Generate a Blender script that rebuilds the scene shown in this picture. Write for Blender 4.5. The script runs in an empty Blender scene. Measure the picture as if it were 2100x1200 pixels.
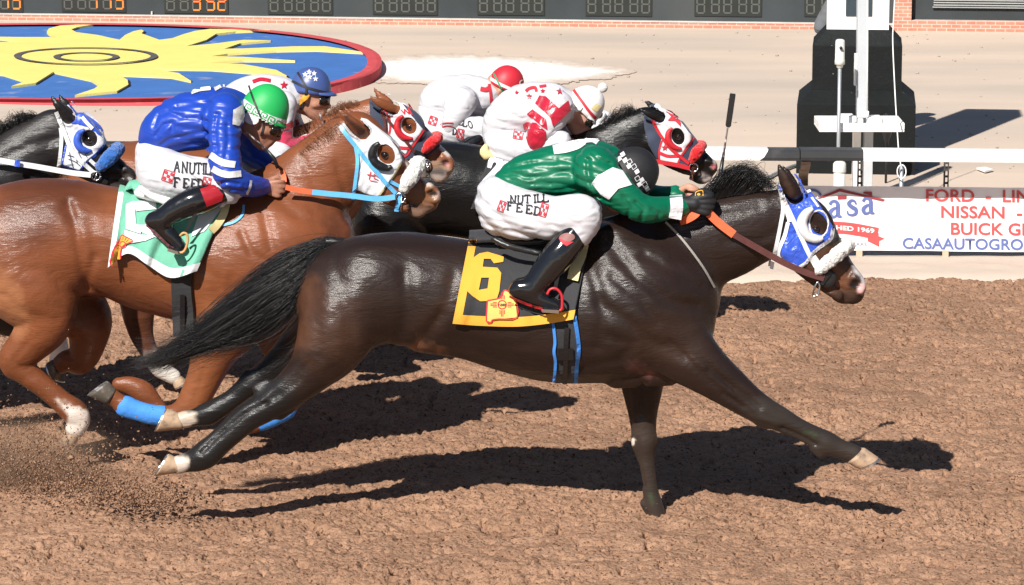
import bpy, bmesh, math, random
import numpy as np
from mathutils import Vector
from mathutils.bvhtree import BVHTree
from mathutils.geometry import tessellate_polygon

C = bpy.context.collection
scene = bpy.context.scene
rad = math.radians

# ------------------------------------------------------------------ camera, sky, sun, exposure
TH, FPX, CAMH = rad(10.27), 7050.0, 3.7
cam = bpy.data.cameras.new('camera')
cam.lens, cam.sensor_width, cam.clip_end = FPX / 2100 * 36, 36, 500
cam_ob = bpy.data.objects.new('camera', cam)
C.objects.link(cam_ob)
cam_ob.location = (0, 0, CAMH)
cam_ob.rotation_euler = (math.pi / 2 - TH, 0, 0)
scene.camera = cam_ob

SUN_EL, SUN_AZ = rad(40), rad(25)        # the light travels away from the camera and to the right
w = bpy.data.worlds.new('World')
scene.world = w
w.use_nodes = True
nt = w.node_tree
sky = nt.nodes.new('ShaderNodeTexSky')
sky.sky_type = 'NISHITA'
sky.sun_disc = False
sky.sun_elevation = SUN_EL
sky.altitude = 1200
sky.dust_density = 0.6
sky.sun_rotation = math.pi + SUN_AZ
nt.links.new(sky.outputs[0], nt.nodes['Background'].inputs[0])
nt.nodes['Background'].inputs[1].default_value = 0.05
sun = bpy.data.lights.new('sun', 'SUN')
sun.energy, sun.angle, sun.color = 5.0, rad(0.5), (1.0, 0.955, 0.89)
sun_ob = bpy.data.objects.new('sun', sun)
C.objects.link(sun_ob)
sd = Vector((math.sin(SUN_AZ) * math.cos(SUN_EL), math.cos(SUN_AZ) * math.cos(SUN_EL), -math.sin(SUN_EL)))
sun_ob.rotation_euler = sd.to_track_quat('-Z', 'Y').to_euler()
sun_ob.location = (-10, -10, 30)
scene.view_settings.view_transform = 'Standard'
scene.view_settings.look = 'None'
scene.view_settings.gamma = 1
scene.view_settings.exposure = 0.55

# ------------------------------------------------------------------ measuring
CT, ST = math.cos(TH), math.sin(TH)

def P(px, py, Y):
    """point of the vertical plane at distance Y that is seen at photo pixel (px, py)"""
    u, v = (px - 1050) / FPX, (600 - py) / FPX
    dy, dz = CT + v * ST, -ST + v * CT
    t = Y / dy
    return Vector((u * t, Y, CAMH + dz * t))

def G(px, py, z=0.0):
    u, v = (px - 1050) / FPX, (600 - py) / FPX
    dy, dz = CT + v * ST, -ST + v * CT
    t = (z - CAMH) / dz
    return Vector((u * t, dy * t, z))

def MPP(py, Y):
    return Y / (CT + (600 - py) / FPX * ST) / FPX

def to_px(v):
    v = np.asarray(v, float)
    y, z = v[:, 1], v[:, 2] - CAMH
    dep = y * CT - z * ST
    return np.stack([1050 + FPX * v[:, 0] / dep, 600 - FPX * (y * ST + z * CT) / dep], 1)

# ------------------------------------------------------------------ objects
def tag(o, label=None, cat=None, group=None, kind=None):
    for k, v in (('label', label), ('category', cat), ('group', group), ('kind', kind)):
        if v:
            o[k] = v
    return o

def thing(name, loc, label, cat, group=None):
    o = bpy.data.objects.new(name, None)
    C.objects.link(o)
    o.location = loc
    return tag(o, label, cat, group)

def root_of(o):
    while o.parent:
        o = o.parent
    return o

def obj(name, verts, faces, mat, parent=None, smooth=True, label=None, colors=None):
    v = np.asarray(verts, dtype=np.float32).reshape(-1, 3)
    off = np.array(root_of(parent).location, dtype=np.float32) if parent else np.zeros(3, np.float32)
    me = bpy.data.meshes.new(name)
    me.from_pydata((v - off).tolist() if len(v) < 20000 else [], [], []) if False else None
    if isinstance(faces, np.ndarray):
        nf, k = faces.shape
        me.vertices.add(len(v))
        me.vertices.foreach_set('co', (v - off).ravel())
        me.loops.add(nf * k)
        me.loops.foreach_set('vertex_index', faces.astype(np.int32).ravel())
        me.polygons.add(nf)
        me.polygons.foreach_set('loop_start', np.arange(0, nf * k, k, dtype=np.int32))
        me.update(calc_edges=True)
    else:
        me.from_pydata((v - off).tolist(), [], [list(map(int, f)) for f in faces])
    if colors is not None:
        at = me.color_attributes.new('coat', 'FLOAT_COLOR', 'POINT')
        c4 = np.ones((len(v), 4), np.float32)
        c4[:, :3] = colors
        at.data.foreach_set('color', c4.ravel())
    if smooth:
        me.polygons.foreach_set('use_smooth', np.ones(len(me.polygons), bool))
    me.update()
    if mat:
        me.materials.append(mat)
    o = bpy.data.objects.new(name, me)
    C.objects.link(o)
    if parent:
        o.parent = parent
    if label:
        o['label'] = label
    return o

class MB:
    """collects shapes for one mesh"""
    def __init__(s):
        s.v, s.f = [], []
    def add(s, v, f):
        n = len(s.v)
        s.v += [tuple(map(float, a)) for a in v]
        s.f += [tuple(int(i) + n for i in q) for q in f]
        return s
    def box(s, lo, hi, bev=0.0):
        x0, y0, z0 = lo
        x1, y1, z1 = hi
        if bev <= 0:
            v = [(x0, y0, z0), (x1, y0, z0), (x1, y1, z0), (x0, y1, z0), (x0, y0, z1), (x1, y0, z1), (x1, y1, z1), (x0, y1, z1)]
            return s.add(v, [(0, 3, 2, 1), (4, 5, 6, 7), (0, 1, 5, 4), (1, 2, 6, 5), (2, 3, 7, 6), (3, 0, 4, 7)])
        bm = bmesh.new()
        bmesh.ops.create_cube(bm, size=1)
        for q in bm.verts:
            q.co = Vector(((x0 + x1) / 2 + q.co.x * (x1 - x0), (y0 + y1) / 2 + q.co.y * (y1 - y0), (z0 + z1) / 2 + q.co.z * (z1 - z0)))
        bmesh.ops.bevel(bm, geom=bm.edges[:], offset=bev, segments=2, profile=0.5, affect='EDGES')
        bm.verts.index_update()
        s.add([q.co for q in bm.verts], [[q.index for q in f.verts] for f in bm.faces])
        bm.free()
        return s
    def tube(s, pts, r, n=8, cap=True):
        pts = [Vector(p) for p in pts]
        rs = r if hasattr(r, '__len__') else [r] * len(pts)
        v, f = [], []
        ref = Vector((0, 1, 0))
        for i, p in enumerate(pts):
            t = (pts[min(i + 1, len(pts) - 1)] - pts[max(i - 1, 0)])
            t = t.normalized() if t.length > 1e-9 else Vector((0, 0, 1))
            a = t.cross(ref)
            if a.length < 0.05:
                a = t.cross(Vector((1, 0, 0)))
            a.normalize()
            b = t.cross(a)
            ref = b.cross(t) if False else ref
            for k in range(n):
                q = 2 * math.pi * k / n
                v.append(p + (a * math.cos(q) + b * math.sin(q)) * rs[i])
        for i in range(len(pts) - 1):
            for k in range(n):
                k2 = (k + 1) % n
                f.append((i * n + k, i * n + k2, (i + 1) * n + k2, (i + 1) * n + k))
        if cap:
            f.append(tuple(range(n))[::-1])
            f.append(tuple(range((len(pts) - 1) * n, len(pts) * n)))
        return s.add(v, f)
    def ring_loft(s, rings, cap=True):
        n = len(rings[0])
        v = [p for r in rings for p in r]
        f = []
        for i in range(len(rings) - 1):
            for k in range(n):
                k2 = (k + 1) % n
                f.append((i * n + k, i * n + k2, (i + 1) * n + k2, (i + 1) * n + k))
        if cap:
            f.append(tuple(range(n))[::-1])
            f.append(tuple(range((len(rings) - 1) * n, len(rings) * n)))
        return s.add(v, f)
    def build(s, name, mat, parent=None, smooth=False, label=None):
        return obj(name, s.v, s.f, mat, parent, smooth, label)

def ellipsoid(c, r, nu=16, nv=12):
    v, f = [], []
    for j in range(nv + 1):
        th = math.pi * j / nv
        for i in range(nu):
            ph = 2 * math.pi * i / nu
            v.append((c[0] + r[0] * math.sin(th) * math.cos(ph), c[1] + r[1] * math.sin(th) * math.sin(ph), c[2] + r[2] * math.cos(th)))
    for j in range(nv):
        for i in range(nu):
            f.append((j * nu + i, (j + 1) * nu + i, (j + 1) * nu + (i + 1) % nu, j * nu + (i + 1) % nu))
    return v, f

# ------------------------------------------------------------------ noise
def _hash(ix, iy, iz, seed):
    n = (ix * 374761393 + iy * 668265263 + iz * 2147483647 + seed * 1274126177) & 0xFFFFFFFF
    n = ((n ^ (n >> 13)) * 1274126177) & 0xFFFFFFFF
    n = n ^ (n >> 16)
    return (n & 0xFFFF) / 65535.0

def vnoise(x, y, z=None, seed=0):
    x = np.asarray(x, float); y = np.asarray(y, float)
    z = np.zeros_like(x) if z is None else np.asarray(z, float)
    ix, iy, iz = (np.floor(a).astype(np.int64) for a in (x, y, z))
    fx, fy, fz = x - ix, y - iy, z - iz
    fx, fy, fz = (a * a * (3 - 2 * a) for a in (fx, fy, fz))
    r = 0
    for a in (0, 1):
        for b in (0, 1):
            for c in (0, 1):
                wgt = (fx if a else 1 - fx) * (fy if b else 1 - fy) * (fz if c else 1 - fz)
                r = r + wgt * _hash(ix + a, iy + b, iz + c, seed)
    return r * 2 - 1

def worley(x, y, seed=0):
    ix, iy = np.floor(x).astype(np.int64), np.floor(y).astype(np.int64)
    best = np.full(x.shape, 9.0); hv = np.zeros(x.shape)
    z = np.zeros_like(ix)
    for a in (-1, 0, 1):
        for b in (-1, 0, 1):
            cx, cy = ix + a, iy + b
            d = (cx + _hash(cx, cy, z, seed) - x) ** 2 + (cy + _hash(cx, cy, z, seed + 1) - y) ** 2
            m = d < best
            best = np.where(m, d, best)
            hv = np.where(m, _hash(cx, cy, z, seed + 2), hv)
    return np.sqrt(best), hv

# ------------------------------------------------------------------ materials
def mat(name, col, rough=0.6, spec=0.5, var=0.12, vscale=6.0, bump=0.0, bscale=40.0, metal=0.0, attr=False, sheen=0.0,
        coat=0.0, coat_r=0.2, stretch=(1, 1, 1), fold=0.0, fscale=9.0, fstretch=(1, 1, 1), rvar=0.0, emit=None, estr=0.0, var2=None, sss=0.0, ridged=False, rscale=2.3):
    m = bpy.data.materials.new(name)
    m.use_nodes = True
    t = m.node_tree
    N, L = t.nodes, t.links
    b = N['Principled BSDF']
    b.inputs['Roughness'].default_value = rough
    b.inputs['Specular IOR Level'].default_value = spec
    b.inputs['Metallic'].default_value = metal
    b.inputs['Coat Weight'].default_value = coat
    b.inputs['Coat Roughness'].default_value = coat_r
    b.inputs['Sheen Weight'].default_value = sheen
    b.inputs['Subsurface Weight'].default_value = sss
    if sss:
        b.inputs['Subsurface Radius'].default_value = (0.02, 0.008, 0.005)
    tc = N.new('ShaderNodeTexCoord')
    mp = N.new('ShaderNodeMapping')
    mp.inputs['Scale'].default_value = stretch
    L.new(tc.outputs['Object'], mp.inputs['Vector'])
    no = N.new('ShaderNodeTexNoise')
    no.inputs['Scale'].default_value = vscale
    no.inputs['Detail'].default_value = 6
    no.inputs['Roughness'].default_value = 0.6
    L.new(mp.outputs[0], no.inputs['Vector'])
    if attr:
        src = N.new('ShaderNodeAttribute')
        src.attribute_name = 'coat'
        csock = src.outputs['Color']
    else:
        src = N.new('ShaderNodeRGB')
        src.outputs[0].default_value = (*col, 1)
        csock = src.outputs[0]
    mr = N.new('ShaderNodeMapRange')
    mr.inputs['From Min'].default_value = 0.25
    mr.inputs['From Max'].default_value = 0.75
    mr.inputs['To Min'].default_value = 1 - var
    mr.inputs['To Max'].default_value = 1 + var
    L.new(no.outputs['Fac'], mr.inputs['Value'])
    mx = N.new('ShaderNodeMix')
    mx.data_type = 'RGBA'
    mx.blend_type = 'MULTIPLY'
    mx.inputs['Factor'].default_value = 1
    L.new(csock, mx.inputs['A'])
    L.new(mr.outputs[0], mx.inputs['B'])
    out = mx.outputs['Result']
    if var2:                       # patches of a second colour: (colour, scale, low, high)
        n2 = N.new('ShaderNodeTexNoise')
        n2.inputs['Scale'].default_value = var2[1]
        n2.inputs['Detail'].default_value = 5
        L.new(mp.outputs[0], n2.inputs['Vector'])
        r2 = N.new('ShaderNodeMapRange')
        r2.inputs['From Min'].default_value = var2[2]
        r2.inputs['From Max'].default_value = var2[3]
        L.new(n2.outputs['Fac'], r2.inputs['Value'])
        m2 = N.new('ShaderNodeMix')
        m2.data_type = 'RGBA'
        m2.inputs['B'].default_value = (*var2[0], 1)
        L.new(r2.outputs[0], m2.inputs['Factor'])
        L.new(out, m2.inputs['A'])
        out = m2.outputs['Result']
    L.new(out, b.inputs['Base Color'])
    if rvar:
        rr = N.new('ShaderNodeMapRange')
        rr.inputs['From Min'].default_value = 0.3
        rr.inputs['From Max'].default_value = 0.7
        rr.inputs['To Min'].default_value = rough - rvar
        rr.inputs['To Max'].default_value = rough + rvar
        n3 = N.new('ShaderNodeTexNoise')
        n3.inputs['Scale'].default_value = vscale * rscale
        n3.inputs['Detail'].default_value = 8
        n3.inputs['Distortion'].default_value = 0.6
        L.new(mp.outputs[0], n3.inputs['Vector'])
        L.new(n3.outputs['Fac'], rr.inputs['Value'])
        L.new(rr.outputs[0], b.inputs['Roughness'])
    last = None
    if fold:
        m3 = N.new('ShaderNodeMapping')
        m3.inputs['Scale'].default_value = fstretch
        L.new(tc.outputs['Object'], m3.inputs['Vector'])
        nf = N.new('ShaderNodeTexNoise')
        nf.inputs['Scale'].default_value = fscale
        nf.inputs['Detail'].default_value = 3
        nf.inputs['Distortion'].default_value = 1.2
        if ridged:
            nf.noise_type = 'RIDGED_MULTIFRACTAL'
            nf.inputs['Detail'].default_value = 1.5
            nf.inputs['Distortion'].default_value = 0.5
        L.new(m3.outputs[0], nf.inputs['Vector'])
        bf = N.new('ShaderNodeBump')
        bf.inputs['Strength'].default_value = fold
        bf.inputs['Distance'].default_value = 0.04
        L.new(nf.outputs['Fac'], bf.inputs['Height'])
        last = bf.outputs[0]
    if bump:
        nb = N.new('ShaderNodeTexNoise')
        nb.inputs['Scale'].default_value = bscale
        nb.inputs['Detail'].default_value = 5
        nb.inputs['Roughness'].default_value = 0.65
        L.new(mp.outputs[0], nb.inputs['Vector'])
        bb = N.new('ShaderNodeBump')
        bb.inputs['Strength'].default_value = bump
        bb.inputs['Distance'].default_value = 0.01
        L.new(nb.outputs['Fac'], bb.inputs['Height'])
        if last:
            L.new(last, bb.inputs['Normal'])
        last = bb.outputs[0]
    if last:
        L.new(last, b.inputs['Normal'])
        if coat:
            L.new(last, b.inputs['Coat Normal'])
    if emit:
        b.inputs['Emission Color'].default_value = (*emit, 1)
        b.inputs['Emission Strength'].default_value = estr
    return m

# ------------------------------------------------------------------ distance fields, meshed by surface nets
def cr(pts, sub):
    """Catmull-Rom through rows of numbers"""
    a = np.asarray(pts, float)
    if len(a) < 3:
        t = np.linspace(0, 1, sub + 1)[:, None]
        return a[0] * (1 - t) + a[-1] * t
    q = np.vstack([2 * a[0] - a[1], a, 2 * a[-1] - a[-2]])
    out = []
    for i in range(len(a) - 1):
        p0, p1, p2, p3 = q[i:i + 4]
        for t in np.linspace(0, 1, sub, endpoint=False):
            out.append(0.5 * ((2 * p1) + (-p0 + p2) * t + (2 * p0 - 5 * p1 + 4 * p2 - p3) * t * t + (-p0 + 3 * p1 - 3 * p2 + p3) * t ** 3))
    out.append(a[-1])
    return np.array(out)

def poly_sdf(poly, X, Z):
    """signed distance to a polygon, on arrays"""
    d = np.full(X.shape, 1e9)
    ins = np.zeros(X.shape, bool)
    n = len(poly)
    for i in range(n):
        ax, az = poly[i]
        bx, bz = poly[(i + 1) % n]
        ex, ez = bx - ax, bz - az
        L2 = ex * ex + ez * ez + 1e-12
        t = np.clip(((X - ax) * ex + (Z - az) * ez) / L2, 0, 1)
        d = np.minimum(d, (X - ax - t * ex) ** 2 + (Z - az - t * ez) ** 2)
        c = ((az > Z) != (bz > Z)) & (X < (bx - ax) * (Z - az) / (bz - az + 1e-12) + ax)
        ins ^= c
    d = np.sqrt(d)
    return np.where(ins, -d, d)

def line_dist(line, X, Z):
    d = np.full(X.shape, 1e9)
    for (ax, az), (bx, bz) in zip(line[:-1], line[1:]):
        ex, ez = bx - ax, bz - az
        t = np.clip(((X - ax) * ex + (Z - az) * ez) / (ex * ex + ez * ez + 1e-12), 0, 1)
        d = np.minimum(d, (X - ax - t * ex) ** 2 + (Z - az - t * ez) ** 2)
    return np.sqrt(d)

class Field:
    def __init__(s, lo, hi, h):
        s.h = h
        s.lo = np.array(lo, float)
        n = np.ceil((np.array(hi) - s.lo) / h).astype(int) + 1
        s.ax = [s.lo[i] + h * np.arange(n[i]) for i in range(3)]
        s.F = np.full(tuple(n), 0.3, np.float32)
    def copy(s):
        o = Field.__new__(Field)
        o.h, o.lo, o.ax, o.F = s.h, s.lo, s.ax, s.F.copy()
        return o
    def _win(s, lo, hi):
        sl = []
        for i in range(3):
            a = int(np.clip(math.floor((lo[i] - s.lo[i]) / s.h), 0, s.F.shape[i]))
            b = int(np.clip(math.ceil((hi[i] - s.lo[i]) / s.h) + 1, 0, s.F.shape[i]))
            if b - a < 1:
                return None
            sl.append(slice(a, b))
        return tuple(sl)
    def chain(s, rows, k=0.03, sub=5, carve=False):
        """rows of x, y, z, r, w: a limb of round sections, w times as deep (in y) as high"""
        q = cr(rows, sub)
        q[:, 3] = np.maximum(q[:, 3], 0.0015)
        pad = k + 3.5 * s.h
        R = q[:, 3] * np.maximum(1, q[:, 4])
        W = s._win((q[:, :3] - R[:, None]).min(0) - pad, (q[:, :3] + R[:, None]).max(0) + pad)
        if W is None:
            return
        D = np.full(s.F[W].shape, 0.3, np.float32)
        base = [W[i].start for i in range(3)]
        for a, b in zip(q[:-1], q[1:]):
            rm = max(a[3] * max(1, a[4]), b[3] * max(1, b[4])) + pad
            V = s._win(np.minimum(a[:3], b[:3]) - rm, np.maximum(a[:3], b[:3]) + rm)
            if V is None:
                continue
            V = tuple(slice(max(V[i].start, W[i].start), min(V[i].stop, W[i].stop)) for i in range(3))
            if any(v.stop <= v.start for v in V):
                continue
            wv = 0.5 * (a[4] + b[4])
            X = (s.ax[0][V[0]] - a[0])[:, None, None]
            Y = ((s.ax[1][V[1]] - a[1]) / wv)[None, :, None]
            Z = (s.ax[2][V[2]] - a[2])[None, None, :]
            e = b[:3] - a[:3]
            e = np.array([e[0], e[1] / wv, e[2]])
            t = np.clip((X * e[0] + Y * e[1] + Z * e[2]) / (e @ e + 1e-12), 0, 1)
            d = np.sqrt((X - t * e[0]) ** 2 + (Y - t * e[1]) ** 2 + (Z - t * e[2]) ** 2) - (a[3] + t * (b[3] - a[3]))
            d = d * min(1.0, 0.5 * (1 + wv))
            U = tuple(slice(V[i].start - base[i], V[i].stop - base[i]) for i in range(3))
            np.minimum(D[U], d, out=D[U])
        A = s.F[W]
        if carve:
            h = np.maximum(k - np.abs(A + D), 0) / k
            s.F[W] = np.maximum(A, -D) + h * h * k * 0.25
        else:
            h = np.maximum(k - np.abs(A - D), 0) / k
            s.F[W] = np.minimum(A, D) - h * h * k * 0.25
    def xz(s):
        return np.meshgrid(s.ax[0], s.ax[2], indexing='ij')
    def groove(s, lines, ymask=None):
        """lines of (points (x, z), width, depth): creases cut from both sides"""
        X, Z = s.xz()
        A = np.zeros(X.shape)
        for pts, wd, dp in lines:
            A += dp * np.exp(-(line_dist(pts, X, Z) / wd) ** 2)
        s.F += A[:, None, :].astype(np.float32)
    def wrinkle(s, amp, freq, seed=0, ridge=True, warp=0.0):
        I = np.where(np.abs(s.F) < 0.03)
        x, y, z = (s.ax[i][I[i]] for i in range(3))
        if warp:
            wx = vnoise(x * 5, y * 5, z * 5, seed + 9) * warp
            x, y, z = x + wx, y + wx, z - wx
        n = vnoise(x * freq[0], y * freq[1], z * freq[2], seed)
        n += 0.5 * vnoise(x * freq[0] * 2.1, y * freq[1] * 2.1, z * freq[2] * 2.1, seed + 5)
        if ridge:
            n = 1 - 2 * np.abs(n)
        s.F[I] -= (amp * n).astype(np.float32)
    def crease(s, amp, freq, seed=0, wid=0.16, warp=0.12):
        """fold lines: narrow valleys along the zero line of a stretched noise, with a soft swell between them"""
        I = np.where(np.abs(s.F) < 0.03)
        x, y, z = (s.ax[i][I[i]] for i in range(3))
        wx = vnoise(x * 4, y * 4, z * 4, seed + 9) * warp
        x, y, z = x + wx, y + wx, z - wx
        n = vnoise(x * freq[0], y * freq[1], z * freq[2], seed)
        m = vnoise(x * 6, y * 6, z * 6, seed + 3)
        s.F[I] += (amp * (np.exp(-(n / wid) ** 2) * np.clip(m + 0.6, 0, 1) - 0.35 * np.abs(n))).astype(np.float32)
    def folds(s, d, lam, amp, seed=0, warp=2.6):
        """cloth folds: rounded swells with sharp valleys, running across direction d, bending and dying out"""
        I = np.where(np.abs(s.F) < 0.03)
        x, y, z = (s.ax[i][I[i]] for i in range(3))
        n = vnoise(x * 3.2, y * 3.2, z * 3.2, seed) + 0.22 * vnoise(x * 9, y * 9, z * 9, seed + 1)
        ph = (x * d[0] + y * d[1] + z * d[2]) * math.pi / lam + warp * n
        m = np.clip(vnoise(x * 3.5, y * 3.5, z * 5, seed + 3) * 1.8 + 0.5, 0.04, 1)
        s.F[I] -= (amp * m * (np.abs(np.sin(ph)) - 0.6)).astype(np.float32)
    def mesh(s, smooth=1):
        F, h = s.F, s.h
        ins = F < 0
        a = ins[:-1, :-1, :-1]
        cnt = np.zeros(a.shape, np.int8)
        for i in (0, 1):
            for j in (0, 1):
                for k in (0, 1):
                    cnt += ins[i:F.shape[0] - 1 + i, j:F.shape[1] - 1 + j, k:F.shape[2] - 1 + k]
        I = np.argwhere((cnt > 0) & (cnt < 8))
        idx = np.full(a.shape, -1, np.int32)
        idx[I[:, 0], I[:, 1], I[:, 2]] = np.arange(len(I))
        corners = [(i, j, k) for i in (0, 1) for j in (0, 1) for k in (0, 1)]
        val = {c: F[I[:, 0] + c[0], I[:, 1] + c[1], I[:, 2] + c[2]] for c in corners}
        acc = np.zeros((len(I), 3)); n = np.zeros(len(I))
        for c in corners:
            for axx in range(3):
                if c[axx] == 0:
                    c2 = tuple(1 if q == axx else c[q] for q in range(3))
                    va, vb = val[c], val[c2]
                    m = (va < 0) != (vb < 0)
                    t = np.where(m, va / np.where(m, va - vb, 1), 0)
                    p = np.tile(np.array(c, float), (len(I), 1))
                    p[:, axx] += t
                    acc[m] += p[m]
                    n[m] += 1
        V = s.lo + h * (I + acc / n[:, None])
        faces = []
        for axx in range(3):
            o1, o2 = [(1, 2), (2, 0), (0, 1)][axx]
            sl0 = [slice(None)] * 3; sl1 = [slice(None)] * 3
            sl0[axx] = slice(0, -1); sl1[axx] = slice(1, None)
            e0, e1 = ins[tuple(sl0)], ins[tuple(sl1)]
            E = np.argwhere(e0 != e1)
            E = E[(E[:, o1] > 0) & (E[:, o2] > 0) & (E[:, o1] < F.shape[o1] - 1) & (E[:, o2] < F.shape[o2] - 1)]
            flip = e0[E[:, 0], E[:, 1], E[:, 2]]
            d1 = np.zeros(3, int); d1[o1] = 1
            d2 = np.zeros(3, int); d2[o2] = 1
            q = [E - d1 - d2, E - d2, E, E - d1]
            q = np.stack([idx[k[:, 0], k[:, 1], k[:, 2]] for k in q], 1)
            q[~flip] = q[~flip][:, ::-1]
            faces.append(q)
        Q = np.concatenate(faces)
        Q = Q[(Q >= 0).all(1)]
        for _ in range(smooth):
            S = np.zeros_like(V); cN = np.zeros(len(V))
            for k in range(4):
                for kk in (1, 3):
                    np.add.at(S, Q[:, k], V[Q[:, (k + kk) % 4]])
                    np.add.at(cN, Q[:, k], 1)
            V = 0.5 * V + 0.5 * S / np.maximum(cN, 1)[:, None]
        return V, Q

def rows_px(pts, Y0, dy=0.0, wd=1.0):
    """stations (px, py, r_px[, dy[, w]]) -> rows for Field.chain"""
    out = []
    for p in pts:
        d = p[3] if len(p) > 3 and p[3] is not None else dy
        ww = p[4] if len(p) > 4 else wd
        v = P(p[0], p[1], Y0 + d)
        out.append((v.x, v.y, v.z, p[2] * MPP(p[1], Y0 + d), ww))
    return out

def bounds(allrows, pad=0.05):
    a = np.vstack([np.array(r) for r in allrows])
    R = a[:, 3] * np.maximum(1, a[:, 4])
    return (a[:, :3] - R[:, None]).min(0) - pad, (a[:, :3] + R[:, None]).max(0) + pad

def bvh_of(objs):
    v, f = [], []
    for o in objs:
        n = len(v)
        m = o.data
        off = root_of(o).location
        co = np.empty(len(m.vertices) * 3, np.float32)
        m.vertices.foreach_get('co', co)
        v += (co.reshape(-1, 3) + np.array(off)).tolist()
        f += [[i + n for i in p.vertices] for p in m.polygons]
    return BVHTree.FromPolygons(v, f)

CAMP = Vector((0, 0, CAMH))

def hit(bvh, px, py, fallback=None):
    d = (P(px, py, 10.0) - CAMP).normalized()
    p, n, i, t = bvh.ray_cast(CAMP, d)
    if p is None:
        return fallback, None, d
    return p, n, d

# ------------------------------------------------------------------ flat shapes laid on a surface
def flat_mesh(polys):
    """polygons in 2-D -> verts, tris"""
    v, f = [], []
    for p in polys:
        n = len(v)
        v += [(a, b) for a, b in p]
        f += [tuple(i + n for i in t) for t in tessellate_polygon([[Vector((a, b, 0)) for a, b in p]])]
    return v, f

def text2d(s, size=1.0, bold=0.0, sx=1.0, shear=0.0, space=1.0, align='LEFT'):
    cu = bpy.data.curves.new('lettering', 'FONT')
    cu.body = s
    cu.size = size
    cu.offset = bold
    cu.shear = shear
    cu.space_character = space
    cu.align_x = align
    cu.resolution_u = 4
    o = bpy.data.objects.new('lettering', cu)
    C.objects.link(o)
    dg = bpy.context.evaluated_depsgraph_get()
    me = bpy.data.meshes.new_from_object(o.evaluated_get(dg))
    v = [(a.co.x * sx, a.co.y) for a in me.vertices]
    f = [tuple(p.vertices) for p in me.polygons]
    bpy.data.objects.remove(o)
    bpy.data.curves.remove(cu)
    bpy.data.meshes.remove(me)
    return v, f

def decal(name, vf, bvh, m, parent, off=0.004, cell=5.0, label=None, mirror=None, thick=0.0):
    """2-D mesh in photo pixels laid onto a surface, cut finely enough to follow it"""
    v, f = vf
    bm = bmesh.new()
    bv = [bm.verts.new((a, b, 0)) for a, b in v]
    for t in f:
        try:
            bm.faces.new([bv[i] for i in t])
        except ValueError:
            pass
    xs = [a for a, b in v]; ys = [b for a, b in v]
    for axx, lo, hi in ((0, min(xs), max(xs)), (1, min(ys), max(ys))):
        for k in range(1, int((hi - lo) / cell) + 1):
            co = [0, 0, 0]; no = [0, 0, 0]
            co[axx] = lo + k * cell; no[axx] = 1
            bmesh.ops.bisect_plane(bm, geom=bm.verts[:] + bm.edges[:] + bm.faces[:], plane_co=co, plane_no=no)
    bmesh.ops.remove_doubles(bm, verts=bm.verts[:], dist=0.05)
    bm.verts.index_update()
    pts, ok, last = [], [], None
    for q in bm.verts:
        p, n, d = hit(bvh, q.co.x, q.co.y)
        if p is None:
            ok.append(False); pts.append(None)
        else:
            ok.append(True)
            if n.dot(d) > 0:
                n = -n
            nn = (n * 0.5 - d * 0.8).normalized()
            pts.append(p + nn * off)
    uv = [(q.co.x, q.co.y) for q in bm.verts]
    good = [i for i in range(len(pts)) if ok[i]]
    for i, p in enumerate(pts):          # corners just past the edge take the depth of their nearest neighbour
        if p is None:
            pts[i] = Vector((0, 0, 0))
            best = min(good, key=lambda j: (uv[j][0] - uv[i][0]) ** 2 + (uv[j][1] - uv[i][1]) ** 2, default=None)
            if best is not None and math.hypot(uv[best][0] - uv[i][0], uv[best][1] - uv[i][1]) < cell * 1.3:
                d = (P(*uv[i], 10.0) - CAMP).normalized()
                pts[i] = CAMP + d * (pts[best].y / d.y)
                ok[i] = True
    faces = []
    for fc in bm.faces:
        ii = [q.index for q in fc.verts]
        if not all(ok[i] for i in ii):
            continue
        ds = [pts[i].y for i in ii]
        if max(ds) - min(ds) > 0.12:
            continue
        faces.append(ii)
    bm.free()
    used = sorted({i for fc in faces for i in fc})
    if not used:
        print('decal misses', name)
        return None
    re = {i: k for k, i in enumerate(used)}
    V = [pts[i] for i in used]
    Fc = [[re[i] for i in fc] for fc in faces]
    if mirror is not None:
        obj(name, [Vector((p.x, 2 * mirror - p.y, p.z)) for p in V], [fc[::-1] for fc in Fc], m, parent, True, label)
    return obj(name, V, Fc, m, parent, True, label)

def aff(vf, x, y, sx=1.0, sy=None, rot=0.0, bend=None):
    """scale, turn (degrees, clockwise in the picture) and move a 2-D mesh (y up) into pixels (y down)"""
    sy = sx if sy is None else sy
    c, s_ = math.cos(rad(rot)), math.sin(rad(rot))
    out = []
    for a, b in vf[0]:
        a, b = a * sx, -b * sy
        if bend:
            b += bend(a)
        out.append((x + a * c - b * s_, y + a * s_ + b * c))
    return out, vf[1]

def band(pts, wd, sub=6):
    """2-D ribbon along pixels (x, y[, width])"""
    a = np.array([(p[0], p[1], p[2] if len(p) > 2 else wd) for p in pts], float)
    q = cr(a, sub) if len(a) > 2 else cr(a, 4)
    v, f = [], []
    for i in range(len(q)):
        t = q[min(i + 1, len(q) - 1), :2] - q[max(i - 1, 0), :2]
        t = t / (np.linalg.norm(t) + 1e-9)
        n = np.array([-t[1], t[0]]) * q[i, 2] / 2
        v += [tuple(q[i, :2] + n), tuple(q[i, :2] - n)]
        if i:
            f.append((2 * i - 2, 2 * i - 1, 2 * i + 1, 2 * i))
    return v, f

def merge2d(*parts):
    v, f = [], []
    for a, b in parts:
        n = len(v)
        v += list(a)
        f += [tuple(i + n for i in t) for t in b]
    return v, f

def disc2d(x, y, r, n=20, ry=None):
    ry = r if ry is None else ry
    return flat_mesh([[(x + r * math.cos(2 * math.pi * i / n), y + ry * math.sin(2 * math.pi * i / n)) for i in range(n)]])

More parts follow.
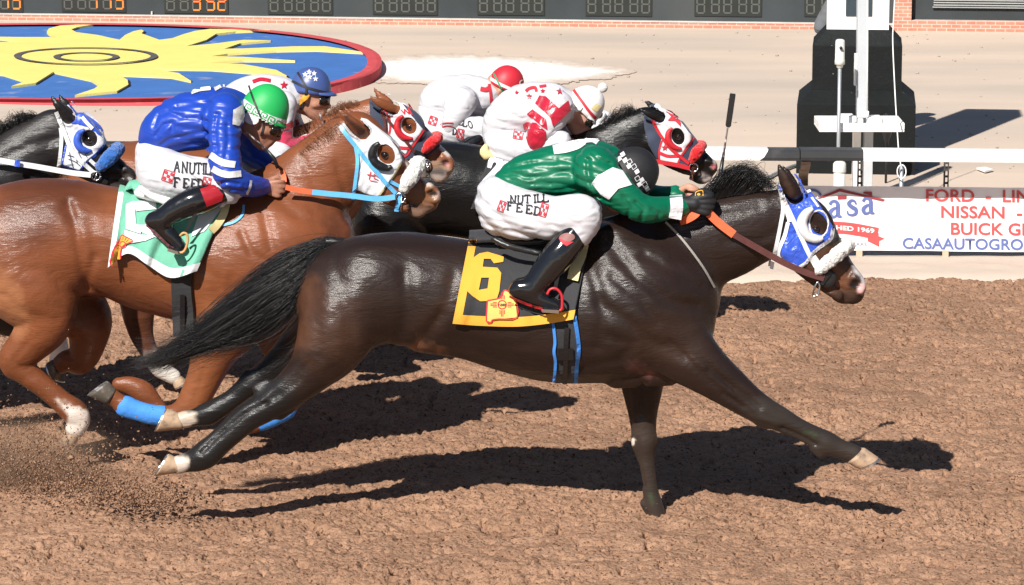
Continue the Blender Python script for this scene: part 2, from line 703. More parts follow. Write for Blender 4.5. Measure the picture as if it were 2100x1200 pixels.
def star2d(x, y, r, n=5, q=0.42, rot=0):
    return flat_mesh([[(x + (r if i % 2 == 0 else r * q) * math.sin(math.pi * i / n + rot), y - (r if i % 2 == 0 else r * q) * math.cos(math.pi * i / n + rot)) for i in range(2 * n)]])

def strap(name, pts, wd, bvh, m, parent, Y0=None, th=0.006, off=0.004, mirror=True, label=None, sub=5, free=None):
    """strap of leather on a surface: pixels (x, y); free = dy used where the surface is missed. Solid."""
    a = np.array([p[:2] for p in pts], float)
    q = cr(a, sub) if len(a) > 2 else cr(a, 10)
    L, R = [], []
    lastd = None
    for i in range(len(q)):
        t = q[min(i + 1, len(q) - 1)] - q[max(i - 1, 0)]
        t = t / (np.linalg.norm(t) + 1e-9)
        n = np.array([-t[1], t[0]]) * wd / 2
        pr = []
        for sg in (1, -1):
            e = q[i] + n * sg
            h_, nn, d = hit(bvh, *e)
            if h_ is None or (free is not None and abs(h_.y - (Y0 + free)) > 0.25):
                Yv = lastd if lastd is not None else Y0 + (free or 0)
                h_ = P(e[0], e[1], Yv)
            pr.append((h_, d))
        lastd = pr[0][0].y
        L.append(pr[0]); R.append(pr[1])
    # smooth depth along the strap
    for S in (L, R):
        ys = np.array([h_.y for h_, d in S])
        if len(ys) > 4:
            ys2 = np.convolve(np.pad(ys, 1, mode='edge'), [0.25, 0.5, 0.25], 'valid')
            ys = np.minimum(ys, ys2)
        for i, (h_, d) in enumerate(S):
            k = (ys[i] - CAMP.y) / d.y
            S[i] = (CAMP + d * k, d)
    rings = []
    for (l, d), (r, d2) in zip(L, R):
        rings.append([l - d * off, r - d * off, r - d * (off + th), l - d * (off + th)])
    mb = MB().ring_loft(rings)
    if mirror and Y0 is not None:
        MB().ring_loft([[Vector((p.x, 2 * Y0 - p.y, p.z)) for p in rg][::-1] for rg in rings]).build(name, m, parent, False, label)
    return mb.build(name, m, parent, False, label)

def ribbon(name, pts3, wd, th, m, parent=None, label=None, sub=6, up=None):
    """free strap through 3-D points, its face towards -y"""
    q = cr([tuple(p) for p in pts3], sub)
    rings = []
    for i in range(len(q)):
        t = Vector(q[min(i + 1, len(q) - 1)] - q[max(i - 1, 0)]).normalized()
        n = t.cross(Vector((0, -1, 0.15))).normalized() if up is None else Vector(up)
        b = t.cross(n).normalized()
        p = Vector(q[i])
        rings.append([p + n * wd / 2 - b * th / 2, p - n * wd / 2 - b * th / 2, p - n * wd / 2 + b * th / 2, p + n * wd / 2 + b * th / 2])
    return MB().ring_loft(rings).build(name, m, parent, False, label)

def hair(name, guides, m, parent, n=400, r=0.0012, seg=12, wild=0.02, seed=1, tip=0.25, label=None, core=None, short=0.5):
    """strands between guide curves. guides: list of lists of 3-D points (same length); each strand mixes two neighbours"""
    rng = np.random.default_rng(seed)
    g = [cr([tuple(p) for p in q], 6) for q in guides]
    m_ = min(len(q) for q in g)
    g = [q[np.linspace(0, len(q) - 1, m_).astype(int)] for q in g]
    V, Fc = [], []
    t = np.linspace(0, 1, seg + 1)
    for _ in range(n):
        a = rng.uniform(0, len(g) - 1)
        i = int(min(a, len(g) - 2))
        fr = a - i
        ln = 1 - short * rng.random() ** 2
        s_ = t * ln * (m_ - 1)
        lo = np.clip(s_.astype(int), 0, m_ - 2)
        fr2 = (s_ - lo)[:, None]
        ga = g[i][lo] * (1 - fr2) + g[i][lo + 1] * fr2
        gb = g[i + 1][lo] * (1 - fr2) + g[i + 1][lo + 1] * fr2
        c = ga * (1 - fr) + gb * fr
        ph = rng.uniform(0, 6.28, 3)
        fq = rng.uniform(2, 5, 3)
        am = rng.normal(0, wild, 3)
        wv = np.stack([am[k] * np.sin(fq[k] * t * 2 + ph[k]) - am[k] * math.sin(ph[k]) for k in range(3)], 1) * (0.25 + t[:, None])
        off = rng.normal(0, wild * 0.5, 3)
        c = c + wv + off * (0.3 + t[:, None])
        rr = r * rng.uniform(0.6, 1.3) * (1 - (1 - tip) * t ** 2)
        n0 = len(V)
        for k in range(seg + 1):
            tt = c[min(k + 1, seg)] - c[max(k - 1, 0)]
            tt = tt / (np.linalg.norm(tt) + 1e-9)
            u = np.cross(tt, (0.3, 0.8, 0.5)); u /= np.linalg.norm(u) + 1e-9
            b = np.cross(tt, u)
            for q in range(3):
                V.append(c[k] + (u * math.cos(2.094 * q) + b * math.sin(2.094 * q)) * rr[k])
        for k in range(seg):
            for q in range(3):
                q2 = (q + 1) % 3
                Fc.append((n0 + 3 * k + q, n0 + 3 * k + q2, n0 + 3 * k + 3 + q2, n0 + 3 * k + 3 + q))
    Fc = np.array(Fc)
    V = np.array(V)
    if core is not None:
        cv, cf = core
        Fc = np.vstack([Fc, np.array(cf) + len(V)])
        V = np.vstack([V, cv])
    return obj(name, V, Fc, m, parent, True, label)

def sdf_obj(name, chains, h, m, parent, k=0.02, pad=0.04, smooth=1, wr=None, label=None, carve=(), pre=None):
    lo, hi = bounds(chains, pad)
    fd = Field(lo, hi, h)
    for c in chains:
        fd.chain(c, k)
    for c in carve:
        fd.chain(c, 0.01, carve=True)
    if wr:
        for q in wr:
            fd.wrinkle(*q)
    if pre:
        pre(fd)
    v, f = fd.mesh(smooth)
    return obj(name, v, f, m, parent, True, label), fd
# ================================================================== ground and track
M = {}
M['sand'] = mat('sand', (0.585, 0.475, 0.385), 0.95, 0.15, 0.08, 0.9, 0.4, 90, var2=((0.46, 0.39, 0.33), 0.7, 0.42, 0.7), stretch=(0.3, 1, 1))
M['lime'] = mat('lime', (0.85, 0.82, 0.76), 0.95, 0.1, 0.06, 8, 0.2, 120)

def dirt_material():
    m = bpy.data.materials.new('track_dirt')
    m.use_nodes = True
    t = m.node_tree
    N, L = t.nodes, t.links
    b = N['Principled BSDF']
    b.inputs['Roughness'].default_value = 0.95
    b.inputs['Specular IOR Level'].default_value = 0.1
    tc = N.new('ShaderNodeTexCoord')
    def noise(scale, det, rough=0.6):
        n = N.new('ShaderNodeTexNoise')
        n.inputs['Scale'].default_value = scale
        n.inputs['Detail'].default_value = det
        n.inputs['Roughness'].default_value = rough
        L.new(tc.outputs['Object'], n.inputs['Vector'])
        return n.outputs['Fac']
    def ramp(sock, p0, c0, p1, c1):
        r = N.new('ShaderNodeValToRGB')
        r.color_ramp.elements[0].position, r.color_ramp.elements[0].color = p0, (*c0, 1)
        r.color_ramp.elements[1].position, r.color_ramp.elements[1].color = p1, (*c1, 1)
        L.new(sock, r.inputs[0])
        return r.outputs[0]
    def mul(a, b_, f=1.0):
        x = N.new('ShaderNodeMix'); x.data_type = 'RGBA'; x.blend_type = 'MULTIPLY'; x.inputs['Factor'].default_value = f
        L.new(a, x.inputs['A']); L.new(b_, x.inputs['B'])
        return x.outputs['Result']
    c = ramp(noise(9, 6), 0.3, (0.275, 0.158, 0.099), 0.7, (0.37, 0.225, 0.147))
    c = mul(c, ramp(noise(0.7, 5), 0.3, (0.80, 0.78, 0.77), 0.7, (1.12, 1.12, 1.12)))
    c = mul(c, ramp(noise(62, 3, 0.5), 0.335, (0.22, 0.17, 0.15), 0.41, (1, 1, 1)))       # dark flecks: shade of small pits and clods painted into the colour
    c = mul(c, ramp(noise(140, 3), 0.3, (0.72, 0.70, 0.68), 0.6, (1.06, 1.06, 1.06)))
    L.new(c, b.inputs['Base Color'])
    last = None
    for sc_, st_, ds in ((48, 0.45, 0.012), (110, 0.4, 0.006)):
        v = N.new('ShaderNodeTexVoronoi')
        v.feature = 'F1'
        v.inputs['Scale'].default_value = sc_
        L.new(tc.outputs['Object'], v.inputs['Vector'])
        bp = N.new('ShaderNodeBump'); bp.inputs['Strength'].default_value = st_; bp.inputs['Distance'].default_value = ds
        bp.invert = True
        L.new(v.outputs['Distance'], bp.inputs['Height'])
        if last:
            L.new(last, bp.inputs['Normal'])
        last = bp.outputs[0]
    L.new(last, b.inputs['Normal'])
    return m

M['dirt'] = dirt_material()
TRACK_END = 21.15

def grid_obj(name, xs, ys, zf, m):
    X, Y = np.meshgrid(xs, ys, indexing='ij')
    Z = zf(X, Y)
    n0, n1 = X.shape
    i = np.arange(n0 * n1).reshape(n0, n1)
    q = np.stack([i[:-1, :-1], i[1:, :-1], i[1:, 1:], i[:-1, 1:]], -1).reshape(-1, 4)
    return obj(name, np.stack([X, Y, Z], -1).reshape(-1, 3), q, m)

def ground_z(X, Y):
    k = np.clip((Y - (TRACK_END - 0.45)) / 0.35, 0, 1)
    z = -0.10 + 0.10 * k * k * (3 - 2 * k)
    z = z + 0.003 * vnoise(X * 1.3, Y * 1.3, seed=3) * (Y > TRACK_END) + 0.012 * np.clip(1 - np.abs(Y - 21.3) / 0.5, 0, 1) * (1 + vnoise(X * 9, Y * 9, seed=4))
    return z

xs = np.concatenate([np.linspace(-200, -9, 12), np.linspace(-8, 8, 201), np.linspace(9, 200, 12)])
ys = np.concatenate([np.linspace(-60, 18, 8), np.linspace(20.4, 22.2, 37), np.linspace(22.4, 40, 80), np.linspace(45, 300, 12)])
tag(grid_obj('ground', xs, ys, ground_z, M['sand']), kind='structure')

def track_z(X, Y):
    z = 0.014 * vnoise(X * 1.7, Y * 2.2, seed=11) + 0.012 * vnoise(X * 4.5, Y * 6, seed=12) + 0.009 * vnoise(X * 11, Y * 13, seed=19)
    m = np.clip(0.62 + 0.9 * vnoise(X * 1.5, Y * 2.6, seed=20), 0.18, 1.4)                   # rougher and smoother stretches
    for cell, amp, sd_ in ((0.07, 0.014, 31), (0.032, 0.013, 41), (0.018, 0.0085, 51)):
        d, hv = worley(X / cell + 0.4 * vnoise(X * 30, Y * 30, seed=sd_ + 5), Y / cell, sd_)
        z += m * amp * np.maximum(1 - (d / 0.75) ** 2, 0) * (0.25 + 0.75 * hv)
    z += 0.003 * vnoise(X * 85, Y * 80, seed=15)
    h = np.maximum(vnoise(X * 24, Y * 20, seed=16) - 0.55, 0)            # small holes
    z -= 0.11 * h
    h = np.maximum(vnoise(X * 52, Y * 40, seed=26) - 0.5, 0)
    z -= 0.055 * h
    e = np.clip((TRACK_END + 0.07 * vnoise(X * 3, Y * 0 + 1, seed=18) - Y) / 0.25, 0, 1)
    z = z - 0.03
    return np.where(e < 1, z * e + 0.01 * e - 0.06 * (1 - e), z + 0.01)

xs = np.concatenate([np.linspace(-60, -4.6, 24), np.arange(-4.5, -3.2, 0.04), np.arange(-3.2, 3.2, 0.008), np.arange(3.2, 4.5, 0.04), np.linspace(4.6, 60, 24)])
ys = np.concatenate([np.linspace(4, 12.8, 20), np.arange(12.9, 13.5, 0.03), np.arange(13.5, 17, 0.009), np.arange(17, TRACK_END + 0.02, 0.015)])
tag(grid_obj('track', xs, ys, track_z, M['dirt']), kind='structure')

# lime patch on the ground by the sun emblem
rng = np.random.default_rng(5)
pts = [(740, 130), (800, 124), (900, 117), (1010, 119), (1100, 125), (1180, 134), (1262, 145), (1215, 156), (1120, 165), (1020, 169), (930, 167), (840, 165), (780, 157)]
q = [tuple(a) for a in cr(np.array(pts + pts[:1], float), 10)[:-1]]
gx, gy = np.meshgrid(np.linspace(660, 1340, 260), np.linspace(102, 186, 82), indexing='ij')
dd_ = poly_sdf([(a, b * 5) for a, b in q], gx, gy * 5)
nz = vnoise(gx / 26, gy / 3.5, seed=3) + 0.6 * vnoise(gx / 8, gy / 1.4, seed=4) + 0.4 * vnoise(gx / 3, gy / 0.8, seed=5)
m_ = np.clip(0.55 - (dd_ + 14 * nz) / 62, 0, 1) ** 1.6
keep = m_ > 0.02
ix = np.arange(gx.size).reshape(gx.shape)
qd = np.stack([ix[:-1, :-1], ix[:-1, 1:], ix[1:, 1:], ix[1:, :-1]], -1)
kq = keep[:-1, :-1] | keep[1:, :-1] | keep[:-1, 1:] | keep[1:, 1:]
qd = qd[kq]
lim, snd = np.array((0.84, 0.80, 0.74)), np.array((0.52, 0.42, 0.345))
cl_ = snd + (lim - snd) * m_.reshape(-1, 1)
M['lime'] = mat('lime', (1, 1, 1), 0.95, 0.1, 0.06, 8, 0.2, 120, attr=True)
tag(obj('lime_patch', [G(a, b, 0.006) for a, b in zip(gx.ravel(), gy.ravel())], qd, M['lime'], smooth=False, colors=cl_), kind='structure')

# small stones and litter on the pale ground
mb = MB()
for _ in range(420):
    x, y = rng.uniform(-3.9, 5.0), rng.uniform(22.0, 35.5)
    s_ = rng.uniform(0.004, 0.014)
    v, f = ellipsoid((x, y, s_ * .2 + 0.004), (s_ * rng.uniform(.8, 1.6), s_, s_ * .6), 6, 4)
    mb.add(v, f)
tag(mb.build('loose_stones', mat('stone', (0.36, 0.30, 0.25), 0.9), smooth=True), kind='stuff', label='small pale stones strewn over the hard ground', cat='stones')

# ================================================================== scoreboard wall
def wall_x(px, py, off=0.0):
    """point of the wall's face: the wall runs a few degrees off the picture plane"""
    Y = 36.9 - px / 2100 * 1.25
    return P(px, py, Y + off)
WA, WB = wall_x(-1400, 40), wall_x(3500, 40)
wd = Vector((WB.x - WA.x, WB.y - WA.y, 0)).normalized()
wn = Vector((wd.y, -wd.x, 0))                 # towards the camera
def wall_pt(px, z, out=0.0):
    k = (px + 1400) / 4900
    u = (px - 1050) / FPX
    # intersect the pixel column with the wall line
    A, d = WA, wd
    D = 1.0 / math.cos(TH - math.atan((600 - 40) / FPX)) if False else None
    rx, ry = u, CT + 560 / FPX * ST
    det = rx * -d.y + d.x * ry
    t = (A.x * -d.y + d.x * A.y) / det
    p = Vector((rx * t, ry * t, z))
    return p + wn * out
def wz(px, py):
    p = wall_pt(px, 0)
    return P(px, py, p.y).z
def wall_block(mb, px0, px1, z0, z1, o0, o1):
    a, b = wall_pt(px0, 0), wall_pt(px1, 0)
    lo = [a + wn * o0, b + wn * o0, b + wn * o1, a + wn * o1]
    v = [Vector((p.x, p.y, z0)) for p in lo] + [Vector((p.x, p.y, z1)) for p in lo]
    return mb.add(v, [(0, 1, 2, 3), (7, 6, 5, 4), (0, 4, 5, 1), (1, 5, 6, 2), (2, 6, 7, 3), (3, 7, 4, 0)])

M['board'] = mat('board_paint', (0.035, 0.042, 0.045), 0.75, 0.3, 0.3, 1.2, 0.1, 60, var2=((0.065, 0.07, 0.07), 0.8, 0.5, 0.8))
def brick_material(c1, c2, mortar, scale, ang):
    m = bpy.data.materials.new('brick')
    m.use_nodes = True
    t = m.node_tree
    N, L = t.nodes, t.links
    b = N['Principled BSDF']; b.inputs['Roughness'].default_value = 0.9; b.inputs['Specular IOR Level'].default_value = 0.2
    tc = N.new('ShaderNodeTexCoord'); mp = N.new('ShaderNodeMapping')
    mp.inputs['Rotation'].default_value = (math.pi / 2, 0, 0)
    L.new(tc.outputs['Object'], mp.inputs['Vector'])
    br = N.new('ShaderNodeTexBrick')
    br.inputs['Scale'].default_value = scale
    br.inputs['Brick Width'].default_value, br.inputs['Row Height'].default_value = 0.1, 0.037
    br.inputs['Mortar Size'].default_value = 0.0042
    br.inputs['Color1'].default_value, br.inputs['Color2'].default_value, br.inputs['Mortar'].default_value = (*c1, 1), (*c2, 1), (*mortar, 1)
    L.new(mp.outputs[0], br.inputs['Vector'])
    no = N.new('ShaderNodeTexNoise'); no.inputs['Scale'].default_value = 9; no.inputs['Detail'].default_value = 6
    L.new(tc.outputs['Object'], no.inputs['Vector'])
    mr = N.new('ShaderNodeMapRange'); mr.inputs['To Min'].default_value, mr.inputs['To Max'].default_value = 0.7, 1.3
    L.new(no.outputs['Fac'], mr.inputs['Value'])
    mx = N.new('ShaderNodeMix'); mx.data_type = 'RGBA'; mx.blend_type = 'MULTIPLY'; mx.inputs['Factor'].default_value = 1
    L.new(br.outputs['Color'], mx.inputs['A']); L.new(mr.outputs[0], mx.inputs['B'])
    L.new(mx.outputs['Result'], b.inputs['Base Color'])
    bp = N.new('ShaderNodeBump'); bp.inputs['Strength'].default_value = 0.5; bp.inputs['Distance'].default_value = 0.008; bp.invert = True
    L.new(br.outputs['Fac'], bp.inputs['Height']); L.new(bp.outputs[0], b.inputs['Normal'])
    return m
M['brick'] = brick_material((0.52, 0.225, 0.155), (0.46, 0.185, 0.125), (0.55, 0.42, 0.36), 1.0, 0)
M['coping'] = mat('coping', (0.5, 0.47, 0.43), 0.9, 0.2, 0.15, 5)

ZT = wz(1050, 41)                                 # top of the brick plinth
tb = thing('scoreboard_wall', (0, wall_pt(1050, 0).y, 0), 'long black scoreboard with rows of dark number displays, three lit orange', 'scoreboard')
mb = MB(); wall_block(mb, -1400, 1834, ZT + 0.012, 3.4, -0.3, 0.0); mb.build('panel', M['board'], tb)
mb = MB(); wall_block(mb, -1400, 1834, -0.2, ZT, -0.3, 0.06); mb.build('brick_plinth', M['brick'], tb)
mb = MB(); wall_block(mb, -1400, 1834, ZT, ZT + 0.012, -0.3, 0.066); mb.build('ledge', M['coping'], tb)
M['seg_off'] = mat('unlit_segment', (0.085, 0.09, 0.08), 0.6, 0.3, 0.1)
M['seg_on'] = mat('lit_segment', (0.8, 0.16, 0.03), 0.5, 0.3, 0.05, emit=(1.0, 0.17, 0.03), estr=0.55)
M['case'] = mat('display_face', (0.028, 0.03, 0.028), 0.8, 0.2, 0.1)
SEGS = {'0': 'abcdef', '1': 'bc', '2': 'abged', '3': 'abgcd', '4': 'fgbc', '5': 'afgcd', '6': 'afgedc', '7': 'abc', '8': 'abcdefg', '9': 'abfgcd', ' ': ''}
def seg_polys(cx, bot, wd_, ht):
    """pixels of the seven bars of one figure standing on row bot"""
    x0, x1, y1, y0 = cx - wd_ / 2, cx + wd_ / 2, bot, bot - ht
    ym, g, b = (y0 + y1) / 2, 1.2, 1.5
    H = lambda y: [(x0 + g, y - b), (x1 - g, y - b), (x1 - g, y + b), (x0 + g, y + b)]
    V = lambda x, a, c: [(x - b, a + g), (x + b, a + g), (x + b, c - g), (x - b, c - g)]
    return {'a': H(y0), 'g': H(ym), 'd': H(y1), 'f': V(x0, y0, ym), 'b': V(x1, y0, ym), 'e': V(x0, ym, y1), 'c': V(x1, ym, y1)}
groups = [([-69, -45, -26, 11, 35], 17.5, '   13'), ([141, 169, 192.5, 221, 246], 17.5, '  119'), ([351, 379, 404, 433, 456], 20.5, '  352'),
          ([563, 592, 617, 646, 670], 22.5, ''), ([778, 807, 832, 861, 885], 23.5, ''), ([992, 1021, 1046, 1077, 1104], 24, ''),
          ([1214, 1244, 1269, 1300, 1324], 26, ''), ([1437, 1467, 1492, 1523, 1549], 26.5, ''), ([1662, 1693, 1719, 1750, 1775], 27.5, ''),
          ([-290, -262, -238, -210, -186], 15, ''), ([-500, -472, -448, -420, -396], 13, '')]
for xs_, bot, s_ in groups:
    dd = MB()
    za, zb = wz(xs_[2], bot + 7), wz(xs_[2], bot - 42)
    wall_block(dd, xs_[0] - 13, xs_[-1] + 13, za, zb, 0.0, 0.012)
    case = dd.build('number_display', M['case'], tb)
    for state in (0, 1):
        mb = MB()
        for i, cx in enumerate(xs_):
            ch = (s_ + '     ')[i]
            for k, pl in seg_polys(cx, bot, 15, 35).items():
                if (k in SEGS[ch]) != bool(state):
                    continue
                z0, z1 = wz(pl[0][0], pl[2][1]), wz(pl[0][0], pl[0][1])
                wall_block(mb, pl[0][0], pl[1][0], z0, z1, 0.012, 0.018 if state else 0.015)
        if mb.v:
            mb.build('lit_digits' if state else 'unlit_digits', M['seg_on' if state else 'seg_off'], case)
mb = MB()
wall_block(mb, 311, 314, wz(312, 36), wz(312, 23), 0, 0.03); mb.build('bracket', M['coping'], tb)

bw = thing('brick_building', (wall_pt(2100, 0).x, wall_pt(2100, 0).y, 0), 'brick building end with a dark louvred window, right of the striped tower', 'building')
mb = MB()
wall_block(mb, 1834, 1869, -0.2, 3.4, -0.3, 0.075)
wall_block(mb, 1869, 3500, -0.2, wz(1980, 42), -0.3, 0.072)
mb.build('brick_wall', M['brick'], bw)
mb = MB(); wall_block(mb, 1869, 3500, wz(1980, 42), 3.4, -0.3, -0.05); wn_ = mb.build('window', M['board'], bw)
M['louvre'] = mat('louvre_metal', (0.30, 0.31, 0.30), 0.5, 0.4, 0.1)
mb = MB()
for k in range(16):
    z = wz(2000, 13) + k * 0.026
    wall_block(mb, 1914, 2700, z, z + 0.013, -0.05, -0.02)
mb.build('louvre', M['louvre'], wn_)
mb = MB(); wall_block(mb, 1912, 2702, wz(2000, 17), wz(2000, 15), -0.05, -0.01); mb.build('sill', M['louvre'], wn_)

# ================================================================== sun emblem on its round mound
M['e_blue'] = mat('emblem_blue', (0.055, 0.155, 0.42), 0.85, 0.2, 0.12, 3, 0.5, 60, var2=((0.30, 0.33, 0.42), 2.6, 0.62, 0.78))
M['e_yel'] = mat('emblem_yellow', (0.78, 0.64, 0.19), 0.85, 0.2, 0.06, 3, 0.4, 60)
M['e_red'] = mat('emblem_red', (0.52, 0.075, 0.085), 0.85, 0.2, 0.12, 4, 0.3, 60, var2=((0.6, 0.25, 0.22), 5, 0.6, 0.8))
M['e_blk'] = mat('emblem_black', (0.03, 0.03, 0.045), 0.9, 0.1, 0.2, 5)
M['e_grey'] = mat('emblem_grey', (0.10, 0.095, 0.10), 0.9, 0.1, 0.2, 5)
EX0 = G(250, 205).x
def mplane(x):
    """height of the mound's top: it rises to the right"""
    return max(0.064 + (x - EX0) * 0.016, 0.034)
def GM(px, py, off=0.0):
    p = G(px, py, 0.1)
    for _ in range(5):
        p = G(px, py, mplane(p.x) + off)
    return p
def outline(k, n=120):
    out = []
    for i in range(n):
        a = 2 * math.pi * i / n
        c_, s_ = math.cos(a), math.sin(a)
        out.append((130 + 653 * k * math.copysign(abs(c_) ** .88, c_), 126 + 79 * k * math.copysign(abs(s_) ** .88, s_)))
    return out
em = thing('sun_emblem', GM(130, 126), 'round raised blue plaza emblem with a yellow wavy-rayed sun and red rim', 'ground emblem')
o1, o2, o3 = outline(1), outline(.985), outline(.955)
base_ = [Vector((GM(a, b).x, GM(a, b).y, -.1)) for a, b in o1]
MB().ring_loft([base_, [GM(a, b, -.012) for a, b in o1], [GM(a, b, 0) for a, b in o2], [GM(a, b, 0) for a, b in o3], [GM(a, b, -.035) for a, b in o3]], cap=False).build('rim', M['e_red'], em)
MB().ring_loft([[GM(a, b, -.022) for a, b in outline(k)] for k in (.962, .8, .6, .4, .2, .01)], cap=False).build('disc', M['e_blue'], em)
sunp = [(-250, 205), (-60, 222), (0, 226), (120, 228), (345, 228), (300, 208), (288, 195), (300, 175), (370, 157), (470, 152), (575, 150), (480, 166), (438, 180), (470, 198), (600, 215), (735, 245), (770, 215), (820, 192), (870, 182), (885, 190), (870, 205), (980, 245), (1060, 235), (1130, 210), (1200, 190), (1290, 178), (1660, 183), (1450, 193), (1330, 207), (1270, 245), (1150, 283), (1300, 270), (1500, 245), (1665, 248), (1480, 265), (1380, 300), (1500, 298), (1800, 285), (2000, 284), (2250, 322), (1950, 305), (1700, 310), (1400, 330), (1300, 345), (1500, 350), (1815, 372), (1500, 370), (1380, 378), (1290, 385), (1500, 395), (1700, 430), (1765, 465), (1755, 490), (1700, 488), (1560, 445), (1300, 425), (930, 420), (1100, 450), (1175, 497), (1050, 470), (800, 460), (725, 458), (785, 490), (790, 520), (720, 560), (460, 585), (580, 545), (612, 522), (560, 490), (400, 455), (330, 440), (300, 460), (220, 510), (70, 530), (140, 505), (130, 490), (20, 455), (-150, 440), (-250, 520), (-420, 500), (-330, 430), (-420, 360), (-700, 330), (-420, 310), (-260, 280), (0, 258), (180, 260), (0, 236), (-250, 235)]
sunp = [(a / 3, b / 3) for a, b in sunp]
vv, ff = flat_mesh([sunp])
V = [GM(a, b, .0) for a, b in sunp] + [GM(a, b, .0) - Vector((0, 0, .032)) for a, b in sunp]
k = len(sunp)
sn = obj('sun_relief', V, list(ff) + [(i, (i + 1) % k, (i + 1) % k + k, i + k) for i in range(k)], M['e_yel'], em, False)
blk = [(a + 5, b + 2.2) for a, b in sunp]
obj('sun_edge', [GM(a, b, -.016) for a, b in blk], ff, M['e_blk'], em, False)
def ring2d(cx, cy, rx, ry, wx, wy, n=64):
    v, f = [], []
    for i in range(n):
        a = 2 * math.pi * i / n
        v += [(cx + rx * math.cos(a), cy + ry * math.sin(a)), (cx + (rx - wx) * math.cos(a), cy + (ry - wy) * math.sin(a))]
        j = (i + 1) % n
        f.append((2 * i, 2 * i + 1, 2 * j + 1, 2 * j))
    return v, f
for cx, cy, rx, ry, wx, wy in ((176, 114.5, 148, 17.6, 15, 1.6), (177, 116, 68, 9, 14, 1.4)):
    v, f = ring2d(cx, cy, rx, ry, wx, wy)
    obj('painted_ring', [GM(a, b, .014) for a, b in v], f, M['e_grey'], sn, False)

# ================================================================== stepped tower
M['t_blk'] = mat('tower_black', (0.008, 0.0095, 0.0095), 0.45, 0.2, 0.25, 6, 0.3, 30, var2=((0.3, 0.31, 0.3), 16, 0.735, 0.76))
M['t_wht'] = mat('tower_white', (0.80, 0.80, 0.79), 0.7, 0.3, 0.05, 5, 0.1, 40)
M['glass'] = mat('dark_glass', (0.04, 0.055, 0.065), 0.25, 0.5, 0.2, 6)
TY = 25.35
tc_ = P(1766, 360, TY)
tw = thing('tower', (tc_.x, TY + 0.45, 0), 'stepped black base carrying a white column, behind the rail', 'tower')
def sq(hw, z, cx=tc_.x, cy=None):
    cy = TY + A1 if cy is None else cy
    return [Vector((cx - hw, cy - hw, z)), Vector((cx + hw, cy - hw, z)), Vector((cx + hw, cy + hw, z)), Vector((cx - hw, cy + hw, z))]
mpp = MPP(300, TY)
A1, A2, A3 = 121 * mpp, 91.5 * mpp, 63.5 * mpp
z1 = P(1766, 213, TY).z
z2 = P(1766, 185, TY + A1 - A2).z
z3 = P(1766, 93, TY + A1 - A2).z
z4 = P(1766, 61, TY + A1 - A3).z
mb = MB(); mb.ring_loft([sq(A1, -0.1), sq(A1, z1 - .01), sq(A1 - .01, z1), sq(A2 + 0.002, z2)])
mb.build('lower_tier', M['t_blk'], tw)
mb = MB(); mb.ring_loft([sq(A2, z2 + .001), sq(A2, z3 - .01), sq(A2 - .01, z3), sq(A3 + 0.002, z4)])
mb.build('upper_tier', M['t_blk'], tw)
MB().ring_loft([sq(A3, z4 + 0.001), sq(A3, z4 + 1.9)]).build('column', M['t_wht'], tw)
yf = TY + A1 - A3
a, b = P(1741, 33, yf), P(1797, -60, yf)
MB().box((a.x, yf - 0.012, a.z), (b.x, yf + 0.03, b.z), 0.004).build('window', M['glass'], tw)

tw.rotation_euler = (0, 0, -0.10)           # squared to the stands

# mast with its tray, in front of the tower
M['mastgrey'] = mat('mast_paint', (0.46, 0.48, 0.50), 0.5, 0.4, 0.08, 3)
M['wht'] = mat('white_paint', (0.80, 0.79, 0.77), 0.55, 0.4, 0.05, 7, 0.08, 50, var2=((0.6, 0.55, 0.48), 7, 0.66, 0.8))
M['pvc'] = mat('pvc_pipe', (0.66, 0.66, 0.60), 0.45, 0.5, 0.06, 5)
M['galv'] = mat('galvanised', (0.42, 0.44, 0.46), 0.45, 0.5, 0.15, 8, metal=0.5)
M['blk'] = mat('black_plastic', (0.012, 0.012, 0.013), 0.45, 0.5, 0.2, 10)
MY = 23.9
b0 = P(1767, 410, MY)
ms = thing('mast', (b0.x, MY, 0), 'tall grey white mast rising from a white shelf behind the rail', 'mast')
zt, zb = P(1767, 240, MY).z, P(1767, 272, MY).z
mb = MB()
a, c = P(1756, 245, MY), P(1777, 245, MY)
ring = lambda x0, x1, z, d: [Vector((x0, MY - d, z)), Vector((x1, MY - d, z)), Vector((x1, MY + d, z)), Vector((x0, MY + d, z))]
mb.ring_loft([ring(a.x, c.x, zt, .045), ring(P(1758, -80, MY).x, P(1778, -80, MY).x, P(1767, -80, MY).z, .04)])
mb.build('pole', M['mastgrey'], ms)
mb = MB()
x0, x1 = P(1756, 245, MY).x, P(1750.5, 245, MY).x
mb.box((P(1751, 200, MY).x, MY - 0.03, P(0, 175, MY).z), (P(1755.5, 200, MY).x, MY + 0.03, P(0, 110, MY).z), .002)
mb.build('side_plate', M['wht'], ms)
mb = MB()
xa, xb = P(1680, 265, MY - .25).x, P(1855, 265, MY - .25).x
zf = P(1767, 271, MY - .25).z
mb.box((xa, MY - .25, zf), (xb, MY + .16, zf + .016), .004)
mb.box((xa, MY - .253, zf + .017), (xb, MY - .235, zf + .062), .003)
mb.box((xa, MY - .233, zf + .017), (xa + .016, MY + .14, zf + .062), .003)
mb.box((xb - .016, MY - .233, zf + .017), (xb, MY + .14, zf + .062), .003)
mb.box((xa, MY + .142, zf + .017), (xb, MY + .158, zf + .062), .003)
mb.build('shelf', M['wht'], ms)
for px0, px1, hgt in ((1722, 1750, .07), (1776, 1806, .06), (1808, 1832, .05), (1758, 1768, .05)):
    a, c = P(px0, 250, MY).x, P(px1, 250, MY).x
    MB().box((a, MY - .08, zf + .02), (c, MY + .07, zf + .02 + hgt), .006).build('bracket', M['wht'], ms)
mb = MB()
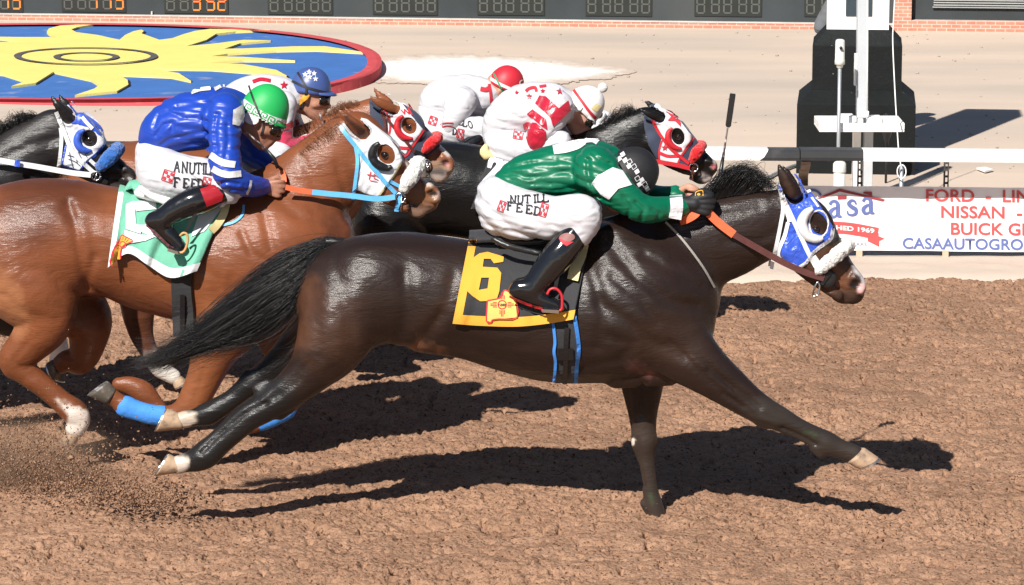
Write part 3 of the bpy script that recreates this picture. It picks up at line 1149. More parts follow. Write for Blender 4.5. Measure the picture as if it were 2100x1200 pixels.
mb.box((P(1749, 300, MY).x, MY - .05, -0.05), (P(1764, 300, MY).x, MY + .05, zf - .002), .004)
mb.build('post', M['wht'], ms)
mb = MB()
mb.box((P(1771, 300, MY).x, MY - .05, -0.05), (P(1789, 300, MY).x, MY + .05, zf - .002), .004)
mb.build('post', M['mastgrey'], ms)

pp = thing('camera_pipe', (P(1721, 300, 23.6).x, 23.6, 0), 'slim grey pipe topped by a fat white camera tube beside the mast', 'camera pole')
X = P(1721, 200, 23.6).x
zz = lambda y, Y: P(1721, y, Y).z
MB().tube([(X, 23.6, -0.05), (X, 23.6, zz(140, 23.6))], 0.0125, 12).build('pipe', M['galv'], pp, True)
mb = MB()
prof = [(140, 4), (138, 6.5), (133, 7), (132, 10.5), (123, 10.5), (122, 10), (85, 9.6), (82, 8.5), (80.5, 5)]
k = MPP(110, 23.6)
mb.tube([(X, 23.6, zz(y, 23.6)) for y, r in prof], [r * k for y, r in prof], 20)
mb.build('housing', M['pvc'], pp, True)
MB().tube([(X + .002, 23.6 - .05, zz(97, 23.6)), (X + .002, 23.6 - .02, zz(97, 23.6))], .011, 12).build('lens', M['blk'], pp, True)

pc = thing('capped_pipe', (P(1721, 380, 22.9).x, 22.9, 0), 'short thick white capped pipe standing behind the banner', 'pipe')
X = P(1721.5, 360, 22.9).x; k = MPP(360, 22.9)
zq = lambda y: P(1721, y, 22.9).z
MB().tube([(X, 22.9, -.05), (X, 22.9, zq(352))], 12 * k, 20).build('pipe', M['pvc'], pc, True)
MB().tube([(X, 22.9, zq(y)) for y in (353, 352, 336, 332, 330)], [13.4 * k, 13.6 * k, 13.4 * k, 10.5 * k, 4 * k], 20).build('cap', M['pvc'], pc, True)

cb = thing('cable_post', (P(1848, 360, 23.2).x, 23.2, 0), 'thin grey stake with a white cable running up from it', 'cable')
X = P(1848.5, 360, 23.2).x
MB().tube([(X, 23.2, -.05), (X, 23.2, P(0, 340, 23.2).z)], .014, 10).build('stake', M['galv'], cb, True)
cable = [P(1848, 342, 23.2), P(1845, 325, 23.2), P(1843, 310, 23.25), P(1839, 250, 23.5), P(1835, 180, 23.7), P(1831, 90, 23.8), P(1832, 50, 23.8), P(1838, -60, 23.8)]
MB().tube(cr([tuple(p) for p in cable], 6), .0045, 6).build('cable', M['wht'], cb, True)
loop = [P(1845 + 9 * math.sin(a) + 4, 352 - 14 * math.cos(a), 23.17 - .004 * a) for a in np.linspace(0, 6.0, 20)]
MB().tube(loop, .0045, 6).build('cable_loop', M['wht'], cb, True)
hl = thing('hoist_line', (P(1779, 240, MY - .08).x, MY - .08, P(1779, 240, MY - .08).z), 'thin white line hanging down beside the mast onto its shelf', 'line')
MB().tube([P(1778, 245, MY - .08), P(1779, 90, MY - .08), P(1779, -60, MY - .08)], .006, 8).build('line', M['wht'], hl, True)
MB().tube([P(1779, 240, MY - .082), P(1779, 228, MY - .082)], .011, 8).build('knot', M['wht'], hl, True)
sp = thing('speaker_pole', (P(1818, 300, 25.0).x, 24.9, 0), 'thin black pole with a funnel head in front of the black base', 'pole')
X = P(1818, 300, 24.9).x
MB().tube([(X, 24.9, -.05), (X, 24.9, P(0, 296, 24.9).z)], .009, 8).build('pole', M['blk'], sp, True)
MB().tube([(X, 24.9, P(0, y, 24.9).z) for y in (300, 290, 275, 245, 236, 233)], [.012, .016, .036, .044, .032, .012], 14).build('head', M['blk'], sp, True)

# ================================================================== running rail, banner
RY = 21.4
M['rail_w'] = mat('rail_white', (0.80, 0.80, 0.79), 0.4, 0.5, 0.04, 5, var2=((0.62, 0.6, 0.56), 3, 0.6, 0.85))
M['rail_b'] = mat('rail_black', (0.03, 0.031, 0.033), 0.5, 0.5, 0.25, 5, var2=((0.11, 0.10, 0.095), 4, 0.55, 0.8))
M['rust'] = mat('rusty_steel', (0.135, 0.095, 0.07), 0.8, 0.3, 0.3, 8, 0.2, 40, var2=((0.26, 0.2, 0.16), 6, 0.5, 0.7))
M['perf'] = mat('perforated_steel', (0.055, 0.048, 0.045), 0.7, 0.3, 0.3, 9)
rl = thing('running_rail', (P(1050, 520, RY).x, RY, 0), 'white and black inner running rail of the track on goose-neck posts', 'rail')
def rail_seg(px0, px1, m, slant0=0, slant1=0, dip=0.0):
    mb = MB()
    rings = []
    for px, sl in ((px0, slant0), (px1, slant1)):
        base = 300.5 + (px - 1600) * 0.0085
        x = P(px, 315, RY).x
        zt_ = P(px, base + 7, RY).z + dip; zb_ = P(px, base + 29, RY).z + dip
        s_ = P(px + sl, 315, RY).x - x
        D = 0.155
        rings.append([Vector((x - s_, RY, zb_)), Vector((x, RY - .004, zb_ + .02)), Vector((x + s_ * .8, RY, zt_ - .012)), Vector((x + s_, RY + .014, zt_)), Vector((x + s_, RY + D - .014, zt_)), Vector((x + s_ * .8, RY + D, zt_ - .012)), Vector((x - s_, RY + D, zb_))])
    mb.ring_loft(rings)
    return mb.build('rail', m, rl)
segs = [(-900, 150, 'rail_w', 0, 0, 0), (151, 420, 'rail_b', 0, 0, 0), (421, 1080, 'rail_w', 0, 0, 0), (1081, 1567, 'rail_w', 0, 9, 0), (1568, 1640, 'rail_b', 9, 0, -.002), (1642, 1770.5, 'rail_b', 0, 0, .001), (1771, 2300, 'rail_w', 0, 0, 0), (2301, 3300, 'rail_w', 0, 0, 0)]
for a in segs:
    rail_seg(a[0], a[1], M[a[2]], a[3], a[4], a[5])
for px in (-650, 60, 760, 1654, 2420, 3100):
    x = P(px, 350, RY).x
    zt_ = P(px, 333 + (px - 1600) * .0085, RY).z
    k = .0285
    rings = []
    for t in np.linspace(0, 1, 7):
        y = RY + .07 + .30 * (t * t * (3 - 2 * t)) * (1 if t < 1 else 1)
        z = zt_ - t * .16 if t < 1 else zt_ - .16
        rings.append([Vector((x + .012 * t - k, y - k, z)), Vector((x + .012 * t + k, y - k, z)), Vector((x + .012 * t + k, y + k, z)), Vector((x + .012 * t - k, y + k, z))])
    x += .012
    rings.append([Vector((x - k, y - k, -.1)), Vector((x + k, y - k, -.1)), Vector((x + k, y + k, -.1)), Vector((x - k, y + k, -.1))])
    MB().ring_loft(rings).build('post', M['rust'], rl)

BY = 21.70
M['ban'] = mat('banner_vinyl', (0.80, 0.79, 0.80), 0.5, 0.4, 0.02, 3, fold=0.06, fscale=3)
def bz(px, py): return P(px, py, BY)
bn = thing('banner', (P(2000, 515, BY).x, BY, 0), 'white advertising banner with red and blue lettering below the running rail', 'banner')
nx = 60
V, F_ = [], []
for i in range(nx + 1):
    px = 1636 + (2900 - 1636) * i / nx
    rows_ = [bz(px, 381 + (px - 1640) * .009), bz(px, 448 + (px - 1640) * .012), bz(px, 512.5 + (px - 1640) * .0095)]
    for p in rows_:
        p.y += 0.006 * math.sin(px * .021) + 0.004 * math.sin(px * .057)
    V += rows_
    if i:
        F_ += [(3 * i - 3, 3 * i, 3 * i + 1, 3 * i - 2), (3 * i - 2, 3 * i + 1, 3 * i + 2, 3 * i - 1)]
sheet = obj('sheet', V, F_, M['ban'], bn, False)
so = sheet.modifiers.new('thick', 'SOLIDIFY'); so.thickness = 0.004; so.offset = -1 if False else 1
bb_ = bvh_of([sheet])
M['ink_r'] = mat('ink_red', (0.56, 0.085, 0.085), 0.6, 0.3, 0.05)
M['ink_b'] = mat('ink_blue', (0.115, 0.15, 0.36), 0.6, 0.3, 0.05)
M['ink_m'] = mat('ink_maroon', (0.30, 0.05, 0.055), 0.6, 0.3, 0.1)
M['ink_g'] = mat('ink_grey', (0.25, 0.25, 0.28), 0.6, 0.3, 0.1)
M['ink_w'] = mat('ink_white', (0.82, 0.82, 0.82), 0.6, 0.3, 0.03)
def fit(s, x0, x1, yb, cap, vis=None, bold=0.02, slope=0.011):
    """text whose first letters `vis` fill x0..x1"""
    r = text2d(vis or s, 1, bold)
    w0, w1 = min(a for a, b in r[0]), max(a for a, b in r[0])
    hh = max(b for a, b in text2d('H', 1, bold)[0])
    sx = (x1 - x0) / (w1 - w0)
    t = text2d(s, 1, bold)
    return [(x0 + (a - w0) * sx, yb - b * cap / hh + (a - w0) * sx * slope) for a, b in t[0]], t[1]
def bdec(name, vf, m, off=0.0055):
    return decal(name, vf, bb_, m, sheet, off, 40)
for a_ in (('FORD  -  LINCOLN', 1899, 1998, 412, 24, 'FORD'), ('NISSAN  -  TOYOTA', 1930, 2060, 446, 24, 'NISSAN'), ('BUICK GMC', 1950, 2058, 480.5, 24, 'BUICK')):
    bdec('red_lettering', fit(*a_), M['ink_r'])
bdec('blue_lettering', fit('CASAAUTOGROUP.COM', 1851, 2098, 509.5, 22, 'CASAAUTOGRO'), M['ink_b'])
def serif_a(x, y, s):
    return merge2d(band([(x + .08 * s, y - .78 * s, .2 * s), (x + .2 * s, y - .95 * s, .16 * s), (x + .4 * s, y - .98 * s, .18 * s), (x + .56 * s, y - .8 * s, .24 * s), (x + .57 * s, y - .4 * s, .26 * s), (x + .6 * s, y - .12 * s, .24 * s), (x + .8 * s, y - .03 * s, .08 * s)], 10),
                   band([(x + .55 * s, y - .6 * s, .1 * s), (x + .3 * s, y - .52 * s, .18 * s), (x + .1 * s, y - .3 * s, .24 * s), (x + .2 * s, y - .06 * s, .2 * s), (x + .4 * s, y - .06 * s, .14 * s), (x + .56 * s, y - .22 * s, .1 * s)], 10))
def serif_s(x, y, s):
    return band([(x + .62 * s, y - .72 * s, .12 * s), (x + .5 * s, y - .93 * s, .14 * s), (x + .28 * s, y - .95 * s, .18 * s), (x + .14 * s, y - .75 * s, .24 * s), (x + .34 * s, y - .55 * s, .26 * s), (x + .6 * s, y - .38 * s, .25 * s), (x + .58 * s, y - .12 * s, .2 * s), (x + .34 * s, y - .03 * s, .15 * s), (x + .1 * s, y - .1 * s, .12 * s), (x + .06 * s, y - .3 * s, .1 * s)], 10)
def serif_c(x, y, s):
    return band([(x + s * (.62 + .55 * math.cos(a)), y - s * (.68 + .68 * math.sin(a)), s * (.12 + .16 * max(0, -math.cos(a)))) for a in np.linspace(.7, 5.6, 14)], 10)
bdec('logo_letters', merge2d(serif_c(1640, 447, 42), serif_a(1699, 446, 34), serif_s(1736, 442, 32), serif_a(1767, 439, 33)), M['ink_b'])
bdec('logo_roof', merge2d(flat_mesh([[(1672, 408), (1722, 387), (1730, 389), (1815, 409), (1811, 413), (1760, 401), (1722, 393), (1690, 405)]]), flat_mesh([[(1770, 396), (1771, 393), (1788, 393), (1789, 402)]]), flat_mesh([[(1718, 402), (1736, 401), (1736, 408), (1718, 409)]])), M['ink_m'])
bdec('logo_ribbon', merge2d(band([(1640, 466, 24), (1700, 466, 24), (1745, 469, 24), (1800, 479, 24)], 24), flat_mesh([[(1780, 485), (1802, 478), (1801, 484), (1814, 489), (1803, 494), (1803, 506), (1779, 494)]])), M['ink_r'])
t = text2d('ESTABLISHED 1969', 1, 0.025)
w0, w1 = min(a for a, b in t[0]), max(a for a, b in t[0])
bdec('ribbon_lettering', ([(1640 + (a - w0) / (w1 - w0) * 153, 470.5 - b * 12.5 + 8.5 * max(0, (a - w0) / (w1 - w0) - .42) ** 1.4 * 1.9) for a, b in t[0]], t[1]), M['ink_w'], 0.008)
bdec('small_lettering', fit('EL PASO, TEXAS', 1741, 1778, 504, 7.5, 'TEXAS', 0.0) if False else merge2d(fit('TEXAS', 1741, 1777, 504, 7.5, None, 0.0), fit('EL PASO,', 1690, 1734, 503.5, 7.5, None, 0.0)), M['ink_g'])
stk = []
for px in (1763, 1940, 2120, 2300, 2480, 2660):
    st_ = thing('perforated_stake', (P(px, 515, BY).x, BY + .03, 0), '', '')
    stk.append((px, st_))
    x = P(px, 400, BY + .03).x
    yy = BY + .03
    zt_ = P(px, 330, BY + .03).z
    mb = MB()
    hw, t_ = .0155, .003
    z = -0.05
    mb.box((x - hw, yy, z), (x - .007, yy + t_, zt_))
    mb.box((x + .007, yy, z), (x + hw, yy + t_, zt_))
    while z < zt_:
        mb.box((x - .00699, yy, z), (x + .00699, yy + t_, min(zt_, z + .014)))
        z += .043
    mb.box((x - hw, yy + t_ + .0005, -.05), (x - hw + t_, yy + .03, zt_)).box((x + hw - t_, yy + t_ + .0005, -.05), (x + hw, yy + .03, zt_))
    mb.build('channel', M['perf'], st_)
    MB().box((x - .02, BY - .012, -.04), (x + .02, BY - .008, .045), .001).build('foot', mat('sand_steel', (.5, .38, .28), .9), st_)
lab = ['perforated steel stake holding the banner, beside the white mast posts', 'perforated steel stake holding the banner, above the letters FORD', 'perforated steel stake holding the far right stretch of banner']
for i, (px, o) in enumerate(stk):
    tag(o, lab[min(i, 2)], 'stake', 'perforated stakes along the banner')

# hose and litter behind the rail
hs = obj('hose', *[(lambda m_: (m_.v, m_.f))(MB().tube(cr([tuple(G(x, y, .02)) for x, y in ((1520, 372), (1560, 370), (1600, 352), (1640, 338), (1700, 345))], 8), .014, 8))][0], M['galv'], None, True)
tag(hs, 'grey pipe lying on the ground behind the rail', 'pipe')
ds = [G(x, y, .012) for x, y in ((2002, 347), (2020, 354), (2037, 350), (2020, 345))]
tag(obj('scrap_board', ds + [p + Vector((0, 0, .012)) for p in ds], [(0, 1, 2, 3), (7, 6, 5, 4), (0, 4, 5, 1), (1, 5, 6, 2), (2, 6, 7, 3), (3, 7, 4, 0)], M['wht'], None, False), 'small pale scrap of board lying on the ground beyond the rail', 'scrap')
# ================================================================== horses
def coat_mat(name, rough=0.40):
    return mat(name, (1, 1, 1), rough, 0.20, 0.25, 7, bump=0.28, bscale=100, attr=True, rvar=0.16, rscale=0.7, coat=0.26, coat_r=0.2, stretch=(0.22, 1, 1.2), fold=0.2, fscale=8, fstretch=(0.5, 1, 1.2))

M['coat'] = coat_mat('horse_coat')
M['hoof'] = mat('hoof_horn', (0.42, 0.29, 0.19), 0.6, 0.4, 0.3, 20, 0.2, 60, var2=((0.2, 0.14, 0.1), 25, 0.52, 0.7))
M['hoof_dark'] = mat('hoof_dark', (0.09, 0.075, 0.06), 0.6, 0.4, 0.3, 20, 0.2, 60, var2=((0.25, 0.2, 0.15), 25, 0.52, 0.7))
M['shoe'] = mat('horseshoe', (0.55, 0.55, 0.54), 0.35, 0.5, 0.1, metal=0.9)
M['eye'] = mat('eye', (0.012, 0.006, 0.004), 0.06, 0.7, 0.2)
M['hair_black'] = mat('hair_black', (0.0075, 0.007, 0.0075), 0.36, 0.5, 0.3, 4)
M['hair_chest'] = mat('hair_chestnut', (0.22, 0.085, 0.04), 0.45, 0.4, 0.3, 4)
def cloth(name, col, rough=0.75, **k):
    return mat(name, col, rough, 0.35, 0.06, 5, bump=0.12, bscale=220, sheen=0.15, **k)
M['c_white'] = cloth('cloth_white', (0.68, 0.68, 0.70), fold=0.12, fscale=14)
M['c_blue'] = mat('satin_blue', (0.03, 0.085, 0.50), 0.36, 0.5, 0.1, 8, fold=0.3, fscale=22, sheen=0.2)
M['c_navy'] = cloth('cloth_navy', (0.035, 0.045, 0.075))
M['c_red'] = cloth('cloth_red', (0.55, 0.02, 0.035))
M['c_black'] = cloth('cloth_black', (0.025, 0.025, 0.028), fold=0.12, fscale=16)
M['c_gold'] = cloth('cloth_gold', (0.70, 0.34, 0.035), fold=0.06, fscale=14)
M['c_green'] = cloth('cloth_mint', (0.135, 0.41, 0.285), fold=0.16, fscale=14)
M['c_yell'] = cloth('cloth_yellow', (0.70, 0.46, 0.12))
M['l_white'] = mat('strap_white', (0.68, 0.68, 0.67), 0.45, 0.5, 0.05, 20, 0.05, 80)
M['l_blue'] = mat('strap_blue', (0.12, 0.42, 0.72), 0.4, 0.5, 0.08, 20, 0.05, 80)
M['l_brown'] = mat('strap_brown', (0.09, 0.028, 0.024), 0.4, 0.5, 0.2, 30, 0.15, 120)
M['l_black'] = mat('strap_black', (0.012, 0.012, 0.013), 0.35, 0.5, 0.2, 30, 0.1, 120)
M['l_red'] = mat('strap_red', (0.50, 0.02, 0.03), 0.4, 0.5, 0.1, 20, 0.05, 80)
M['grip'] = mat('rein_grip', (0.72, 0.14, 0.055), 0.55, 0.4, 0.08, 20, 0.2, 150)
M['steel'] = mat('steel', (0.6, 0.6, 0.6), 0.22, 0.5, 0.05, metal=1.0)
M['fl_white'] = mat('fleece_white', (0.68, 0.67, 0.64), 0.9, 0.1, 0.1, 40, bump=1.0, bscale=120, sheen=0.5)
M['fl_blue'] = mat('fleece_blue', (0.02, 0.12, 0.42), 0.9, 0.1, 0.2, 40, bump=1.0, bscale=120, sheen=0.4)
M['fl_red'] = mat('fleece_red', (0.62, 0.012, 0.015), 0.9, 0.1, 0.15, 40, bump=1.0, bscale=120, sheen=0.3)
M['bandage'] = mat('bandage_blue', (0.055, 0.24, 0.68), 0.7, 0.3, 0.1, 12, 0.2, 90)
M['foam'] = mat('saddle_foam', (0.72, 0.60, 0.30), 0.8, 0.3, 0.08, 12, 0.2, 60)
M['pink'] = mat('pink_skin', (0.55, 0.25, 0.22), 0.5, 0.4, 0.15, 30)

class Horse:
    pass

def build_horse(Y0, label, chains, grooves, base, paints, h, group='horses galloping in the race', nostril=None, mouth=None, carve=(), k=0.03, bump=0.0022):
    """chains: list of (stations, dy, w, k). paints: (pixels (x, y, r), colour, softness px, side or None)"""
    H = Horse()
    H.Y0 = Y0
    rows = [rows_px(c[0], Y0, c[1], c[2]) for c in chains]
    lo, hi = bounds(rows, 0.05)
    fd = Field(lo, hi, h)
    for c, r in zip(chains, rows):
        fd.chain(r, c[3] if len(c) > 3 else k)
    gl = []
    for pts, wd, dp in grooves:
        gl.append(([(P(a, b, Y0 - 0.16).x, P(a, b, Y0 - 0.16).z) for a, b in pts], wd * MPP(500, Y0), dp * 1.5))
    if gl:
        fd.groove(gl)
    for c, dy, wv in carve:
        for sg in (-1, 1):
            fd.chain(rows_px(c, Y0, 0, wv) if False else [(a, Y0 + sg * abs(b - Y0), z, r, q) for a, b, z, r, q in rows_px(c, Y0, dy, wv)], 0.008, carve=True)
    if bump:
        fd.wrinkle(bump, (9, 14, 7), seed=int(Y0 * 10), ridge=False, warp=0.05)
    V, Q = fd.mesh(1)
    # coat colour: markings, plus painted darkness for nostrils, mouths and shaded parts
    col = np.tile(np.array(base, float), (len(V), 1))
    q1 = to_px(V)
    Vm = V.copy(); Vm[:, 1] = Y0 - np.abs(V[:, 1] - Y0)
    q2 = to_px(Vm)
    for pts, c_, soft, side in paints:
        q = q2 if side is None else q1
        d = np.full(len(V), 1e9)
        pp = [p if len(p) > 2 else (*p, 10) for p in pts]
        if len(pp) == 1:
            pp = pp * 2
        for a, b in zip(pp[:-1], pp[1:]):
            e = np.array([b[0] - a[0], b[1] - a[1]], float)
            t = np.clip(((q[:, 0] - a[0]) * e[0] + (q[:, 1] - a[1]) * e[1]) / (e @ e + 1e-9), 0, 1)
            d = np.minimum(d, np.hypot(q[:, 0] - a[0] - t * e[0], q[:, 1] - a[1] - t * e[1]) - (a[2] + t * (b[2] - a[2])))
        nz = (vnoise(q[:, 0] / 9.0, q[:, 1] / 9.0, seed=7) * min(soft, 14) + vnoise(q[:, 0] / 40.0, q[:, 1] / 25.0, seed=8) * soft * .4) * 0.5
        m_ = np.clip(0.5 - (d + nz) / soft, 0, 1)
        if side is not None:
            m_ = m_ * ((V[:, 1] < Y0) if side < 0 else (V[:, 1] > Y0))
        m_ = m_ * m_ * (3 - 2 * m_)
        col = col * (1 - m_[:, None]) + np.array(c_) * m_[:, None]
    g = P(*chains[0][0][len(chains[0][0]) // 2][:2], Y0)
    H.root = thing('horse', (g.x, Y0, 0), label, 'horse', group)
    H.body = obj('body', V, Q, M['coat'], H.root, True, None, col)
    H.fd = fd
    H.bvh = bvh_of([H.body])
    return H

def hoof(H, A, B, Cc, D, dy, m, shoe=True, lat=0.95):
    """hoof between the coronet A-B and the sole C-D (pixels)"""
    Yc = H.Y0 + dy
    r_ = []
    for t in (-0.12, 0, 0.08, 0.5, 0.92, 1.0):
        a = (A[0] + (Cc[0] - A[0]) * t, A[1] + (Cc[1] - A[1]) * t)
        b = (B[0] + (D[0] - B[0]) * t, B[1] + (D[1] - B[1]) * t)
        pa, pb = P(*a, Yc), P(*b, Yc)
        c_ = (pa + pb) / 2
        u = (pa - pb) / 2
        sh = 0.85 if t < 0 else (0.97 if t == 1.0 else 1.0)
        lt = u.length * lat * (1.0 if t > .3 else 1.05)
        r_.append([c_ + u * math.cos(q) * sh + Vector((0, 1, 0)) * lt * math.sin(q) * sh for q in np.linspace(0, 2 * math.pi, 21)[:-1]])
    o = MB().ring_loft(r_).build('hoof', m, H.root, True)
    if shoe:
        n = (P(*Cc, Yc) - P(*A, Yc)).normalized()
        r0 = [[p * 1.0 for p in r_[-1]], [p + n * 0.007 for p in r_[-1]]]
        c_ = sum((p for p in r_[-1]), Vector()) / 20
        inn = [c_ + (p - c_) * 0.62 for p in r_[-1]]
        MB().ring_loft([r0[0], r0[1], [p + n * 0.007 for p in inn], inn], cap=False).build('horseshoe', M['shoe'], o, False)
    return o

def hood(H, name, poly, m, t, holes=(), win=None, dyn=-0.09, label=None, parent=None, hh=None, wrk=None):
    """fabric t thick on the head inside a pixel outline (both sides of the head)"""
    xz = lambda pl: [(P(a, b, H.Y0 + dyn).x, P(a, b, H.Y0 + dyn).z) for a, b in pl]
    pl = xz(poly)
    a = np.array(pl)
    f0 = H.fd
    pad = 0.03
    i0 = [max(0, int((a[:, 0].min() - pad - f0.lo[0]) / f0.h)), int((a[:, 0].max() + pad - f0.lo[0]) / f0.h) + 1]
    k0 = [max(0, int((a[:, 1].min() - pad - f0.lo[2]) / f0.h)), int((a[:, 1].max() + pad - f0.lo[2]) / f0.h) + 1]
    fd = Field.__new__(Field)
    S = np.s_[i0[0]:i0[1], :, k0[0]:k0[1]]
    src = f0.F[S]
    # finer grid by trilinear doubling
    def up(A, axis):
        n = A.shape[axis]
        A0 = np.take(A, range(n - 1), axis); A1 = np.take(A, range(1, n), axis)
        out = np.empty([2 * n - 1 if i == axis else A.shape[i] for i in range(3)], np.float32)
        s0 = [slice(None)] * 3; s1 = [slice(None)] * 3
        s0[axis] = slice(0, None, 2); s1[axis] = slice(1, None, 2)
        out[tuple(s0)] = A; out[tuple(s1)] = 0.5 * (A0 + A1)
        return out
    yin = np.where((src < t + 0.02).any(axis=(0, 2)))[0]
    y0, y1 = max(0, yin[0] - 2), yin[-1] + 3
    src = src[:, y0:y1, :]
    F = src
    for axx in range(3):
        F = up(F, axx)
    fd.h = f0.h / 2
    fd.lo = np.array([f0.lo[0] + i0[0] * f0.h, f0.lo[1] + y0 * f0.h, f0.lo[2] + k0[0] * f0.h])
    fd.ax = [fd.lo[i] + fd.h * np.arange(F.shape[i]) for i in range(3)]
    X, Z = np.meshgrid(fd.ax[0], fd.ax[2], indexing='ij')
    pd = poly_sdf(pl, X, Z)
    for hl in holes:
        pd = np.maximum(pd, -poly_sdf(xz(hl), X, Z))
    fd.F = F - t
    if wrk:
        fd.wrinkle(*wrk)
    fd.F = np.maximum(fd.F, pd[:, None, :]).astype(np.float32)
    fd.F = np.maximum(fd.F, -(F + 0.012)).astype(np.float32)
    fd.F[0] = fd.F[-1] = 0.05
    fd.F[:, 0] = fd.F[:, -1] = 0.05
    fd.F[:, :, 0] = fd.F[:, :, -1] = 0.05
    V, Q = fd.mesh(1)
    o = obj(name, V, Q, m, parent or H.root, True, label)
    return o

def ear_poly(base, tip, wd):
    """outline left free for an ear"""
    b, t = np.array(base, float), np.array(tip, float)
    d = t - b
    L_ = np.hypot(*d)
    d /= L_
    n = np.array([-d[1], d[0]])
    return [tuple(b + d * L_ * u + n * wd * v) for u, v in ((-.30, -.45), (-.18, -.9), (.15, -1.05), (.5, -.85), (.85, -.45), (1.1, 0), (.85, .45), (.5, .85), (.15, 1.05), (-.18, .9), (-.30, .45))]

def ell_poly(cx, cy, rx, ry, rot=0, n=24):
    c, s_ = math.cos(rad(rot)), math.sin(rad(rot))
    return [(cx + rx * math.cos(a) * c - ry * math.sin(a) * s_, cy + rx * math.cos(a) * s_ + ry * math.sin(a) * c) for a in np.linspace(0, 2 * math.pi, n + 1)[:-1]]

def eye(H, px, py, rpx, dy_in=0.42):
    p, n, d = hit(H.bvh, px, py)
    r = rpx * 1.12 * MPP(py, H.Y0)
    mb = MB()
    for sg in (1, -1):
        c = p + d * r * dy_in
        y = c.y if sg > 0 else 2 * H.Y0 - c.y
        v, f = ellipsoid((c.x, y, c.z), (r, r, r * 0.85), 16, 12)
        o = obj('eye', v, f, M['eye'], H.root, True)
    return p

def fleece(H, pts, r, m, name='noseband_fleece', noise=0.004):
    """thick woolly roll over the nose: pixel stations with dy from the near side to the top, mirrored"""
    rows = rows_px(pts, H.Y0)
    far = [(a, 2 * H.Y0 - b, c, q, w_) for a, b, c, q, w_ in rows[::-1]]
    allr = rows + far[1:]
    def pre(fd):
        fd.wrinkle(noise, (70, 70, 70), 3, False)
        fd.wrinkle(noise * 0.7, (140, 140, 140), 4, False)
    o, fd = sdf_obj(name, [allr], 0.0045, m, H.root, 0.01, 0.03, 0, pre=pre)
    return o

def cloth_sheet(H, name, top, bottom, m, nu=40, nv=30, off=0.012, lift=0.03, parent=None, wave=0.006, seed=1, far=True, front=None):
    """saddle cloth: a sheet between two pixel lines laid on the near side, over the back and down the far side"""
    T, B = cr(np.array(top, float), 8), cr(np.array(bottom, float), 8)
    def at(L, u):
        k = u * (len(L) - 1)
        i = int(min(k, len(L) - 2))
        return L[i] + (L[i + 1] - L[i]) * (k - i)
    Pn = np.zeros((nu + 1, nv + 1, 3))
    for i in range(nu + 1):
        u = i / nu
        t_, b_ = at(T, u), at(B, u)
        prev = None
        for j in range(nv + 1):
            v = j / nv
            q = t_ + (b_ - t_) * v
            p, n, d = hit(H.bvh, *q)
            if p is None or (prev is not None and abs(p.y - prev) > 0.15):
                p = P(q[0], q[1], prev if prev is not None else H.Y0 - .1)
                d = (p - CAMP).normalized()
            prev = p.y
            wv = wave * v * (math.sin(u * 13 + seed) + 0.6 * math.sin(u * 29 + seed * 2 + v * 3) + 0.5 * math.sin(v * 9 + u * 5))
            p = p - d * (off + lift * v * v + abs(wv) + wv)
            Pn[i, j] = p
    V = Pn.reshape(-1, 3)
    idx = np.arange((nu + 1) * (nv + 1)).reshape(nu + 1, nv + 1)
    q = np.stack([idx[:-1, :-1], idx[:-1, 1:], idx[1:, 1:], idx[1:, :-1]], -1).reshape(-1, 4)
    if far:
        Vf = V.copy(); Vf[:, 1] = 2 * H.Y0 - V[:, 1]
        n = len(V)
        # crest: join the two top edges over the spine
        top_i = idx[:, 0]
        cr_ = []
        base = 2 * n
        ys = []
        crest = []
        for i in range(nu + 1):
            a = Pn[i, 0]
            crest.append((a[0], H.Y0, a[2] + 0.10 * abs(a[1] - H.Y0) + .01))
        V = np.vstack([V, Vf, np.array(crest)])
        ci = base + np.arange(nu + 1)
        q2 = np.stack([idx[:-1, :-1], idx[1:, :-1], idx[1:, 1:], idx[:-1, 1:]], -1).reshape(-1, 4) + n
        s1 = np.stack([ci[:-1], top_i[:-1], top_i[1:], ci[1:]], -1)
        s2 = np.stack([ci[:-1], ci[1:], top_i[1:] + n, top_i[:-1] + n], -1)
        q = np.vstack([q, q2, s1, s2])
    o = obj(name, V, q, m, parent or H.root, True)
    SHEETS[o.name] = Pn
    md = o.modifiers.new('thickness', 'SOLIDIFY')
    md.thickness = 0.004
    md.offset = -1 if False else 0
    return o

SHEETS = {}
def sheet_strip(H, cl, name, parts, m, off=0.0045):
    """bands sewn on a saddle cloth: ranges of its own grid (u0, u1, v0, v1), lifted a little, both sides"""
    Pn = SHEETS[cl.name]
    nu, nv = Pn.shape[0] - 1, Pn.shape[1] - 1
    for far in (0, 1):
        V, F_ = [], []
        idx = {}
        for i in range(nu):
            for j in range(nv):
                u, v = (i + .5) / nu, (j + .5) / nv
                if not any(a <= u <= b and c <= v <= d for a, b, c, d in parts):
                    continue
                q = []
                for a, b in ((i, j), (i, j + 1), (i + 1, j + 1), (i + 1, j)):
                    if (a, b) not in idx:
                        p = Vector(Pn[a, b])
                        d = (p - CAMP).normalized()
                        p = p - d * off
                        if far:
                            p.y = 2 * H.Y0 - p.y
                        idx[(a, b)] = len(V); V.append(p)
                    q.append(idx[(a, b)])
                F_.append(q[::-1] if far else q)
        obj(name, V, F_, m, cl, True)

def girth_band(H, pts, wd, m, name, off=0.004, th=0.008, parent=None):
    return strap(name, pts, wd, H.bvh, m, parent or H.root, H.Y0, th, off, True)

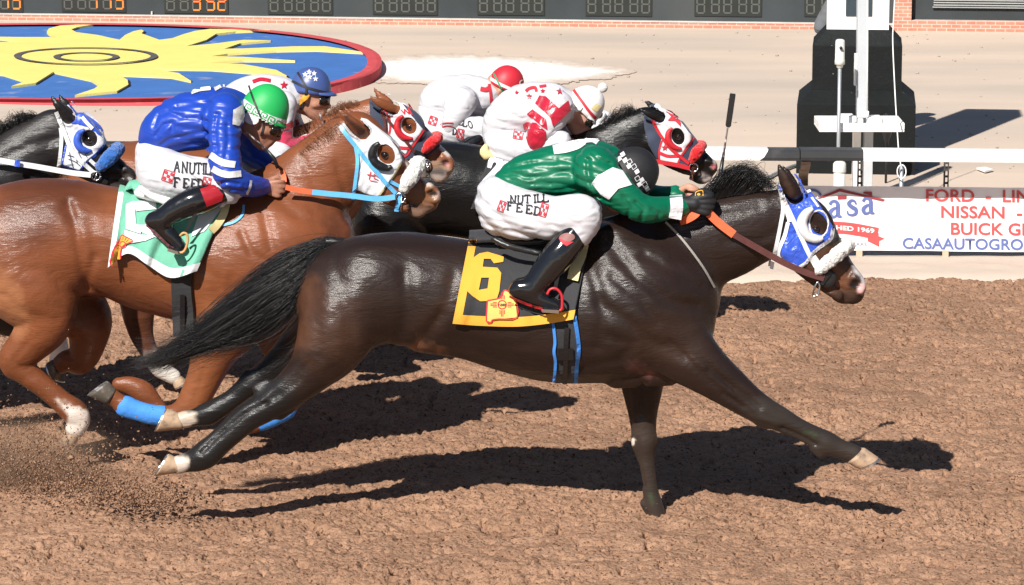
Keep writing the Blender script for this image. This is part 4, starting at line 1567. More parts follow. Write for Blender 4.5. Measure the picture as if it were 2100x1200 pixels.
# ------------------------------------------------------------------ the dark bay with the cloth numbered 6
DKB, BAY, BLK, WHT = (0.0185, 0.0105, 0.0082), (0.105, 0.043, 0.020), (0.012, 0.011, 0.011), (0.62, 0.55, 0.48)
Y6 = 14.78
ch6 = [
    ([(672, 610, 72), (715, 598, 104), (770, 592, 113), (830, 596, 120), (900, 606, 122), (975, 618, 122), (1050, 632, 132), (1130, 642, 141), (1205, 636, 151), (1285, 620, 158), (1345, 602, 132), (1392, 610, 74)], 0, 0.92, 0.03),   # trunk
    ([(1262, 560, 118), (1330, 530, 104), (1400, 510, 96), (1475, 492, 88), (1545, 468, 75), (1602, 452, 63)], 0, 0.58, 0.05),   # neck
    ([(1612, 440, 52), (1648, 462, 58), (1682, 516, 48), (1710, 558, 37), (1732, 586, 31), (1749, 600, 25)], 0, 0.62, 0.02),   # head
    ([(1622, 505, 30), (1650, 540, 26), (1690, 582, 16), (1718, 606, 11)], -0.045, 0.8, 0.015), ([(1622, 505, 30), (1650, 540, 26), (1690, 582, 16), (1718, 606, 11)], 0.045, 0.8, 0.015),   # jaw
    ([(1752, 572, 14), (1765, 584, 12), (1764, 594, 12)], -0.03, 0.9, 0.012), ([(1752, 572, 14), (1765, 584, 12), (1764, 594, 12)], 0.03, 0.9, 0.012),   # nostrils
    ([(1716, 606, 12), (1728, 613, 11), (1740, 612, 9)], 0, 1.1, 0.012),   # chin
    ([(1660, 425, 15), (1690, 452, 17), (1700, 480, 12)], -0.062, 0.7, 0.02), ([(1660, 425, 15), (1690, 452, 17), (1700, 480, 12)], 0.062, 0.7, 0.02),   # brow
    ([(1630, 398, 15, -.075), (1621, 387, 17.5, -.09), (1610, 369, 14, -.10), (1602, 350, 9, -.10), (1596, 333, 1.5, -.095)], -0.065, 0.42, 0.006), ([(1630, 402, 17), (1622, 378, 15), (1614, 356, 9), (1606, 340, 2)], 0.065, 0.55, 0.012),   # ears
    ([(760, 585, 92, -.07), (705, 650, 86, -.11), (674, 712, 68, -.14), (640, 757, 48), (600, 795, 40), (568, 818, 36), (540, 836, 32), (505, 857, 29.5), (455, 903, 27), (425, 930, 30), (405, 942, 26), (385, 948, 21), (366, 953, 19)], -0.15, 0.85, 0.05),   # near hind
    ([(740, 610, 90, .07), (680, 665, 72, .11), (630, 705, 55), (585, 738, 38), (545, 768, 28), (520, 785, 27), (480, 817, 22), (447, 838, 24), (425, 850, 24), (402, 856, 19), (372, 862, 18)], 0.14, 0.85, 0.05),   # far hind
    ([(1262, 520, 62, -.10), (1318, 600, 88, -.10), (1362, 672, 84, -.125), (1396, 715, 68, -.15), (1430, 745, 56), (1480, 783, 44), (1535, 824, 34), (1570, 846, 30), (1600, 860, 27), (1640, 880, 22), (1672, 897, 22.5), (1694, 909, 25), (1712, 916, 21), (1732, 924, 19), (1752, 932, 20)], -0.17, 0.72, 0.05),   # near fore
    ([(1300, 640, 85, .09), (1315, 735, 55), (1317, 795, 41), (1318, 845, 30), (1320, 880, 25.5), (1321, 905, 26), (1323, 930, 20), (1328, 970, 17), (1335, 1010, 17), (1340, 1035, 20), (1346, 1060, 20), (1351, 1085, 22)], 0.15, 0.85, 0.04),   # far fore
    ([(1435, 640, 26), (1425, 675, 34), (1405, 715, 30)], -0.09, 0.9, 0.04), ([(1435, 640, 26), (1425, 675, 34), (1405, 715, 30)], 0.09, 0.9, 0.04),   # breast
    ([(1265, 775, 22), (1330, 768, 26), (1372, 770, 22)], -0.1, 0.8, 0.03),
    ([(548, 782, 6), (525, 796, 9), (556, 800, 16)], -0.15, 0.8, 0.02), ([(505, 762, 5), (500, 775, 8), (528, 780, 14)], 0.14, 0.8, 0.02),   # points of the hocks
    ([(1700, 480, 12), (1735, 535, 9), (1764, 572, 8)], 0, 1.6, 0.02),   # nose bone
    ([(1556, 826, 12), (1578, 838, 13), (1594, 849, 10)], -0.17, 0.9, 0.012), ([(1556, 866, 9), (1572, 874, 8)], -0.17, 0.9, 0.012), ([(1670, 920, 9), (1684, 931, 10)], -0.17, 0.9, 0.012), ([(1690, 894, 10), (1704, 901, 9)], -0.17, 0.9, 0.01),   # near fore knee and fetlock
    ([(1339, 896, 7), (1341, 912, 7)], 0.15, 0.9, 0.012), ([(1302, 900, 6), (1304, 916, 6)], 0.15, 0.9, 0.012), ([(1320, 1032, 9), (1325, 1042, 9)], 0.15, 0.9, 0.012),
    ([(596, 838, 10), (575, 850, 12)], -0.15, 0.9, 0.015), ([(418, 918, 9), (402, 928, 10)], -0.15, 0.9, 0.012), ([(425, 834, 9), (412, 841, 9)], 0.14, 0.9, 0.012),
]
gr6 = [
    ([(830, 560), (838, 620), (825, 680), (800, 715)], 16, 0.010), ([(905, 640), (870, 690), (828, 722)], 14, 0.010), ([(930, 560), (918, 610), (900, 650)], 12, 0.005),
    ([(690, 545), (720, 640), (722, 720)], 16, 0.005), ([(640, 590), (655, 660), (660, 720)], 12, 0.004),
    ([(1200, 520), (1225, 580), (1235, 640), (1225, 700)], 14, 0.007), ([(1245, 490), (1300, 560), (1370, 610), (1425, 625)], 13, 0.008),
    ([(1255, 560), (1310, 600), (1345, 650)], 11, 0.006), ([(1230, 610), (1290, 650), (1330, 690), (1400, 720)], 13, 0.007), ([(1250, 680), (1290, 700), (1270, 730), (1200, 745)], 13, 0.008),
    ([(1320, 520), (1390, 560), (1440, 590)], 10, 0.005), ([(1490, 500), (1560, 500), (1595, 480)], 10, 0.005), ([(1400, 480), (1480, 450), (1560, 430)], 10, 0.004),
    ([(1000, 720), (1080, 735), (1180, 745)], 12, 0.004), ([(930, 690), (1000, 700), (1080, 700)], 10, 0.003),
    ([(1370, 690), (1440, 760), (1520, 830)], 6, 0.005), ([(1420, 715), (1490, 770), (1540, 810)], 5, 0.003), ([(640, 735), (600, 775), (560, 810)], 6, 0.004),
    ([(548, 822), (500, 848), (445, 895), (415, 925)], 5, 0.007), ([(1600, 872), (1640, 890), (1674, 908)], 4.5, 0.009), ([(1558, 852), (1580, 862), (1598, 868)], 5, -0.004), ([(1318, 790), (1319, 880)], 5.5, 0.010), ([(1313, 930), (1318, 985), (1326, 1030)], 4.5, 0.006), ([(1450, 752), (1510, 795), (1556, 832)], 5.5, 0.008), ([(1480, 800), (1530, 832)], 4.5, 0.005), ([(620, 770), (585, 800), (545, 825)], 4, 0.005), ([(1445, 735), (1500, 790), (1540, 840)], 3, 0.004), ([(1290, 810), (1300, 880)], 3, 0.004),
    ([(1700, 606), (1728, 602), (1752, 609)], 3, 0.006), ([(1690, 560), (1720, 590)], 6, 0.003), ([(1640, 470), (1625, 520), (1640, 545)], 8, 0.004),
]
pt6 = [
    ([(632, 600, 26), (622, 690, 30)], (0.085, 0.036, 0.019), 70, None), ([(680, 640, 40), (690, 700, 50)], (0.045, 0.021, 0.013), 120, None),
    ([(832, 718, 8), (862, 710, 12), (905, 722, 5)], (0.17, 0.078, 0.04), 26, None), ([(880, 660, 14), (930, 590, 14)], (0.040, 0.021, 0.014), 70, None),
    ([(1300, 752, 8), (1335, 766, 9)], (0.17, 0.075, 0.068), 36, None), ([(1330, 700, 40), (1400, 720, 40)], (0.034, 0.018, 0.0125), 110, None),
    ([(555, 815, 50), (480, 880, 60), (420, 935, 60)], BLK, 40, -1), ([(560, 770, 50), (480, 830, 60), (420, 860, 60)], BLK, 40, 1),
    ([(1590, 860, 55), (1680, 900, 60), (1745, 930, 50)], (0.030, 0.023, 0.019), 40, -1), ([(1322, 905, 55), (1335, 990, 55), (1345, 1060, 50)], (0.036, 0.026, 0.021), 50, 1),
    ([(370, 950, 17), (362, 955, 30)], (.5, .43, .36), 9, -1), ([(388, 858, 15), (372, 862, 28)], (0.48, 0.39, 0.31), 11, 1),
    ([(1299, 902, 3), (1297, 910, 3)], WHT, 3, 1),
    ([(1660, 520, 40), (1730, 585, 34)], (0.072, 0.032, 0.018), 50, None), ([(1712, 555, 14), (1730, 575, 12)], (0.14, 0.055, 0.028), 30, None),
    ([(1748, 535, 5), (1763, 560, 7), (1774, 580, 8)], (0.5, 0.47, 0.46), 9, None), ([(1770, 590, 9), (1765, 600, 6)], (0.62, 0.36, 0.34), 8, None),
    ([(1722, 614, 12), (1745, 608, 9)], (0.05, 0.028, 0.02), 14, None), ([(1752, 582, 9)], (0.012, 0.009, 0.009), 8, None), ([(1624, 394, 8), (1614, 374, 6), (1606, 356, 3)], (0.05, 0.028, 0.02), 8, -1),
    ([(1336, 1010, 3), (1338, 1025, 3)], (0.035, 0.05, 0.022), 10, 1), ([(1650, 884, 2), (1668, 892, 2)], (0.035, 0.05, 0.022), 9, -1),
]
H6 = build_horse(Y6, 'dark bay horse with cloth 6 and blue hood, at full stretch nearest the camera', ch6, gr6, DKB, pt6, 0.0085,
                 carve=[([(1748, 584, 6), (1755, 582, 7), (1760, 586, 5)], -0.052, 0.8)])
hoof(H6, (367, 970), (361, 938), (318, 976), (346, 931), -0.15, M['hoof'])
hoof(H6, (374, 880), (366, 847), (319, 885), (343, 838), 0.14, M['hoof'])
hoof(H6, (1774, 919), (1738, 949), (1803, 939), (1756, 960), -0.17, M['hoof'])
eye(H6, 1673, 470, 9)
# ------------------------------------------------------------------ tack of the horse with cloth 6
def eye_cups(H, parent, bvh, pts, rr, m, lift=.006):
    q = cr(np.array([(a, b, r) for (a, b), r in zip(pts, rr)], float), 5)
    c3, rad_ = [], []
    for a, b, r in q:
        p, n, d = hit(bvh, a, b)
        if p is None:
            continue
        c3.append(p - d * lift); rad_.append(r * MPP(b, H.Y0))
    MB().tube(c3, rad_, 10).build('eye_cup', m, parent, True)
    MB().tube([Vector((p.x, 2 * H.Y0 - p.y, p.z)) for p in c3], rad_, 10).build('eye_cup', m, parent, True)

def mk_tack6():
    H = H6
    Hd = hood(H, 'hood', [(1599, 388), (1606, 420), (1617, 452), (1612, 478), (1596, 528), (1632, 549), (1650, 546), (1666, 522), (1684, 507), (1703, 491), (1709, 466), (1692, 438), (1672, 406), (1656, 382), (1640, 368), (1618, 364)],
              M['c_blue'], 0.011, [ell_poly(1679, 459, 17, 26, -32), ear_poly((1630, 399), (1597, 335), 19), [(1592, 470), (1612, 455), (1612, 470), (1604, 500), (1586, 520)]], wrk=(0.003, (16, 16, 16), 4, True, 0.3))
    hb = bvh_of([H.body, Hd])
    H.hb = hb
    dw = lambda n, vf, m, off=0.005, par=None: decal(n, vf, hb, m, par or Hd, off, 4, None, H.Y0)
    dw('trim', merge2d(band([(1708, 468), (1703, 490), (1684, 505), (1666, 520), (1654, 538), (1640, 548)], 7), band([(1616, 456), (1609, 484), (1597, 526), (1632, 547)], 8)), M['c_white'])
    dw('trim', band([(1600, 390), (1612, 428), (1620, 455)], 9), M['c_white'], 0.006)
    dw('emblem', merge2d(flat_mesh([[(1651, 393), (1661, 388), (1664, 393), (1653, 399)]]), flat_mesh([[(1662, 406), (1667, 405), (1680, 424), (1676, 425)]])), M['c_white'])
    dw('trim', ring2d(1679, 459, 21, 29, 3, 3), M['c_white'], 0.004)
    # eye cup: raised crescent
    pts = [(1667, 427), (1654, 437), (1645, 455), (1649, 474), (1660, 486), (1677, 490), (1688, 487)]
    rr = [4, 9, 11, 11, 10, 8, 4]
    eye_cups(H, Hd, hb, pts, rr, M['l_white'])
    br = strap('bridle', [(1599, 387), (1610, 415), (1627, 452), (1643, 486), (1657, 517), (1672, 545), (1683, 557)], 9, hb, M['l_white'], H.root, H.Y0, 0.006, 0.005)
    strap('throat_strap', [(1600, 390), (1606, 425), (1601, 460), (1592, 505), (1585, 535), (1582, 552)], 8, hb, M['l_white'], br, H.Y0, 0.005, 0.005)
    strap('nose_strap', [(1669, 525), (1680, 540), (1690, 549)], 8, hb, M['l_white'], br, H.Y0, 0.005, 0.005)
    fl = fleece(H, [(1680, 555, 10, -.10), (1695, 541, 13.5, -.105), (1713, 525, 14.5, -.09), (1730, 510, 14.5, -.055), (1739, 503, 14, 0)], 0, M['fl_white'])
    p, n, d = hit(hb, 1695, 571)
    k = MPP(571, H.Y0)
    c = p - d * 0.012
    for sg in (1, -1):
        y = c.y if sg > 0 else 2 * H.Y0 - c.y
        bit = MB().ring_loft([[Vector((c.x + r * k * math.cos(a), y + o * sg, c.z + r * k * math.sin(a))) for a in np.linspace(0, 6.283, 25)[:-1]] for r, o in ((17, .012), (20, .006), (20, -.008), (17, -.013), (9, -.012))]).build('bit_guard', M['l_black'], br, True)
        if sg > 0:
            strap('bit_strap', [(1682, 590), (1690, 575), (1702, 560)], 7, bvh_of([bit]), M['l_black'], br, H.Y0, 0.006, 0.004)
        Yv = (c.y - .02) if sg > 0 else 2 * H.Y0 - c.y + .02
        MB().tube([P(x, y, Yv) for x, y in ((1667, 606), (1672, 585), (1678, 577), (1681, 586), (1679, 603), (1672, 609), (1667, 606))], .0045, 8).build('bit_ring', M['steel'], br, True)
    # reins, from the hands to the bit
    Yh, Yb = H.Y0 - 0.14, c.y - 0.024
    n_ = 10
    line = [(1437, 424), (1452, 436), (1475, 458), (1505, 481), (1550, 507), (1600, 535), (1650, 558), (1690, 571)]
    pr = [P(x, y, Yh + (Yb - Yh) * i / (len(line) - 1)) for i, (x, y) in enumerate(line)]
    ribbon('rein_grip', pr[:4], 17 * k, .006, M['grip'], br)
    ribbon('rein', pr[3:], 13 * k, .006, M['l_brown'], br)
    prf = [Vector((p.x, 2 * H.Y0 - p.y, p.z)) for p in pr]
    ribbon('rein_grip', prf[:4], 17 * k, .006, M['grip'], br)
    ribbon('rein', prf[3:], 13 * k, .006, M['l_brown'], br)
    loop = [P(1438, 424, Yh), P(1425, 440, Yh - .01), P(1408, 450, Yh), P(1395, 454, Yh + .03)]
    ribbon('rein_grip', loop, 16 * k, .006, M['grip'], br)
    # breast string
    strap('yoke_cord', [(1365, 455), (1400, 492), (1440, 545), (1466, 590)], 4.5, H.bvh, M['steel'] if False else mat('cord_grey', (.3, .28, .25), .6, bump=.4, bscale=300), H.root, H.Y0, 0.004, 0.002, False)
    # saddle cloth
    cl = cloth_sheet(H, 'saddle_cloth', [(962, 491), (1010, 489), (1080, 492), (1150, 487), (1212, 478)], [(928, 664), (980, 668), (1060, 670), (1130, 663), (1176, 655)], M['c_black'], 56, 36, 0.010, 0.012, wave=0.003)
    cb = bvh_of([cl])
    dc = lambda n, vf, m, off=0.0075: decal(n, vf, cb, m, cl, off, 5)
    sheet_strip(H, cl, 'border', [(0, .085, 0, 1), (0, 1, .9, 1)], M['c_gold'])
    six = [(983, 521), (1000, 518), (1024, 525), (1033, 528), (1032, 538), (1013, 541), (1006, 532), (992, 532), (990, 548), (1020, 550), (1028, 561), (1024, 598), (1018, 617), (985, 618), (968, 607), (957, 596), (963, 560), (970, 530)]
    hole = [(987, 570), (1003, 570), (1000, 592), (982, 595)]
    v, f = tess_hole(six, hole)
    dc('number', (v, f), M['c_gold'], 0.009)
    st = [(1000, 617), (1026, 611), (1034, 596), (1045, 600), (1057, 611), (1061, 651), (1024, 654), (1010, 656), (1008, 660), (998, 658)]
    dc('state_emblem', flat_mesh([st]), M['c_yell'], 0.0105)
    edge = band(st + st[:1], 2.6, 3)
    zia = [disc_ring(1030, 625, 9.5, 2)]
    for a in range(4):
        for o in (-4.5, -1.5, 1.5, 4.5):
            l0, l1 = 11, (24 if abs(o) < 2 else 19)
            ca, sa = math.cos(a * math.pi / 2), math.sin(a * math.pi / 2)
            zia.append(band([(1030 + ca * l0 - sa * o, 625 + sa * l0 + ca * o), (1030 + ca * l1 - sa * o, 625 + sa * l1 + ca * o)], 1.5))
    dc('emblem_lines', merge2d(edge, *zia), M['c_red'], 0.012)
    dc('emblem_lettering', aff(text2d('NMB', 1, .02, align='CENTER'), 1030, 628, 7.5), M['c_black'], 0.0125)
    # girth
    gb = girth_band(H, [(1160, 645), (1160, 690), (1160, 735), (1161, 772), (1161, 786)], 46, M['c_black'], 'girth', 0.005)
    gbb = bvh_of([H.body, gb])
    strap('girth_edge', [(1172, 625), (1180, 660), (1187, 715), (1183, 750), (1181, 786)], 8, gbb, M['bandage'], gb, H.Y0, .006, .004)
    strap('girth_edge', [(1134, 660), (1138, 700), (1136, 722), (1139, 745), (1136, 785)], 6, gbb, M['bandage'], gb, H.Y0, .006, .004)
    strap('girth_buckle', [(1163, 672), (1161, 700), (1160, 740), (1158, 788)], 10, gbb, M['l_black'], gb, H.Y0, .009, .004)
    strap('girth_keeper', [(1143, 727), (1176, 727)], 24, gbb, M['l_black'], gb, H.Y0, .008, .006)
    # saddle and pad
    sad, _ = sdf_obj('saddle', [rows_px([(1030, 488, 9), (1060, 488, 13), (1110, 484, 16), (1165, 474, 14), (1200, 468, 11)], H.Y0, 0, 4.6),
                                rows_px([(1012, 490, 6, -.22), (1040, 504, 7, -.24), (1075, 513, 7, -.245), (1108, 520, 7, -.25)], H.Y0, 0, .8)], 0.009, M['l_black'], H.root, 0.02)
    strap('saddle_pad', [(1196, 500), (1190, 525), (1180, 550), (1174, 574)], 23, bvh_of([H.body, cl]), M['foam'], H.root, H.Y0, 0.022, 0.004)
    return cl

def tess_hole(outer, hole):
    t = tessellate_polygon([[Vector((a, b, 0)) for a, b in outer], [Vector((a, b, 0)) for a, b in hole]])
    return list(outer) + list(hole), [tuple(i) for i in t]

def disc_ring(cx, cy, r, w_):
    return ring2d(cx, cy, r, r, w_, w_, 28)

# tail and mane of the bay
def mk_hair6():
    H = H6
    def g(line, dy): return [P(x, y, H.Y0 + d) for (x, y), d in zip(line, dy if hasattr(dy, '__len__') else [dy] * len(line))]
    top = [(712, 494), (672, 492), (620, 510), (560, 538), (500, 588), (440, 640), (380, 690), (330, 722), (285, 735)]
    mid = [(712, 500), (670, 508), (615, 545), (555, 585), (490, 635), (420, 685), (370, 715), (330, 742), (300, 755)]
    mi2 = [(708, 506), (665, 525), (615, 575), (560, 615), (495, 660), (430, 695), (375, 718), (325, 738), (270, 745)]
    bot = [(704, 512), (660, 540), (620, 600), (575, 650), (520, 685), (460, 705), (400, 722), (350, 740), (310, 750)]
    fl = [(704, 510), (665, 535), (630, 590), (590, 650), (545, 690), (500, 705), (440, 705), (380, 700), (250, 690)]
    core = [(715, 503, 12), (675, 508, 19), (620, 545, 29), (560, 590, 31), (500, 638, 24), (440, 678, 12), (400, 700, 4)]
    rows = rows_px(core, H.Y0, 0, .55)
    lo, hi = bounds([rows], .04)
    fd = Field(lo, hi, .009)
    fd.chain(rows, .01)
    fd.wrinkle(.006, (10, 18, 22), 3, True, .2)
    cv, cf = fd.mesh(1)
    gs = [g(top, [0, 0, .0, .01, .02, .02, .02, .02, .02]), g(mid, [-.02, -.02, -.05, -.06, -.06, -.05, -.03, -.02, 0]), g(mi2, [-.02, -.02, -.06, -.07, -.06, -.05, -.04, -.02, 0]), g(bot, [0, 0, -.04, -.05, -.04, -.03, -.02, 0, 0]), g(fl, [0, 0, 0, 0, 0, .02, .02, .03, .03])]
    o = hair('tail', gs[:4], M['hair_black'], H.root, 1900, .0011, 18, .019, 3, core=(cv, cf), short=.55)
    hair('tail_wisps', [gs[3], gs[4]], M['hair_black'], o, 220, .0008, 18, .028, 5, short=.5)
    # mane: a dark mass tossed up behind the poll
    def cl(pts, dy=0): return [P(x, y, H.Y0 + dy) for x, y in pts]
    rows = rows_px([(1440, 415, 10), (1478, 392, 20), (1510, 376, 22), (1540, 368, 16), (1560, 376, 10)], H.Y0, 0, .5)
    lo, hi = bounds([rows], .03)
    fd = Field(lo, hi, .008); fd.chain(rows, .01); fd.wrinkle(.005, (30, 20, 14), 3, True, .3)
    cv, cf = fd.mesh(1)
    gm = [cl([(1380, 432), (1420, 420), (1450, 405), (1468, 395)], -.02), cl([(1440, 420), (1462, 385), (1478, 360), (1494, 352), (1508, 366)], -.02), cl([(1468, 408), (1486, 372), (1506, 350), (1524, 346), (1538, 368)], -.03), cl([(1495, 402), (1512, 372), (1532, 350), (1550, 349), (1565, 372)], -.03), cl([(1530, 398), (1544, 376), (1556, 362), (1566, 366), (1570, 388)], -.03), cl([(1560, 393), (1572, 386), (1585, 384), (1597, 386)], -.02)]
    hair('mane', gm, M['hair_black'], H.root, 800, .0011, 12, .012, 8, core=(cv, cf), short=.3)

mk_tack6()
mk_hair6()
# ================================================================== riders
M['skin'] = mat('skin', (0.46, 0.23, 0.155), 0.5, 0.4, 0.12, 14, 0.15, 120, sss=0.08)
M['skin_dark'] = mat('skin_tan', (0.34, 0.155, 0.10), 0.5, 0.4, 0.12, 14, 0.15, 120, sss=0.08)
M['skin_fair'] = mat('skin_fair', (0.56, 0.30, 0.225), 0.5, 0.4, 0.1, 14, 0.15, 120, sss=0.08)
M['breeches'] = mat('breeches_white', (0.54, 0.535, 0.565), 0.6, 0.35, 0.03, 6, bump=0.08, bscale=250, fold=0.3, fscale=14, fstretch=(1, 1, 1.5), ridged=True)
M['s_green'] = mat('satin_green', (0.0, 0.12, 0.058), 0.40, 0.5, 0.08, 5, fold=0.14, fscale=20, fstretch=(0.25, 1, 1.8), rvar=0.05, ridged=True)
M['s_blue'] = mat('satin_royal', (0.012, 0.05, 0.36), 0.38, 0.5, 0.08, 5, fold=0.14, fscale=20, fstretch=(0.35, 1, 1.6), rvar=0.05, ridged=True)
M['s_red'] = mat('satin_red', (0.42, 0.008, 0.03), 0.3, 0.6, 0.08, 5, fold=0.4, fscale=11, sheen=0.2)
M['s_pink'] = mat('satin_pink', (0.66, 0.05, 0.12), 0.3, 0.6, 0.08, 5, fold=0.4, fscale=11, sheen=0.2)
M['s_white'] = mat('silk_white', (0.58, 0.57, 0.595), 0.45, 0.4, 0.03, 5, fold=0.4, fscale=14, fstretch=(0.8, 1, 1.3), ridged=True)
M['boot'] = mat('boot_leather', (0.008, 0.008, 0.009), 0.13, 0.6, 0.1, 5, fold=0.05, fscale=10, coat=0.4, coat_r=0.08)
M['boot_red'] = mat('boot_red', (0.33, 0.012, 0.02), 0.25, 0.6, 0.1, 5)
M['sole'] = mat('boot_sole', (0.17, 0.055, 0.06), 0.6, 0.4, 0.2, 20)
M['goggle'] = mat('goggle_lens', (0.01, 0.008, 0.006), 0.1, 0.6, 0.1)
M['strapb'] = mat('chin_strap', (0.02, 0.02, 0.022), 0.5, 0.4, 0.1)
M['cap_black'] = mat('cap_black', (0.014, 0.014, 0.016), 0.6, 0.4, 0.15, 6, fold=0.12, fscale=10)
M['cap_green'] = mat('cap_green', (0.015, 0.36, 0.085), 0.5, 0.4, 0.06, 6, fold=0.06, fscale=8)
M['cap_blue'] = mat('cap_blue', (0.05, 0.085, 0.25), 0.35, 0.5, 0.06, 6)
M['cap_red'] = mat('cap_red', (0.50, 0.02, 0.035), 0.5, 0.4, 0.06, 6, fold=0.05, fscale=8)
M['cap_white'] = mat('cap_white', (0.74, 0.73, 0.72), 0.5, 0.4, 0.08, 6, fold=0.12, fscale=9)

def seg_pt(p, d, u, f, up, lat):
    return p + d * f + u * up + Vector((0, 1, 0)) * lat

def head_rows(c, ang, s=1.0):
    """head in its own frame: c = centre of the skull; ang = degrees the face is turned down from level (facing +x)"""
    a = rad(ang)
    d, u = Vector((math.cos(a), 0, -math.sin(a))), Vector((math.sin(a), 0, math.cos(a)))
    R = lambda pts, w_=1.0: [(*(seg_pt(c, d, u, f * s, h_ * s, l * s)), r * s, w_) for f, h_, l, r in pts]
    L = []
    L.append(R([(-.03, .01, 0, .088), (.01, .015, 0, .092)], .84))
    L.append(R([(.035, -.03, 0, .066), (.045, -.07, 0, .052), (.052, -.105, 0, .034)], .86))
    L.append(R([(-.005, -.06, 0, .055), (.03, -.095, 0, .04)], 1.05))
    L.append(R([(.092, .0, 0, .014), (.106, -.028, 0, .012), (.117, -.05, 0, .0135)], .9))           # nose
    L.append(R([(.105, -.056, .012, .009), (.105, -.056, -.012, .009)], 1))
    L.append(R([(.092, -.078, -.016, .010), (.099, -.078, 0, .0105), (.092, -.078, .016, .010)], 1))  # lips
    L.append(R([(.089, -.092, -.014, .010), (.096, -.093, 0, .0105), (.089, -.092, .014, .010)], 1))
    L.append(R([(.078, -.115, 0, .021), (.07, -.12, 0, .022)], 1.1))                                   # chin
    for sg in (1, -1):
        L.append(R([(.075, .012, .02 * sg, .016), (.066, .01, .05 * sg, .014)], 1))                    # brow
        L.append(R([(.062, -.035, .04 * sg, .026), (.04, -.045, .055 * sg, .02)], .9))                 # cheek
        L.append(R([(-.012, .0, .078 * sg, .012), (-.018, -.02, .08 * sg, .014), (-.008, -.045, .076 * sg, .009)], .6))   # ear
    neck = R([(-.02, -.06, 0, .055), (-.045, -.12, 0, .056)], 1)
    return L, d, u

def hand_rows(w, k, sgn, ang, grip=0.02, s=1.0):
    """fist around a rein: w = wrist, knuckles towards angle ang in the picture plane; sgn = side the fingers fold to (y)"""
    a = rad(ang)
    d, u = Vector((math.cos(a), 0, -math.sin(a))), Vector((math.sin(a), 0, math.cos(a)))
    Yv = Vector((0, sgn, 0))
    L = []
    pk = lambda f, h_, l: w + d * f * s + u * h_ * s + Yv * l * s
    row = lambda pts: [(*p, r * s, 1.0) for p, r in pts]
    L.append(row([(pk(-.02, 0, 0), .024), (pk(.02, 0, 0), .027)]))
    for i, (o, ln) in enumerate(((.033, .95), (.011, 1.05), (-.011, 1.0), (-.032, .85))):
        L.append(row([(pk(.015, o * .6, 0), .014), (pk(.066, o, -.006), .0115), (pk(.092 * ln, o, .010), .0105), (pk(.088 * ln, o, .036), .0095), (pk(.062, o, .042), .0085), (pk(.05, o, .03), .008)]))
    L.append(row([(pk(.02, .022, .01), .015), (pk(.05, .046, .022), .012), (pk(.078, .04, .03), .0105), (pk(.092, .03, .034), .009)]))
    return L

class Rider:
    pass

